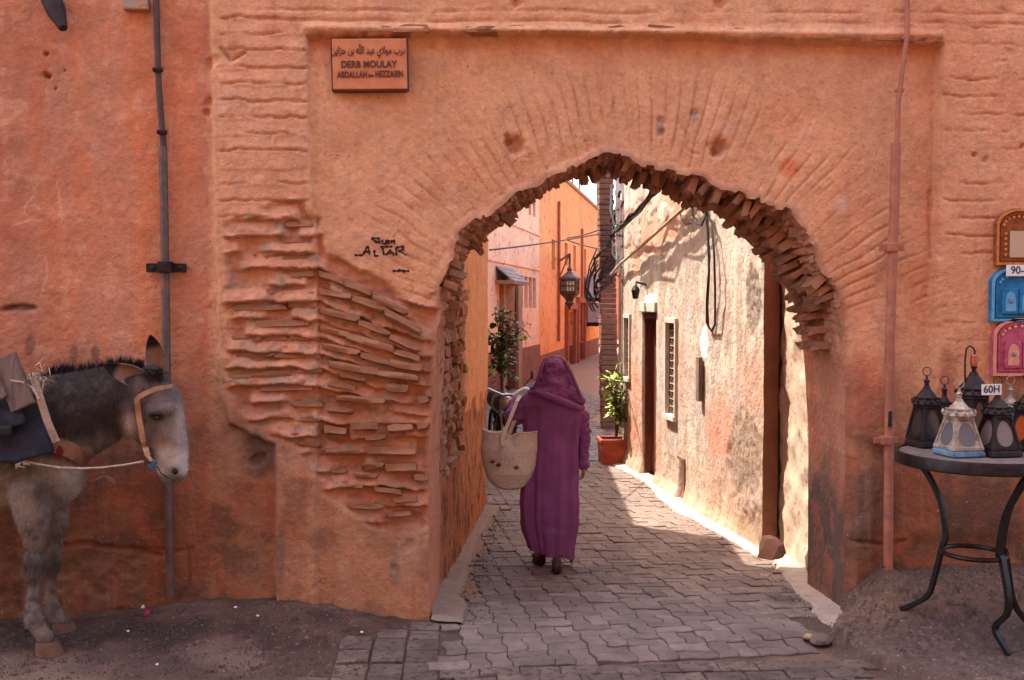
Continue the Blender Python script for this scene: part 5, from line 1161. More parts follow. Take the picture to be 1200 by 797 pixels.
# hood
prims = [('e', lp(651, 438, .02), (.112, .13, .125)), ('e', lp(651, 449, .0), (.124, .135, .12)), ('c', lp(638, 452, .02), lp(624, 462, .04), .062, .045), ('c', lp(664, 452, .02), lp(676, 465, .0), .066, .045), ('e', lp(650, 459, -.03), (.145, .12, .065)), ('e', lp(658, 463, -.07), (.13, .07, .06)), ('c', lp(668, 462, -.06), lp(681, 470, -.05), .055, .035)]
hood = blob('hood', prims, .008, 5)
evolve(hood, lambda c: np.array([[p[0]+.013*mnoise.fractal(Vector((p[0]*11, p[1]*11, p[2]*16)), .8, 2, 3), p[1]-.022*mnoise.fractal(Vector((p[0]*12, p[1]*8, p[2]*14)), .8, 2, 3), p[2]] for p in c]))
hd = link('hood', hood, m_cloth, person, True)
mb = MB(); mb.tube([lp(620, 460, -.02), lp(630, 461, -.09), lp(642, 464, -.155), lp(656, 469, -.17), lp(668, 474, -.15), lp(678, 478, -.10), lp(684, 478, -.03)], [.012, .020, .024, .026, .024, .020, .012], 10)
mb.tube([lp(640, 420, -.04), lp(634, 432, -.09), lp(630, 446, -.11), lp(625, 457, -.07)], [.006, .012, .013, .008], 8); mb.tube([lp(662, 424, -.06), lp(670, 440, -.10), lp(677, 456, -.10), lp(682, 470, -.06)], [.006, .012, .014, .01], 8)
mb.build('fold', m_cloth, hd, True)
mb = MB(); mb.tube([lp(631, 442, .03), lp(633, 430, .03), lp(638, 421, .02), lp(648, 417.5, 0), lp(658, 419, -.02), lp(665, 425, -.05), lp(670, 436, -.08), lp(675, 449, -.08), lp(680, 461, -.07), lp(684, 472, -.04)], .0075, 6); mb.build('braid', m_trim, hd, True)
# shoes
for (x, y, dd, ang) in [(632, 657, .04, .2), (653, 667, -.06, -.1)]:
    c = gr(x, y+3); c = Vector((c.x, c.y, GB(c.y))); d = Matrix.Rotation(ang, 3, 'Z') @ fh; s = d.cross(Vector((0, 0, 1)))
    prims = [('c', c+d*-.06+Vector((0, 0, .035)), c+d*.05+Vector((0, 0, .03)), .036, .040), ('c', c+d*.05+Vector((0, 0, .03)), c+d*.14+Vector((0, 0, .022)), .040, .026), ('c', c+d*-.07+Vector((0, 0, .05)), c+d*-.05+Vector((0, 0, .085)), .032, .034)]
    sh_me = blob('shoe', prims, .008, 2); link('shoe', sh_me, m_shoe, person, True)
# ---- straw basket carried on the left forearm
m_straw = mat('woven_palm', lin(226, 216, 202), lin(192, 180, 164), scale=60, rough=.9, bump=.9, bscale=150, bdist=.006, stretch=(1, 1, 2.2), speck=(lin(150, 130, 112), 90, .62))
m_motif = mat('basket_motif', lin(120, 78, 62), rough=.9)
bc = lp(596, 538, -.02); basket = empty('basket', Vector((bc.x, bc.y, lp(596, 572, 0).z)), 'woven palm-leaf basket hanging from the left arm of the person in the plum robe', 'basket')
nb, nv = 140, 72; P = np.zeros((nv, nb+1, 3))
for j in range(nv):
    t = j/(nv-1)                               # 0 bottom .. 1 rim
    w = np.interp(t, [0, .05, .2, .45, .7, .9, 1], [.04, .09, .135, .166, .174, .170, .166]); dp = np.interp(t, [0, .05, .3, .7, 1], [.03, .06, .10, .085, .055])
    for i in range(nb+1):
        a = 2*math.pi*i/nb; x = w*math.cos(a)*(1+.05*(abs(math.cos(a))**6)*t); y = dp*math.sin(a)
        z = .40*t; pinch = math.exp(-((x+.0)/.035)**2)*max(0, t-.6)/.4; z -= .030*pinch; y *= 1-.4*pinch
        z += .018*t*abs(x/.18)**2+.012*t*mnoise.noise(Vector((x*14, y*14, 5)))+.002*math.sin(a*48)*0; r = 1+.012*(j % 2)+.006*math.sin(i*1.57+(j//2 % 2)*3.14)+.05*mnoise.noise(Vector((x*9, y*9, z*9)))
        pz = lp(599-.0*t, 571, 0)
        sh = -.010*(1-t)
        p = Vector((pz.x, pz.y, pz.z))+rgt*(x*1.13*r-.002+sh)+fh*(y*r-.09)+Vector((0, 0, z)); P[j, i] = p
link('bowl', grid_mesh('bowl', P), m_straw, basket)
Pi = P[34:].copy(); cxy = Pi.mean(axis=1, keepdims=True); Pi[:, :, :2] = cxy[:, :, :2]+(Pi[:, :, :2]-cxy[:, :, :2])*.94; link('lining', grid_mesh('lining', Pi[:, ::-1]), m_straw, basket)
mb = MB(); mb.tube([Vector(P[-1, i]) for i in range(0, nb+1, 2)], .007, 6, False); mb.build('rim', m_straw, basket, True)
pzz = lp(599, 571, 0)
for s, (x1_, y1_) in [(-1, (608, 466)), (1, (609, 467))]:
    r0 = lp(589, 514, -.075 if s < 0 else .05); r1 = lp(597, 514, -.075 if s < 0 else .05); top = lp(x1_, y1_, .16)
    mb = MB(); V = []
    pts = [lp(590, 520, -.09*s*-1 if s < 0 else .05), r0, r0.lerp(lp(606, 470, .05), .5), lp(607.5, 468, .06), lp(609, 466, .14), lp(608, 474, .24)]
    pts = [lp(590, 522, -.19), lp(589, 513, -.175), lp(598, 490, -.13), lp(606, 470, -.07), lp(610, 463, .02), lp(611, 466, .12), lp(609, 476, .18)]
    if s > 0: pts = [lp(594, 518, -.03), lp(597, 508, -.03), lp(604, 490, -.01), lp(611, 472, .10), lp(612, 467, .18)]
    for p in pts: V += [p-rgt*.014-fh*.003, p+rgt*.014-fh*.003, p+rgt*.014+fh*.005, p-rgt*.014+fh*.005]
    F = [(i*4+k, i*4+(k+1) % 4, i*4+4+(k+1) % 4, i*4+4+k) for i in range(len(pts)-1) for k in range(4)]+[(3, 2, 1, 0)]; mb.add(V, F); mb.build('handle', m_straw, basket)
for k in range(7):
    mb = MB(); a = lp(590, 517, -.182); b = lp(575+k*6, 545+3*math.sin(k), -.205+.012*abs(k-3)); mb.tube([a, a.lerp(b, .5)-fh*.010, b], .0028, 4); mb.build('stitch', m_straw, basket)
for (x, y) in [(577, 541), (584, 545), (605, 548)]:
    c = lp(x, y, -.198 if x > 580 else -.188); mb = MB(); mb.add([c-rgt*.022, c-Vector((0, 0, .016)), c+rgt*.022, c+Vector((0, 0, .016)), c-fh*.012], [(0, 1, 4), (1, 2, 4), (2, 3, 4), (3, 0, 4)]); mb.build('motif', m_motif, basket)

# ================================================================== donkey
DD = 4.84; PXM = FPX/DD
def dk(px, py, dd=0.0): return atd(px, py, DD+dd)
def C(a, b, ra, rb): return ('c', dk(*a), dk(*b), ra/PXM, rb/PXM)
def E_(c, rx, ry, rz, rot=0): return ('e', dk(*c), (rx/PXM, ry/PXM, rz/PXM), Matrix.Rotation(rot, 3, 'Y'))
bl = []
# trunk
bl += [E_((-95, 522), 125, 50, 76), E_((0, 522), 80, 48, 76), E_((-190, 515), 75, 50, 72), E_((48, 540), 46, 40, 62), E_((66, 545), 36, 34, 46), E_((20, 490), 50, 34, 50)]
# neck
bl += [C((58, 490), (105, 478), 50, 40), C((105, 478), (150, 462), 40, 31), C((70, 520), (120, 496), 32, 27), C((60, 462), (140, 446), 24, 20), ('e', dk(100, 482), (60/PXM, 22/PXM, 44/PXM))]
# head
bl += [C((169, 455), (188, 470), 25, 25), C((160, 486), (178, 505), 22, 20), C((188, 474), (198, 512), 26, 20), C((168, 478), (196, 510), 9, 9), ('c', dk(180, 480, -.085), dk(200, 478, -.075), 8/PXM, 7/PXM), C((199, 512), (204, 540), 21, 15.5), C((204, 540), (206, 552), 16.5, 13.5), C((190, 548), (196, 560), 9, 8.5), C((178, 506), (193, 545), 17, 10), E_((178, 437), 13, 14, 10),
       C((203, 545, -.035), (208, 552, -.03), 8, 7), C((203, 545, .035), (208, 552, .03), 8, 7)]
# front legs
bl += [C((38, 575, -.09), (40, 612, -.10), 26, 17), C((40, 612, -.10), (41, 648, -.10), 14.5, 9), C((41, 656, -.10), (40, 670, -.10), 12.5, 11), C((40, 672, -.10), (38.5, 712, -.10), 6.6, 5.8), C((38.5, 712, -.10), (41, 728, -.11), 8.2, 10.5), C((42, 730, -.11), (53, 747, -.13), 9.5, 10),
       C((62, 570, .10), (66, 612, .11), 20, 14), C((66, 612, .11), (64, 650, .12), 11, 7.5), C((64, 654, .12), (61, 668, .13), 9.5, 9), C((61, 670, .13), (59, 700, .15), 5.8, 5.4), C((59, 700, .15), (65, 716, .15), 7, 8.5), C((62, 716, .15), (72, 726, .15), 9, 9)]
# hind legs (beyond the frame)
for s, o in ((-.10, 0), (.12, 16)):
    bl += [C((-205+o, 560, s), (-195+o, 610, s), 44, 26), C((-195+o, 610, s), (-222+o, 660, s), 20, 13), C((-222+o, 660, s), (-216+o, 715, s), 11, 9), C((-216+o, 715, s), (-212+o, 730, s), 10, 11), C((-212+o, 730, s), (-204+o, 747, s), 9, 10)]
bl += [C((-262, 480, 0), (-282, 540, 0), 8, 7), C((-282, 540, 0), (-280, 620, 0), 7, 10)]
dm = blob('body', bl, .011, 7)
def dcol(P, seed=0):
    U, V = proj_np(P[:, 0], P[:, 1], P[:, 2]); n = fbm(U/24, V/24, 4, 600+seed); n2 = fbm(U/7, V/9, 4, 610+seed); n3 = fbm(P[:, 1]*14, V/14, 3, 620)
    c = np.empty((len(P), 3)); c[:] = lin(124, 108, 98)
    def mx(m, t): nonlocal c; c = c*(1-m[:, None])+np.array(lin(*t))*m[:, None]
    mx(sm(n2, -.2, .5)*.7, (84, 70, 64)); mx(sm(-n, 0, .5)*.5, (156, 140, 128)); mx(sm(n, 0.1, .5)*.5, (72, 60, 56))
    mx(sm(545-V+20*n, 0, 50)*sm(190-U, 10, 60)*.9, (62, 54, 54))                      # dark shoulders, neck
    neck = sm(U, 45, 65)*sm(165-U, 0, 14)*sm(510-V+.25*(110-U)+10*n, 0, 26); mx(neck*.96, (58, 48, 45)); mx(neck*sm(n2, .1, .5)*.5, (84, 74, 72))
    mx(sm(U, 152, 162)*sm(V, 400, 410)*(V < 600)*.9, (104, 88, 82)); mx(sm(U, 148, 160)*(V < 600)*sm(n2, -.1, .4)*.6, (68, 58, 56))
    mx(sm(U-(165+(V-440)*.28), 0, 14)*sm(V, 435, 455)*(U < 230)*(V < 600)*.25, (150, 134, 124))
    mx(np.exp(-((U-200)/17)**2-((V-500)/26)**2)*.35, (164, 142, 126)); mx(sm(U, 198, 210)*sm(V, 466, 486)*.45, (184, 170, 158)); mx(sm(V+6*n, 518, 534)*sm(U, 178, 188)*.85, (206, 194, 182))
    mx(np.exp(-((U-188)/20)**2-((V-457)/16)**2)*.55, (76, 64, 60)); mx(np.exp(-((U-212)/7)**2-((V-492)/26)**2)*.4, (190, 178, 168)); mx(np.exp(-((U-172)/9)**2-((V-515)/22)**2)*.45, (84, 70, 64)); mx(np.exp(-((U-188)/18)**2-((V-522)/7)**2)*.4, (176, 140, 116))
    mx(np.exp(-((U-184)/15)**2-((V-488)/10)**2)*.6, (92, 76, 68)); mx(np.exp(-((U-184)/8.5)**2-((V-489)/5)**2)*.95, (34, 28, 27)); mx(np.exp(-((U-205)/8)**2-((V-552)/6)**2)*.9, (48, 38, 38)); mx(np.exp(-((U-150)/7)**2-((V-500)/20)**2)*.8, (196, 178, 164)); mx(sm(V, 552, 560)*(U > 170)*(U < 230)*(V < 575)*.75, (82, 70, 68)); mx(np.exp(-((U-170)/20)**2-((V-434)/10)**2)*.9, (40, 35, 36))
    leg = sm(V, 600, 625); mx(leg*.7, (126, 110, 98)); mx(leg*sm(n2, 0, .4)*.6, (78, 64, 56)); mx(leg*np.exp(-((V-664)/14)**2)*.7, (66, 54, 50)); mx(sm(V, 724, 738)*.6, (104, 86, 76))
    mx(np.exp(-((U-90)/22)**2-((V-568)/34)**2)*.7, (186, 170, 158)); mx(np.exp(-((U+5)/26)**2-((V-590)/14)**2)*.6, (196, 172, 146))
    return c
evolve(dm, lambda c: c+np.stack([.006*fbm(c[:, 0]*14, c[:, 2]*14, 4, 630), .010*fbm(c[:, 0]*12+3, c[:, 2]*12, 4, 631), 0*c[:, 0]], -1))
setcol(dm, dcol(coords(dm)))
m_fur = mat('donkey_hide', (1, 1, 1), scale=40, attr=True, rough=.95, bump=.7, bscale=130, bdist=.006, stretch=(1, 1, .5), spec=.1)
donkey = empty('donkey', Vector((dk(-60, 765).x, dk(-60, 765).y, 0)), 'grey-brown donkey with a dark neck standing at the left against the wall', 'donkey')
link('body', dm, m_fur, donkey)
# ears
def ear(base, tip, w, wide_dir, name='ear'):
    b, t = dk(*base), dk(*tip); ax = (t-b); up_ = ax.normalized(); s = wide_dir.normalized(); s = (s-up_*s.dot(up_)).normalized(); n = up_.cross(s)
    P = np.zeros((22, 25, 3)); cl = np.zeros((22, 25, 3))
    for j in range(22):
        v = j/21; ww = w*(math.sin(math.pi*min(1, .22+v*.78))**.8)*(1-.15*v)+.002
        for i in range(25):
            a = -1.35+2.7*i/24; p = b+ax*v+s*ww*math.sin(a)+n*(ww*.75*math.cos(a)); P[j, i] = p
            e_ = abs(i-12)/12; cl[j, i] = np.array(lin(134, 98, 80))*(1-e_**2)+np.array(lin(108, 92, 84))*e_**2 if v < .6 else np.array(lin(134, 98, 80))*(1-sm(v, .6, .78))+np.array(lin(38, 33, 33))*sm(v, .6, .78)
    me = grid_mesh('ear', P, cl); so = link(name, me, m_fur, donkey); return so
m_fur_in = mat('ear_inside', lin(176, 150, 132), lin(120, 98, 88), scale=30, bump=.6, bscale=100)
def ear2(base, tip, w, facing):
    """hollow ear: outer shell, inner face and thickness"""
    o = ear(base, tip, w, facing); md = o.modifiers.new('thickness', 'SOLIDIFY'); md.thickness = .006; md.offset = 0; return o
ear2((188, 440, -.02), (176, 393, -.03), .052, Vector((1, .15, 0)))
ear2((170, 447, -.08), (122, 428, -.17), .05, Vector((0.2, .1, 1)))
# eye, nostril, mouth, mane, hooves
m_eye = glass('eye', (.01, .008, .007), .1)
def surf(px, py, out_=.0):
    """nearest hide point along the line of sight"""
    from mathutils.bvhtree import BVHTree
    global _bv
    if '_bv' not in globals(): _bv = BVHTree.FromPolygons([v.co for v in dm.vertices], [p.vertices for p in dm.polygons])
    h = _bv.ray_cast(CAM, ray(px, py).normalized()); return (h[0]-ray(px, py).normalized()*out_) if h[0] else dk(px, py, -.1)
e = surf(185, 489, -.006); mb = MB(); mb.lathe([(.004, -.014), (.012, -.008), (.015, 0), (.012, .008), (.004, .014)], e, 12); mb.build('eye', m_eye, donkey, True)
mb = MB(); mb.tube([surf(175, 488, .002), surf(180, 484.5, .006), surf(187, 485, .008), surf(192, 490, .004)], [.003, .006, .006, .003], 6); mb.build('eyelid', m_black, donkey, True)
n_ = surf(205, 552, -.004); mb = MB(); mb.lathe([(.002, -.018), (.012, -.010), (.015, 0), (.012, .010), (.002, .017)], n_, 10); mb.build('nostril', m_black, donkey, True)
mb = MB(); mb.tube([surf(184, 546, .001), surf(189, 555, .001), surf(197, 560, .001), surf(205, 563, .001)], .0032, 5); mb.build('mouth', m_black, donkey, True)
m_hoof = mat('hoof', lin(112, 74, 54), lin(76, 52, 42), scale=14, rough=.7, bump=.5, bscale=50)
for (x, y, d_, s) in [(58, 757, -.13, 1), (76, 733, .15, .95), (-202, 757, -.1, 1), (-186, 735, .12, 1)]:
    c = dk(x, y+9, d_); zt_ = GB(c.y) if d_ < 0 else float(GH(c.x, c.y)); c = Vector((c.x, c.y, c.z-.004)); mb = MB(); V = []
    for r_, (rx, rb, z, sh_) in enumerate([(.072, .058, 0, .006), (.070, .056, .012, .004), (.056, .048, .055, -.008), (.048, .042, .066, -.014)]):
        for k in range(16):
            a = 2*math.pi*k/16; V.append(c+Vector((rx*s*math.cos(a)+sh_, rb*s*math.sin(a), z*s)))
    F = [(i*16+k, i*16+(k+1) % 16, (i+1)*16+(k+1) % 16, (i+1)*16+k) for i in range(3) for k in range(16)]+[tuple(range(16))[::-1], tuple(48+k for k in range(16))]; mb.add(V, F); mb.build('hoof', m_hoof, donkey, True)
m_mane = mat('mane', lin(50, 42, 42), lin(30, 26, 27), scale=30, rough=.9, bump=0, spec=.1)
rm = random.Random(8); mb = MB()
crest = [(44, 446), (60, 438), (80, 437), (100, 436), (120, 432), (140, 428), (158, 428), (170, 430)]
for k in range(3400):
    t = rm.uniform(0, len(crest)-1.001); i = int(t); f_ = t-i; x = crest[i][0]*(1-f_)+crest[i+1][0]*f_; y = crest[i][1]*(1-f_)+crest[i+1][1]*f_
    L_ = np.interp(x, [44, 75, 110, 140, 170], [.03, .055, .045, .05, .035])*rm.uniform(.6, 1.25)*(1+.5*math.sin(x*.55)); b = dk(x, y+4, rm.gauss(0, .012)); d = Vector((rm.gauss(.15, .3), rm.gauss(0, .35), 1)).normalized(); s = Vector((.0022, rm.uniform(-.001, .001), 0))
    mb.add([b-s, b+s, b+d*L_], [(0, 1, 2)])
for k in range(1100):
    x = rm.uniform(168, 190); y = 436+rm.uniform(-2, 10); b = dk(x, y, rm.gauss(-.03, .03)); d = Vector((rm.gauss(.3, .3), rm.gauss(-.4, .3), rm.uniform(-.6, .5))).normalized(); s = Vector((.002, 0, 0)); mb.add([b-s, b+s, b+d*rm.uniform(.02, .04)], [(0, 1, 2)])
stuff(mb.build('mane', m_mane, donkey))
# short coat hairs
co = coords(dm); nv_ = len(dm.polygons); cen = np.empty(nv_*3, np.float32); dm.polygons.foreach_get('center', cen); cen = cen.reshape(-1, 3).astype(float); nr_ = np.empty(nv_*3, np.float32); dm.polygons.foreach_get('normal', nr_); nr_ = nr_.reshape(-1, 3).astype(float)
U, V = proj_np(*cen.T); sel = np.where((U > -40) & (V < 735) & (nr_[:, 1] < .45))[0]; rg = np.random.RandomState(3); pick = rg.choice(sel, 70000); b = cen[pick]+rg.normal(0, .004, (70000, 3)); n = nr_[pick]
flow = np.array([-.25, 0, -.8]); head_ = (U[pick] > 150); fl = np.where(head_[:, None], np.array([.25, 0, -.6]), flow); d = n*.42+fl*.5+rg.normal(0, .16, (70000, 3)); d /= np.linalg.norm(d, axis=1)[:, None]; Lh = rg.uniform(.008, .018, (70000, 1)); Lh[head_] *= .6; sd_ = np.cross(d, n); sd_ /= np.linalg.norm(sd_, axis=1)[:, None]+1e-9
b = b-n*.002; tri = np.stack([b-sd_*.0011, b+sd_*.0011, b+d*Lh], 1).reshape(-1, 3)
me = bpy.data.meshes.new('coat'); me.vertices.add(len(tri)); me.vertices.foreach_set('co', tri.astype(np.float32).reshape(-1)); me.loops.add(len(tri)); me.loops.foreach_set('vertex_index', np.arange(len(tri), dtype=np.int32)); me.polygons.add(70000); me.polygons.foreach_set('loop_start', np.arange(0, len(tri), 3, dtype=np.int32)); me.update(calc_edges=True)
hc_ = np.repeat(np.clip(dcol(b)*rg.uniform(.68, 1.35, (70000, 1)), 0, 1), 3, axis=0); setcol(me, hc_); stuff(link('coat', me, m_fur, donkey))
# halter
m_web = mat('halter_webbing', lin(190, 144, 108), lin(158, 112, 84), scale=20, rough=.9, bump=.5, bscale=120)
def strap(pts, w, lift, name, m, par, th_=.004):
    P_ = []
    for i in range(len(pts)-1):
        for t in (0, .25, .5, .75): P_.append((pts[i][0]*(1-t)+pts[i+1][0]*t, pts[i][1]*(1-t)+pts[i+1][1]*t))
    P_.append(pts[-1]); mb = MB(); V = []
    W_ = [surf(x, y, lift) for x, y in P_]
    for k in range(1, len(W_)-1):
        if abs(W_[k].y-(W_[k-1].y+W_[k+1].y)/2) > .05: W_[k] = (W_[k-1]+W_[k+1])/2
    for k, p in enumerate(W_):
        tn = (W_[min(k+1, len(W_)-1)]-W_[max(k-1, 0)]).normalized(); vw = (CAM-p).normalized(); s = tn.cross(vw).normalized()*w/2
        V += [p-s, p+s, p+s-vw*-.0+vw*th_, p-s+vw*th_]
    F = [(i*4+k, i*4+(k+1) % 4, i*4+4+(k+1) % 4, i*4+4+k) for i in range(len(W_)-1) for k in range(4)]+[(3, 2, 1, 0), tuple(len(W_)*4-4+k for k in range(4))]; mb.add(V, F); return mb.build(name, m, par)
halter = empty('halter', surf(165, 500), 'tan webbing halter buckled on the head of the grey donkey', 'halter')
strap([(160, 467), (170, 461), (185, 455), (203, 453)], .024, .004, 'brow_band', m_web, halter)
strap([(160, 466), (163, 490), (167, 512), (173, 534)], .026, .004, 'cheek_strap', m_web, halter)
strap([(172, 533), (178, 540)], .016, .004, 'chin_strap', m_web, halter)
mb = MB(); rm = random.Random(2); c = surf(178, 544, .012)
m_blue = mat('blue_cord', lin(70, 116, 150), lin(44, 64, 92), bump=.3)
for k in range(8): mb.tube([c+Vector((rm.uniform(-.02, .02), rm.uniform(-.01, .01), rm.uniform(-.02, .02))) for _ in range(4)], .005, 5)
mb.build('knot', m_blue, halter, True)
m_rope = mat('rope', lin(196, 168, 146), lin(150, 124, 106), scale=60, bump=.6, bscale=200)
r0, r1 = surf(24, 539, .03), surf(168, 541, .02); mid = [(24, 539), (45, 544), (70, 548), (95, 549), (120, 548), (145, 545), (168, 541)]
mb = MB(); mb.tube([r0.lerp(r1, i/6)*0+Vector((atd(x, y, DD-.24+.0*i).x, atd(x, y, DD-.24-.0*i).y, atd(x, y, DD-.24).z)) for i, (x, y) in enumerate(mid)], .0052, 6)
for k in range(5): c = atd(28+rm.uniform(-4, 5), 539+rm.uniform(-3, 3), DD-.25); mb.tube([c, c+Vector((rm.uniform(-.02, .02), -.01, rm.uniform(-.03, .01))), c+Vector((rm.uniform(-.03, .03), 0, -.03))], .0045, 5)
tag(mb.build('lead_rope', m_rope, None, True), 'pale rope stretched from the donkey halter back to its saddle pad', 'rope')
# pack pad, boards, breast collar
m_navy = mat('navy_felt', lin(46, 46, 56), lin(32, 33, 42), scale=14, rough=.95, bump=.5, bscale=80); m_jute = mat('jute', lin(164, 134, 108), lin(120, 94, 76), scale=18, bump=.7, bscale=70); m_leather = mat('leather', lin(140, 92, 64), lin(102, 66, 50), scale=16, rough=.6, bump=.4)
saddle = empty('pack_saddle', dk(-60, 450, 0), 'dark navy pack pad with wooden boards strapped over the back of the donkey', 'saddle')
def drape(x0, x1, lowpts, lift, seed, m, name, topy):
    nx_, nyy = 60, 56; P = np.zeros((nyy, nx_, 3))
    for i in range(nx_):
        x = x0+(x1(0)-x0)*i/(nx_-1)
        for j in range(nyy):
            v = j/(nyy-1); a = (v*2-1)                                # -1 near side hem .. 1 far side hem
            lowy = np.interp(x, [p[0] for p in lowpts], [p[1] for p in lowpts]); cy = 520; 
            top = np.interp(x, [-160, -20, 30, 62], [topy, topy, topy+8, topy+24])
            xx = x+(x1(abs(a))-x1(0))*(i/(nx_-1))
            if abs(a) < .35: b_ = a/.35*math.pi/2; yy = top+(1-math.cos(b_))*30; dd = math.sin(b_)*.17
            else: q = (abs(a)-.35)/.65; yy = top+30+(lowy-top-30)*q; dd = (.17+.085*math.sin(min(1, q*1.3)*math.pi/2))*(1 if a > 0 else -1)
            nz_ = .014*mnoise.fractal(Vector((x/40, yy/40, seed)), .8, 2, 4); P[j, i] = dk(xx, yy, dd*lift+nz_)
    o = link(name, grid_mesh(name, P), m, saddle, True); md = o.modifiers.new('thickness', 'SOLIDIFY'); md.thickness = .025; return o
drape(-160, lambda a: 38+24*a, [(-160, 540), (0, 542), (38, 530), (62, 515)], 1.0, 3, m_navy, 'pad', 436)
drape(-160, lambda a: 20+8*a, [(-160, 500), (-10, 505), (28, 495)], 1.10, 7, m_navy, 'blanket', 430)
mb = MB(); a = dk(5, 418, -.235); b = dk(28, 478, -.275); tdir = (b-a).normalized(); w = Vector((1, -.1, .35)).normalized(); w = (w-tdir*w.dot(tdir)).normalized(); M = Matrix((w, tdir.cross(w)*-1, tdir)).transposed()
mb.box((a+b)/2, (.115, .03, (b-a).length), M, .006); mb.build('board', mat('saddle_board', lin(120, 96, 84), lin(84, 66, 60), scale=6, bump=.6, bscale=40, stretch=(6, 6, 1)), saddle)
mb = MB(); a = dk(-24, 410, -.23); b = dk(-2, 470, -.28); mb.box((a+b)/2, (.10, .03, (b-a).length), M, .006); mb.build('board', bpy.data.materials['saddle_board'], saddle)
mb = MB(); a = dk(-30, 508, -.29); b = dk(14, 502, -.29); mb.box((a+b)/2, ((b-a).length, .03, .05), None, .012); mb.build('strap_end', m_black, saddle)
def flat(pts, w, name, m, par):
    mb = MB(); V = []
    for k, p in enumerate(pts):
        tn = (pts[min(k+1, len(pts)-1)]-pts[max(k-1, 0)]).normalized(); vw = (CAM-p).normalized(); s = tn.cross(vw).normalized()*w/2; V += [p-s, p+s, p+s+vw*.008, p-s+vw*.008]
    mb.add(V, [(i*4+k, i*4+(k+1) % 4, i*4+4+(k+1) % 4, i*4+4+k) for i in range(len(pts)-1) for k in range(4)]+[(3, 2, 1, 0)]); return mb.build(name, m, par)
flat([dk(36, 437, -.12), dk(40, 446, -.20), dk(48, 470, -.25), dk(56, 495, -.27), dk(66, 518, -.275)], .034, 'strap', m_jute, saddle)
mb = MB(); mb.tube([dk(12, 446, -.29), dk(26, 448, -.275), dk(38, 455, -.25), dk(46, 468, -.268)], .006, 6); mb.build('cord', m_rope, saddle)
for k in range(26):
    pass
mb = MB(); rm = random.Random(12)
for k in range(160): b = dk(42+rm.gauss(0, 5), 446+rm.gauss(0, 8), -.17+rm.gauss(0, .02)); d = Vector((rm.gauss(0, .5), rm.gauss(-.2, .3), rm.uniform(-1, .4))).normalized(); s = Vector((.003, 0, 0)); mb.add([b-s, b+s, b+d*rm.uniform(.04, .08)], [(0, 1, 2)])
stuff(mb.build('straw_stuffing', m_rope, saddle))
collar = strap([(28, 534), (45, 526), (62, 520), (80, 526), (94, 534), (104, 541)], .075, .016, 'breast_collar', m_leather, saddle, .018)
mb = MB(); mb.lathe([(.004, -.006), (.030, 0), (.004, .008)], surf(67, 529, .042), 12, 0, Matrix.Rotation(R(90), 3, 'X')); mb.build('red_patch', mat('red_leather', lin(120, 30, 40)), saddle, True)
# ================================================================== unseen house block behind the viewpoint, added to shape the light
m_opp = mat('opposite_render', lin(150, 112, 90), lin(128, 92, 74), scale=1.5, bump=.2)
op = empty('added_opposite_house', (0, -8, 0), 'unseen house block added across the street to bounce light and cut low sky', 'house')
mb = MB(); mb.box((0, -9.5, 4.3), (26, 3, 8.8)); mb.build('wall', m_opp, op)

# ================================================================== pipes on the facade
def fpt(px, py, off): return at(px, py, -off)
pp = empty('grey_pipe', fpt(200, 697, -.02), 'grey and rusty pipe running up the wall behind the donkey head', 'pipe')
mb = MB(); mb.tube([fpt(x, y, -.02) for x, y in [(182, -40), (184, 40), (186, 100), (189, 140), (192, 174)]], .016, 10); mb.build('upper_pipe', mat('rusty_pipe', lin(86, 66, 60), lin(62, 48, 46), scale=14, rough=.6, bump=.3), pp, True)
mb = MB(); mb.tube([fpt(x, y, -.015) for x, y in [(191, 172), (192.5, 250), (194, 330), (195.5, 450), (197.5, 580), (200, 700)]], .022, 12); mb.build('lower_pipe', m_greypipe, pp, True)
for (x, y, w) in [(185, 82, .05), (190, 155, .05)]:
    mb = MB(); mb.box(fpt(x, y, 0.0), (w, .03, .022), None, .004); mb.tube([fpt(x-5, y, -.03), fpt(x-5, y, .03)], .006, 6); mb.build('clip', m_iron, pp)
mb = MB(); mb.box(fpt(194, 313, .012), (.075, .05, .06), None, .006); mb.box(fpt(182, 314, -.03), (.09, .03, .048), None, .004); mb.box(fpt(208, 314, -.03), (.09, .03, .048), None, .004)
for x in (179, 211): mb.lathe([(.010, -.012), (.010, 0), (.004, .003)], fpt(x, 314, -.01), 8, 0, Matrix.Rotation(R(90), 3, 'X'))
stuff(mb.build('bracket', m_iron, pp))
rp = empty('painted_pipe', fpt(1040, 682, .0), 'pipe painted terracotta running down the wall between the arch and the lantern table', 'pipe')
mb = MB(); mb.tube([fpt(x, y, .03) for x, y in [(1064, -40), (1063, 40), (1059, 72), (1053, 118), (1051, 170)]], .013, 10); mb.build('upper_pipe', m_terrapipe, rp, True)
mb = MB(); mb.tube([fpt(x, y, .025) for x, y in [(1050, 168), (1048, 250), (1046, 300), (1043, 400), (1041.5, 520), (1040.5, 690)]], .026, 12); mb.build('lower_pipe', m_terrapipe, rp, True)
for (x, y) in [(1061, 45), (1054, 106)]:
    mb = MB(); mb.box(fpt(x, y, .02), (.045, .03, .018), None, .004); mb.build('clip', m_terrapipe, rp)
for (x, y) in [(1045, 290), (1038, 516)]:
    mb = MB(); mb.box(fpt(x, y, .028), (.14, .016, .035), None, .004); mb.box(fpt(x, y, .035), (.06, .05, .05), None, .008); mb.build('bracket', m_terrapipe, rp)
mb = MB(); mb.tube([fpt(1043.5, 482, .052), fpt(1043, 500, .056)], [.010, .012], 8); mb.build('plug', m_black, rp)
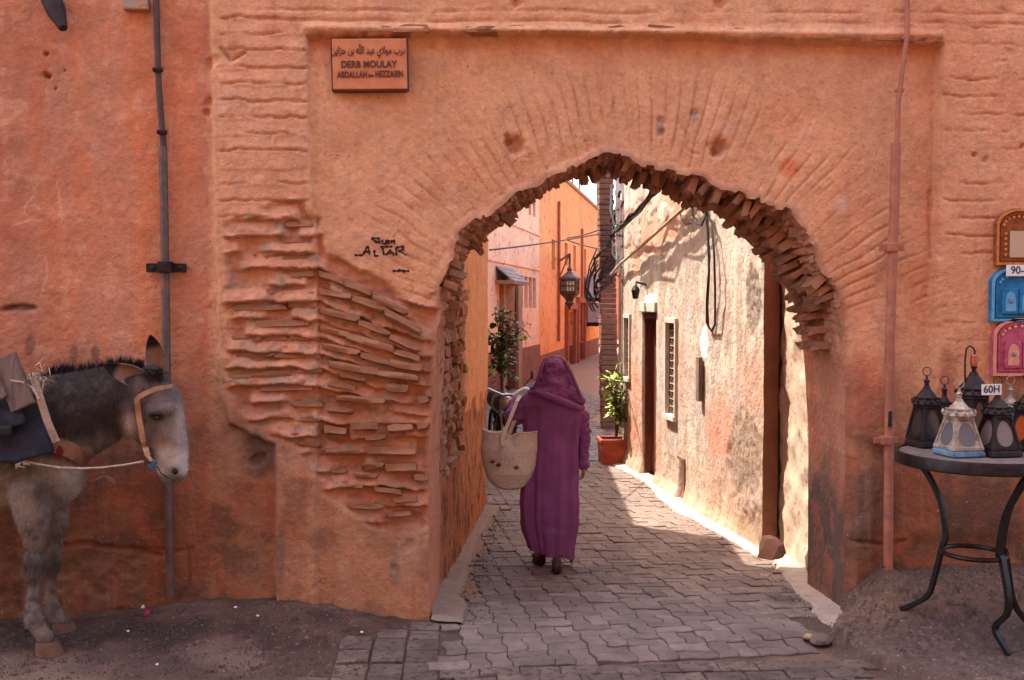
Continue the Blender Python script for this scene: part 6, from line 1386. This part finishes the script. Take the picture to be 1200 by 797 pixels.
# timber stub high on the left wall
mb = MB(); a, b = fpt(57, -8, -.02), fpt(74, 33, .10); mb.tube([a, a.lerp(b, .5), b], [.055, .05, .022], 7)
tag(mb.build('timber_stub', mat('charred_wood', lin(58, 42, 38), lin(38, 28, 26), scale=10, bump=.7, bscale=40), None), 'dark broken timber end sticking out at the top left corner of the wall', 'beam')
mb = MB(); mb.box(fpt(160, 5, -.02), (.13, .06, .07), None, .008); mb.build('patch_block', m_rubble, nbr)

# ================================================================== street name plaque
m_tile = mat('plaque_tile', lin(200, 124, 82), lin(182, 106, 68), scale=10, rough=.6, bump=.2); m_ink = mat('dark_paint', lin(104, 60, 48), lin(84, 50, 42), bump=0)
pc_ = at(433.5, 75.5, -.0); sg = empty('street_name_plaque', pc_, 'small terracotta street name plaque with Arabic and French lettering', 'sign')
rotp = Matrix.Rotation(R(-1.2), 3, 'Y') @ Matrix.Identity(3)
PW, PH = .395, .268
mb = MB(); mb.box(pc_+Vector((0, .012, 0)), (PW, .05, PH), rotp, .006); mb.build('tile', m_tile, sg)
mb = MB()
for s in (-1, 1): mb.box(pc_+rotp @ Vector((s*(PW/2+.004), .018, 0)), (.008, .045, PH+.01), rotp, .003)
mb.box(pc_+rotp @ Vector((0, .018, -PH/2-.005)), (PW-.004, .045, .009), rotp, .003)
stuff(mb.build('edging', m_ink, sg))
def text(s, c, size, sx, m, par, font=None, rx=Matrix.Identity(3), name='lettering', thick=.0016, face=None, align='CENTER', off=.0):
    cu = bpy.data.curves.new(name, 'FONT'); cu.body = s; cu.size = size; cu.align_x = align; cu.align_y = 'CENTER'; cu.extrude = thick; cu.space_character = 1.02; cu.offset = off
    o = bpy.data.objects.new(name, cu); COL.objects.link(o); dg = bpy.context.evaluated_depsgraph_get(); dg.update(); me = bpy.data.meshes.new_from_object(o.evaluated_get(dg)); bpy.data.objects.remove(o)
    F_ = face or Matrix.Rotation(R(90), 3, 'X')
    me.transform((Matrix.Translation(c) @ (rx @ F_).to_4x4() @ Matrix.Diagonal((sx, 1, 1, 1)))); me.materials.clear()
    return link(name, me, m, par)
fz_ = -.0155
text('DERB MOULAY', pc_+rotp @ Vector((-.005, fz_, -.004)), .050, .86, m_ink, sg, rx=rotp, off=.0012)
text('ABDALLAH', pc_+rotp @ Vector((-.094, fz_, -.058)), .046, .68, m_ink, sg, rx=rotp, off=.0012)
text('ben', pc_+rotp @ Vector((.005, fz_, -.062)), .026, .7, m_ink, sg, rx=rotp, off=.0008)
text('HEZZAIEN', pc_+rotp @ Vector((.102, fz_, -.056)), .046, .68, m_ink, sg, rx=rotp, off=.0012)
# درب مولاي عبد الله بن حزاين in joined letter forms, laid out right to left
arab = '\uFEE6\uFEF3\uFE8D\uFEB0\uFEA3 \uFEE6\uFE91 \uFDF2 \uFEAA\uFE92\uFECB \uFEF1\uFEFB\uFEEE\uFEE3 \uFE8F\uFEAD\uFEA9'
text(arab, pc_+rotp @ Vector((-.005, fz_, .070)), .056, .60, m_ink, sg, rx=rotp, off=.0006)

# ================================================================== graffiti on the plaster (paint film strokes)
def strokes(lines, w, m, par, name, off=.0):
    mb = MB()
    from mathutils.bvhtree import BVHTree
    for L_ in lines:
        pts = [hitwall(x, y)+Vector((0, -.0025, 0)) for x, y in dens(L_)]
        V = []
        for k, p in enumerate(pts):
            tn = (pts[min(k+1, len(pts)-1)]-pts[max(k-1, 0)]); tn = tn.normalized() if tn.length > 1e-7 else Vector((1, 0, 0)); s = tn.cross(Vector((0, 1, 0))).normalized()*w*(.5+.2*math.sin(k*1.7)); V += [p-s, p+s]
        mb.add(V, [(2*i, 2*i+1, 2*i+3, 2*i+2) for i in range(len(pts)-1)])
    return mb.build(name, m, par)
def dens(L_):
    o = []
    for a, b in zip(L_[:-1], L_[1:]):
        n = max(2, int(math.hypot(b[0]-a[0], b[1]-a[1])/1.5)); o += [(a[0]+(b[0]-a[0])*k/n, a[1]+(b[1]-a[1])*k/n) for k in range(n)]
    return o+[L_[-1]]
def hitwall(px, py):
    p = at(px, py, 0); X = np.array([[p.x]]); Z = np.array([[p.z]]); U = np.array([[float(px)]]); V = np.array([[float(py)]]); h, _, _ = wall_relief(U, V, X, Z); return at(px, py, -float(h[0, 0]))
m_graf = mat('black_spray', lin(58, 34, 32), lin(44, 26, 26), bump=0)
G = lambda pts: [(400+x/12, 260+y/12) for x, y in pts]
gl_ = [G([(185, 468), (300, 470), (365, 345), (375, 345), (400, 470)]), G([(340, 420), (410, 415)]), G([(465, 395), (468, 478), (530, 480)]), G([(545, 352), (720, 348)]), G([(580, 360), (600, 470)]), G([(625, 470), (690, 395), (745, 475)]), G([(650, 440), (715, 438)]), G([(770, 360), (775, 478)]), G([(770, 360), (880, 345), (860, 400), (800, 410), (915, 470)]),
       G([(425, 230), (530, 232), (540, 300), (470, 260)]), G([(425, 230), (500, 300)]), G([(530, 260), (540, 305)]), G([(575, 255), (580, 310), (620, 312), (625, 260)]), G([(640, 255), (640, 310), (680, 300), (645, 282), (675, 265), (640, 255)]), G([(715, 255), (700, 300)]), G([(740, 250), (745, 320)]), G([(738, 195), (744, 200)]), G([(720, 690), (850, 692), (955, 690)]), G([(800, 672), (850, 690), (880, 715), (870, 668)])]
gf = strokes(gl_, .0105, m_graf, arch, 'graffiti')

# ================================================================== iron table
TD = 4.78; tc = atd(1143, 531, TD); TZ = tc.z; TR = .362
table = empty('iron_table', Vector((tc.x, tc.y, .12)), 'round black wrought iron table with curved legs, crowded with lanterns', 'table')
m_top = mat('table_top', lin(126, 108, 100), lin(96, 80, 76), scale=12, rough=.6, bump=.3)
mb = MB(); mb.lathe([(TR-.012, -.018), (TR-.010, -.001), (.02, 0.0)], tc, 48); mb.build('top', m_top, table)
mb = MB(); V = []; n = 64
prof = [(TR-.012, .004), (TR, .006), (TR+.006, -.004), (TR+.006, -.050), (TR-.002, -.056), (TR-.012, -.050)]
mb.v = []; 
for r, z in prof:
    for k in range(n): a = 2*math.pi*k/n; V.append(tc+Vector((r*math.cos(a), r*math.sin(a), z)))
mb.add(V, [(i*n+k, i*n+(k+1) % n, ((i+1) % 6)*n+(k+1) % n, ((i+1) % 6)*n+k) for i in range(6) for k in range(n)]); mb.build('rim', m_iron, table, True)
rim_c = tc; ring_z = atd(1139, 648, TD).z; RR = .145
mb = MB(); mb.tube([Vector((tc.x+RR*math.cos(a), tc.y+RR*math.sin(a), ring_z)) for a in np.linspace(0, 2*math.pi, 37)], .012, 8, False); mb.build('ring', m_iron, table, True)
legs = [(1055, 692, None), (1183, 744, None), (None, None, 1)]
def leg(ang, footz, foot_r):
    d = Vector((math.cos(ang), math.sin(ang), 0)); H = TZ-.03
    prof = [(.84*TR, 1.0), (.80*TR, .95), (.62*TR, .85), (.46*TR, .71), (.385*TR, .52), (RR+.012, (ring_z-footz)/(H-footz)), (RR+.05, .24), (.62*foot_r, .12), (.88*foot_r, .03), (foot_r, 0.0)]
    P_ = [Vector((tc.x, tc.y, 0))+d*r+Vector((0, 0, footz+(H-footz)*v)) for r, v in prof]; Q = []
    for i in range(len(P_)-1):
        p0, p1, p2, p3 = P_[max(i-1, 0)], P_[i], P_[i+1], P_[min(i+2, len(P_)-1)]
        for t in (0, .25, .5, .75): Q.append(.5*((2*p1)+(p2-p0)*t+(2*p0-5*p1+4*p2-p3)*t*t+(3*p1-p0-3*p2+p3)*t**3))
    Q.append(P_[-1]); mb = MB(); s = d.cross(Vector((0, 0, 1))); V = []
    for k, p in enumerate(Q):
        tn = (Q[min(k+1, len(Q)-1)]-Q[max(k-1, 0)]).normalized(); nn = tn.cross(s).normalized(); w, t_ = .016*(1-.45*max(0, k/len(Q)-.6)), .010
        V += [p+s*w+nn*t_, p+nn*t_*1.6, p-s*w+nn*t_, p-s*w-nn*t_, p+s*w-nn*t_]
    mb.add(V, [(i*5+k, i*5+(k+1) % 5, i*5+5+(k+1) % 5, i*5+5+k) for i in range(len(Q)-1) for k in range(5)]+[tuple(range(5))[::-1], tuple(len(Q)*5-5+k for k in range(5))])
    mb.build('leg', m_iron, table, True)
f1 = atd(1056, 693, 5.06); f2 = atd(1183, 744, 4.60)
for f in (f1, f2):
    v = Vector((f.x-tc.x, f.y-tc.y)); leg(math.atan2(v.y, v.x), mound_z(f.x, f.y)-.005, v.length)
a3 = math.atan2(f1.y-tc.y, f1.x-tc.x)-R(130); leg(a3, mound_z(tc.x+.4*math.cos(a3), tc.y+.4*math.sin(a3))-.005, .42)

# ================================================================== lanterns on the table
m_lmet = mat('blackened_metal', lin(58, 44, 42), lin(34, 28, 28), scale=18, metal=.5, rough=.5, bump=.5, bscale=60); m_silver = mat('tarnished_silver', lin(186, 168, 150), lin(112, 96, 84), scale=22, metal=.2, rough=.5, bump=.6, bscale=80); m_bluep = mat('blue_base', lin(104, 140, 162), lin(72, 92, 108), scale=20, bump=.3)
m_copper = mat('copper', lin(170, 98, 76), lin(132, 72, 56), metal=.6, rough=.45, bump=.2)
m_frost = glass('frosted_glass', lin(112, 100, 98), .35); m_gdark = glass('dark_glass', lin(58, 46, 44), .15); m_amber = glass('amber_glass', lin(176, 74, 32), .2); m_bglass = glass('smoky_glass', lin(88, 92, 98), .25)
def lantern(px, py, depth, h, w, label, frame_m, pane_m, base_m, ang=.4, n=4, ring=True, hook=False, name='metal_lantern', taper=.55):
    c = atd(px, py, depth); c = Vector((c.x, c.y, TZ+.002)); root = empty(name, c, label, 'lantern', 'metal lanterns on the table'); r = w/2*1.12
    q = math.pi/n+ang
    mb = MB(); mb.lathe([(r*.92, 0), (r*1.0, .006), (r*.98, h*.07), (r*.90, h*.10)], c, n, q); mb.build('base', base_m, root)
    z0, z1 = h*.105, h*.56; r0, r1 = r*.90, r*taper
    mb = MB(); mb.lathe([(r0*1.05, z0), (r0*1.05, z0+.014), (r0*.98, z0+.016)], c, n, q); mb.lathe([(r1*1.02, z1-.008), (r1*1.16, z1), (r1*1.16, z1+.012), (r1*1.0, z1+.02)], c, n, q)
    for k in range(n):
        a = 2*math.pi*k/n+q; mb.tube([c+Vector((r0*math.cos(a), r0*math.sin(a), z0)), c+Vector((r1*math.cos(a), r1*math.sin(a), z1))], .0075, 5)
    mb.build('frame', frame_m, root)
    for k in range(n):
        a0, a1 = 2*math.pi*k/n+q, 2*math.pi*(k+1)/n+q; P_ = [Vector((r0*math.cos(a0), r0*math.sin(a0), z0)), Vector((r0*math.cos(a1), r0*math.sin(a1), z0)), Vector((r1*math.cos(a1), r1*math.sin(a1), z1)), Vector((r1*math.cos(a0), r1*math.sin(a0), z1))]
        cen_ = sum(P_, Vector())/4; mb = MB(); mb.add([c+cen_*0+p*.985 for p in P_]+[c+p*.955+Vector((0, 0, .0)) for p in P_], [(0, 1, 2, 3), (7, 6, 5, 4), (0, 4, 5, 1), (2, 6, 7, 3), (1, 5, 6, 2), (0, 3, 7, 4)]); mb.build('pane', pane_m, root)
        # pierced surround: arch-shaped opening in a metal sheet
        mb = MB(); ux = (P_[1]-P_[0]); cx_ = (P_[0]+P_[1])/2; V = []; m2 = 18
        def pt(u, v): 
            l = P_[0].lerp(P_[3], v); rr3 = P_[1].lerp(P_[2], v); return l.lerp(rr3, u)
        for i in range(m2):
            t = 2*math.pi*i/m2; inn = (.5+.36*math.cos(t), .50+.40*math.sin(t)); m_ = max(abs(math.cos(t)), abs(math.sin(t))); outp = (.5+.5*math.cos(t)/m_, .5+.5*math.sin(t)/m_)
            V += [c+pt(*inn)*1.005, c+pt(*outp)*1.005]
        mb.add(V, [(2*i, 2*i+1, (2*i+3) % (2*m2), (2*i+2) % (2*m2)) for i in range(m2)]); mb.build('pierced_surround', frame_m, root)
    mb = MB(); mb.lathe([(r1*1.28, z1+.018), (r1*1.20, z1+.03), (r1*1.02, z1+.038), (r1*1.10, z1+.05), (r1*.95, z1+h*.13), (r1*.62, z1+h*.20), (r1*.34, z1+h*.26), (r1*.26, z1+h*.30)], c, max(n, 8), q); mb.build('roof', frame_m, root)
    mb = MB()
    for k in range(12): a = 2*math.pi*k/12+q; mb.lathe([(.007, -.006), (.008, .002), (.001, .016)], c+Vector((r1*1.2*math.cos(a), r1*1.2*math.sin(a), z1+.032)), 6); mb.lathe([(.001, -.005), (.005, 0), (.001, .005)], c+Vector((r0*.98*math.cos(a), r0*.98*math.sin(a), z0+.008)), 5)
    stuff(mb.build('studs', frame_m, root))
    mb = MB(); zt_ = z1+h*.30; mb.lathe([(.012, 0), (.012, .02), (.018, .026), (.008, .034), (.004, .055)], c+Vector((0, 0, zt_)), 8); mb.build('finial', frame_m, root)
    if ring:
        mb = MB(); mb.tube([c+Vector((.022*math.sin(t), 0, zt_+.052+.022+.022*-math.cos(t))) for t in np.linspace(0, 6.283, 17)], .0025, 5, False); mb.build('ring', frame_m, root)
    return root, c, zt_
lantern(1085, 518, 5.00, .36, .185, 'black metal lantern at the left edge of the table, behind the silver one', m_lmet, m_gdark, m_lmet, .2, 4)
lantern(1123, 532, 4.70, .315, .215, 'silver metal lantern with a pale blue base at the front of the table', m_silver, m_bglass, m_bluep, .12, 4, taper=.50)
_, c3, z3 = lantern(1140, 518, 5.02, .44, .16, 'tallest black lantern with a copper neck and long curved hook', m_lmet, m_gdark, m_lmet, .5, 6, ring=False, taper=.8)
par3 = [o for o in bpy.data.objects if o.name.startswith('metal_lantern')][-1]
mb = MB(); mb.lathe([(.016, .03), (.018, .04), (.018, .085), (.014, .09)], c3+Vector((0, 0, z3)), 12); mb.build('collar', m_copper, par3)
mb = MB(); b_ = c3+Vector((0, 0, z3)); mb.tube([b_+Vector((.0, 0, .085)), b_+Vector((.004, 0, .105)), b_+Vector((-.006, 0, .125)), b_+Vector((-.026, 0, .135)), b_+Vector((-.042, 0, .12)), b_+Vector((-.048, 0, .06)), b_+Vector((-.046, 0, -.05))], .0045, 6); mb.build('hook', m_lmet, par3, True)
_, c4, z4 = lantern(1168, 531, 4.70, .33, .205, 'dark lantern with frosted grey panes and a white price card on its top', m_lmet, m_frost, m_lmet, .1, 4, taper=.5)
lantern(1183, 516, 5.06, .30, .14, 'small silver lantern half hidden at the back of the table', m_silver, m_frost, m_silver, .7, 4)
lantern(1203, 527, 4.86, .34, .15, 'black lantern with amber glass at the right edge of the table', m_lmet, m_amber, m_lmet, .35, 4, taper=.6)
lantern(1106, 512, 5.08, .30, .12, 'small dark lantern with a wire ring tucked behind the silver one', m_lmet, m_gdark, m_lmet, .3, 4)
m_card = mat('card', lin(222, 218, 214), lin(206, 200, 196), scale=8, bump=.05); m_pen = mat('blue_black_ink', lin(52, 66, 96), bump=0)
def card(c, w, h, s, tilt, label, cat='price card', lean=0):
    root = empty('price_card', c, label, cat); rx = Matrix.Rotation(tilt, 3, 'Y'); mb = MB(); mb.box(c, (w, .002, h), rx); mb.build('card', m_card, root)
    text(s, c+rx @ Vector((0, -.0022, 0)), h*.95, .95, m_pen, root, rx=rx, name='price', thick=.0004, off=.001); return root
cd_ = atd(1162, 456.5, 4.68); card(cd_, .098, .052, '60H', R(-1), 'white card priced in blue ink perched on top of the frosted lantern')

# ================================================================== painted mirrors on the wall at the right edge
m_mo = mat('orange_brown_paint', lin(158, 82, 36), lin(116, 56, 28), scale=26, bump=.5, bscale=80); m_mo2 = mat('gilded_relief', lin(206, 128, 62), lin(164, 88, 40), scale=30, bump=.4); m_mb = mat('blue_paint', lin(40, 122, 168), lin(28, 92, 136), scale=26, bump=.5, bscale=80); m_mb2 = mat('light_blue_relief', lin(96, 160, 190), lin(66, 132, 168), scale=30, bump=.4); m_mp = mat('rose_paint', lin(190, 88, 110), lin(152, 62, 86), scale=26, bump=.5, bscale=80); m_mp2 = mat('peach_relief', lin(214, 148, 116), lin(196, 120, 100), scale=30, bump=.4)
m_mir = bpy.data.materials.new('mirror_glass'); m_mir.use_nodes = True; b_ = m_mir.node_tree.nodes['Principled BSDF']; b_.inputs['Metallic'].default_value = 1; b_.inputs['Roughness'].default_value = .08; b_.inputs['Base Color'].default_value = (.45, .5, .55, 1)
def mirror(px0, pyt, pyb, m1, m2, label, kind):
    """a shouldered-arch painted frame; px0 = its left edge"""
    hh = at(px0, pyt, -.03).z-at(px0, pyb, -.03).z; w = hh*(.80 if kind == 0 else 1.0); c = at(px0, pyb, -.03)+Vector((w/2, 0, 0)); root = empty('painted_mirror', c, label, 'mirror', 'painted mirrors on the wall')
    def outline(s, k=1.0):
        P_ = [(-.5, 0), (-.5, .68)]; P_ += [(-.5+.07*(1-math.cos(t))*0+.5*(1-math.cos(t))*1.0, .70+.30*math.sin(t)) for t in np.linspace(.15, math.pi-.15, 15)]; P_ += [(.5, .68), (.5, 0)]
        return [(x*w*s, (z-.5)*hh*s+.5*hh) for x, z in P_]
    def plate(pts, y0, y1, m, name, par):
        mb = MB(); n = len(pts); mb.add([c+Vector((x, y0, z)) for x, z in pts]+[c+Vector((x, y1, z)) for x, z in pts], [tuple(range(n)), tuple(range(n, 2*n))[::-1]]+[(k, (k+1) % n, n+(k+1) % n, n+k) for k in range(n)]); return mb.build(name, m, par)
    plate(outline(1), 0, .03, m1, 'board', root)
    def ringp(s0, s1, y, m, name):
        a, b = outline(s0), outline(s1); n = len(a); mb = MB(); mb.add([c+Vector((x, y, z)) for x, z in a]+[c+Vector((x, y, z)) for x, z in b]+[c+Vector((x, .002, z)) for x, z in a]+[c+Vector((x, .002, z)) for x, z in b], [(k, (k+1) % n, n+(k+1) % n, n+k) for k in range(n)]+[(k, 2*n+k, 2*n+(k+1) % n, (k+1) % n) for k in range(n)]+[(n+k, n+(k+1) % n, 3*n+(k+1) % n, 3*n+k) for k in range(n)]); mb.build(name, m, root)
    ringp(.985, .90, -.010, m2, 'border'); ringp(.83, .79, -.008, m1, 'inner_border')
    # two small door leaves or a glass
    z0, z1 = hh*.14, hh*.60
    if kind == 0:
        mb = MB(); mb.box(c+Vector((0, -.004, (z0+z1)/2)), (w*.42, .006, z1-z0)); mb.build('glass', m_mir, root)
        for s in (-1, 1):
            for k in range(5):
                mb = MB(); mb.lathe([(.001, -.004), (.010, 0), (.001, .004)], c+Vector((s*w*.29, -.004, z0+(z1-z0)*(k+.5)/5)), 6, 0, Matrix.Rotation(R(90), 3, 'X')); mb.build('flower', m_mo2, root)
    else:
        for s in (-1, 1):
            mb = MB(); mb.box(c+Vector((s*w*.155, -.006, (z0+z1)/2)), (w*.29, .012, z1-z0), None, .003); lf = mb.build('door_leaf', m1, root)
            ap = [(-.5, 0), (-.5, .6), (-.36, .85), (0, 1), (.36, .85), (.5, .6), (.5, 0)]; mb = MB(); P_ = [c+Vector((s*w*.155+x*w*.19, -.0145, z0+(z1-z0)*(.10+.80*z))) for x, z in ap]; mb.add(P_+[p+Vector((0, .006, 0)) for p in P_], [tuple(range(7))]+[(k, (k+1) % 7, 7+(k+1) % 7, 7+k) for k in range(7)]); mb.build('panel', m2, lf)
            mb = MB(); mb.lathe([(.001, -.003), (.014, 0), (.001, .003)], c+Vector((s*w*.155, -.016, (z0+z1)/2)), 8, 0, Matrix.Rotation(R(90), 3, 'X')); mb.build('medallion', m_frost, lf)
    mb = MB()
    for k in range(9): t = math.pi*(k+.5)/9; mb.lathe([(.001, -.004), (.011, 0), (.001, .005)], c+Vector((-w*.34*math.cos(t), -.004, hh*.68+hh*.17*math.sin(t))), 6, 0, Matrix.Rotation(R(90), 3, 'X'))
    stuff(mb.build('beading', m2, root))
    return root, c, w, hh
mirror(1167, 244, 311, m_mo, m_mo2, 'orange-brown carved mirror, topmost of three on the wall', 0)
_, cB, wB, hB = mirror(1161, 312, 377, m_mb, m_mb2, 'bright blue painted mirror with two little doors, under the orange-brown one', 1)
mirror(1163, 372, 441, m_mp, m_mp2, 'rose pink painted mirror with two little doors, just above the lanterns', 1)
card(at(1192, 317, -.055), .125, .062, '90-', 0, 'white price card stuck on the top of the blue mirror')

# ================================================================== small stones and litter
def bit(name, px, py, size, m, label, cat, seed, dz=0.0, flat=.5):
    d = ray(px, py); t = 4.0
    for _ in range(400):
        p = CAM+d*t
        if p.z <= float(GH(p.x, p.y))+dz: break
        t += .005
    rs_ = random.Random(seed); bm = bmesh.new(); bmesh.ops.create_icosphere(bm, subdivisions=2, radius=1)
    for v in bm.verts:
        k = 1+.28*mnoise.noise(v.co*1.3+Vector((seed*3.1, 0, 0))); v.co = Vector((v.co.x*size[0]*k, v.co.y*size[1]*k, max(-.3, v.co.z)*size[2]*k))
    me = bpy.data.meshes.new(name); bm.to_mesh(me); bm.free(); me.materials.append(m); o = bpy.data.objects.new(name, me); COL.objects.link(o); o.location = p+Vector((0, 0, size[2]*.15)); o.rotation_euler = (0, 0, rs_.uniform(0, 3)); me.polygons.foreach_set('use_smooth', np.ones(len(me.polygons), bool)); me.set_sharp_from_angle(angle=R(30))
    return tag(o, label, cat)
m_grst = mat('grey_stone', lin(118, 96, 86), lin(90, 74, 68), scale=12, bump=.8, bscale=50)
bit('stone', 271, 689, (.085, .06, .055), m_grst, 'largest grey stone on the dirt at the foot of the wall', 'stone', 1)
bit('stone', 280, 670, (.05, .035, .03), m_grst, 'flat grey stone leaning behind the largest one at the wall foot', 'stone', 2)
bit('stone', 303, 692, (.09, .02, .02), m_grst, 'long thin stone sliver lying right of the largest stone', 'stone', 3)
bit('stone', 322, 700, (.02, .016, .014), m_grst, 'tiny stone at the right tip of the thin sliver', 'stone', 4)
bit('stone', 905, 628, (.0, .0, .0), m_grst, '', '', 5) if False else None
bit('stone', 903, 650, (.085, .07, .10), m_rubble, 'rough lump of masonry at the foot of the dark reveal', 'stone', 31)
bit('stone', 962, 752, (.07, .055, .035), m_grst, 'loose broken paving lump in the gap beside the concrete mound', 'stone', 7)
bit('stone', 948, 748, (.035, .03, .02), m_rubble, 'small reddish stone in the gap beside the concrete mound', 'stone', 8)
m_red = mat('crumpled_foil', lin(170, 40, 60), lin(110, 24, 40), rough=.35, bump=.5)
bit('candy_wrapper', 173, 719, (.028, .02, .022), m_red, 'crumpled red wrapper on the dirt near the pipe foot', 'litter', 11)
bit('paper_scrap', 168, 712, (.014, .01, .012), m_white, 'white scrap beside the red wrapper', 'litter', 12)
m_paper = mat('paper', lin(226, 220, 214), lin(200, 192, 186), bump=.1)
def stick(px0, py0, px1, py1, r, label, m=m_paper, name='paper_tube'):
    a = gr(px0, py0, .09); b = gr(px1, py1, .09)
    for q in (a, b): q.z = float(GH(q.x, q.y))+.018
    mb = MB(); mb.tube([a, b], r, 8); tag(mb.build(name, m, None), label, 'litter')
stick(349, 698, 367, 706, .007, 'white paper tube lying on the dirt below the pier')
stick(344, 686, 352, 693, .006, 'short crumpled white paper above the longer tube')
for i, (x, y, l) in enumerate([(236, 688, 'white crumb of litter left of the largest stone'), (276, 712, 'white crumb of litter below the largest stone'), (302, 722, 'tiny pale crumb of litter in the middle of the dirt'), (424, 741, 'pale crumb of litter by the first pavers'), (150, 740, 'pale crumb of litter near the donkey hoof'), (184, 779, 'pale crumb of litter at the lower edge of the dirt')]):
    bit('litter_crumb', x, y, (.009, .007, .006), m_paper, l, 'litter', 20+i)
# gravel and dust crumbs over earth, mound foot and kerb
rg2 = random.Random(77); mb = MB()
def crumb(x, y, z, s):
    a = rg2.uniform(0, 6.28); P_ = [Vector((x+s*math.cos(a+2.09*k), y+s*math.sin(a+2.09*k), z-.001)) for k in range(3)]+[Vector((x+rg2.uniform(-.3, .3)*s, y, z+s*rg2.uniform(.6, 1.1)))]
    mb.add(P_, [(0, 1, 3), (1, 2, 3), (2, 0, 3)])
for k in range(5500):
    x = rg2.uniform(-2.9, -.45); y = rg2.uniform(-.85, -.0); crumb(x, y, float(GH(x, y)), abs(rg2.gauss(0, .0036))+.0012+(.010*rg2.random() if rg2.random() < .03 else 0))
for k in range(1600):
    y = rg2.uniform(-.1, 3.9); x = leftx(max(y, .7))+.12+abs(rg2.gauss(0, .10)); crumb(x, y, float(GH(x, y))+.001, abs(rg2.gauss(0, .003))+.001)
for k in range(1500):
    x = rg2.uniform(2.1, 3.3); y = -abs(rg2.gauss(0, .25))-.02; crumb(x, y, mound_z(x, y)+.012, abs(rg2.gauss(0, .0035))+.0012)
for k in range(900):
    y = rg2.uniform(-.3, 5); x = rightx(max(y, 0))-.12-abs(rg2.gauss(0, .08)); crumb(x, y, float(GH(x, y))+.002, abs(rg2.gauss(0, .003))+.001)
stuff(mb.build('gravel', mat('dirt_crumb', lin(96, 74, 62), lin(58, 44, 38), scale=30, bump=0), None))
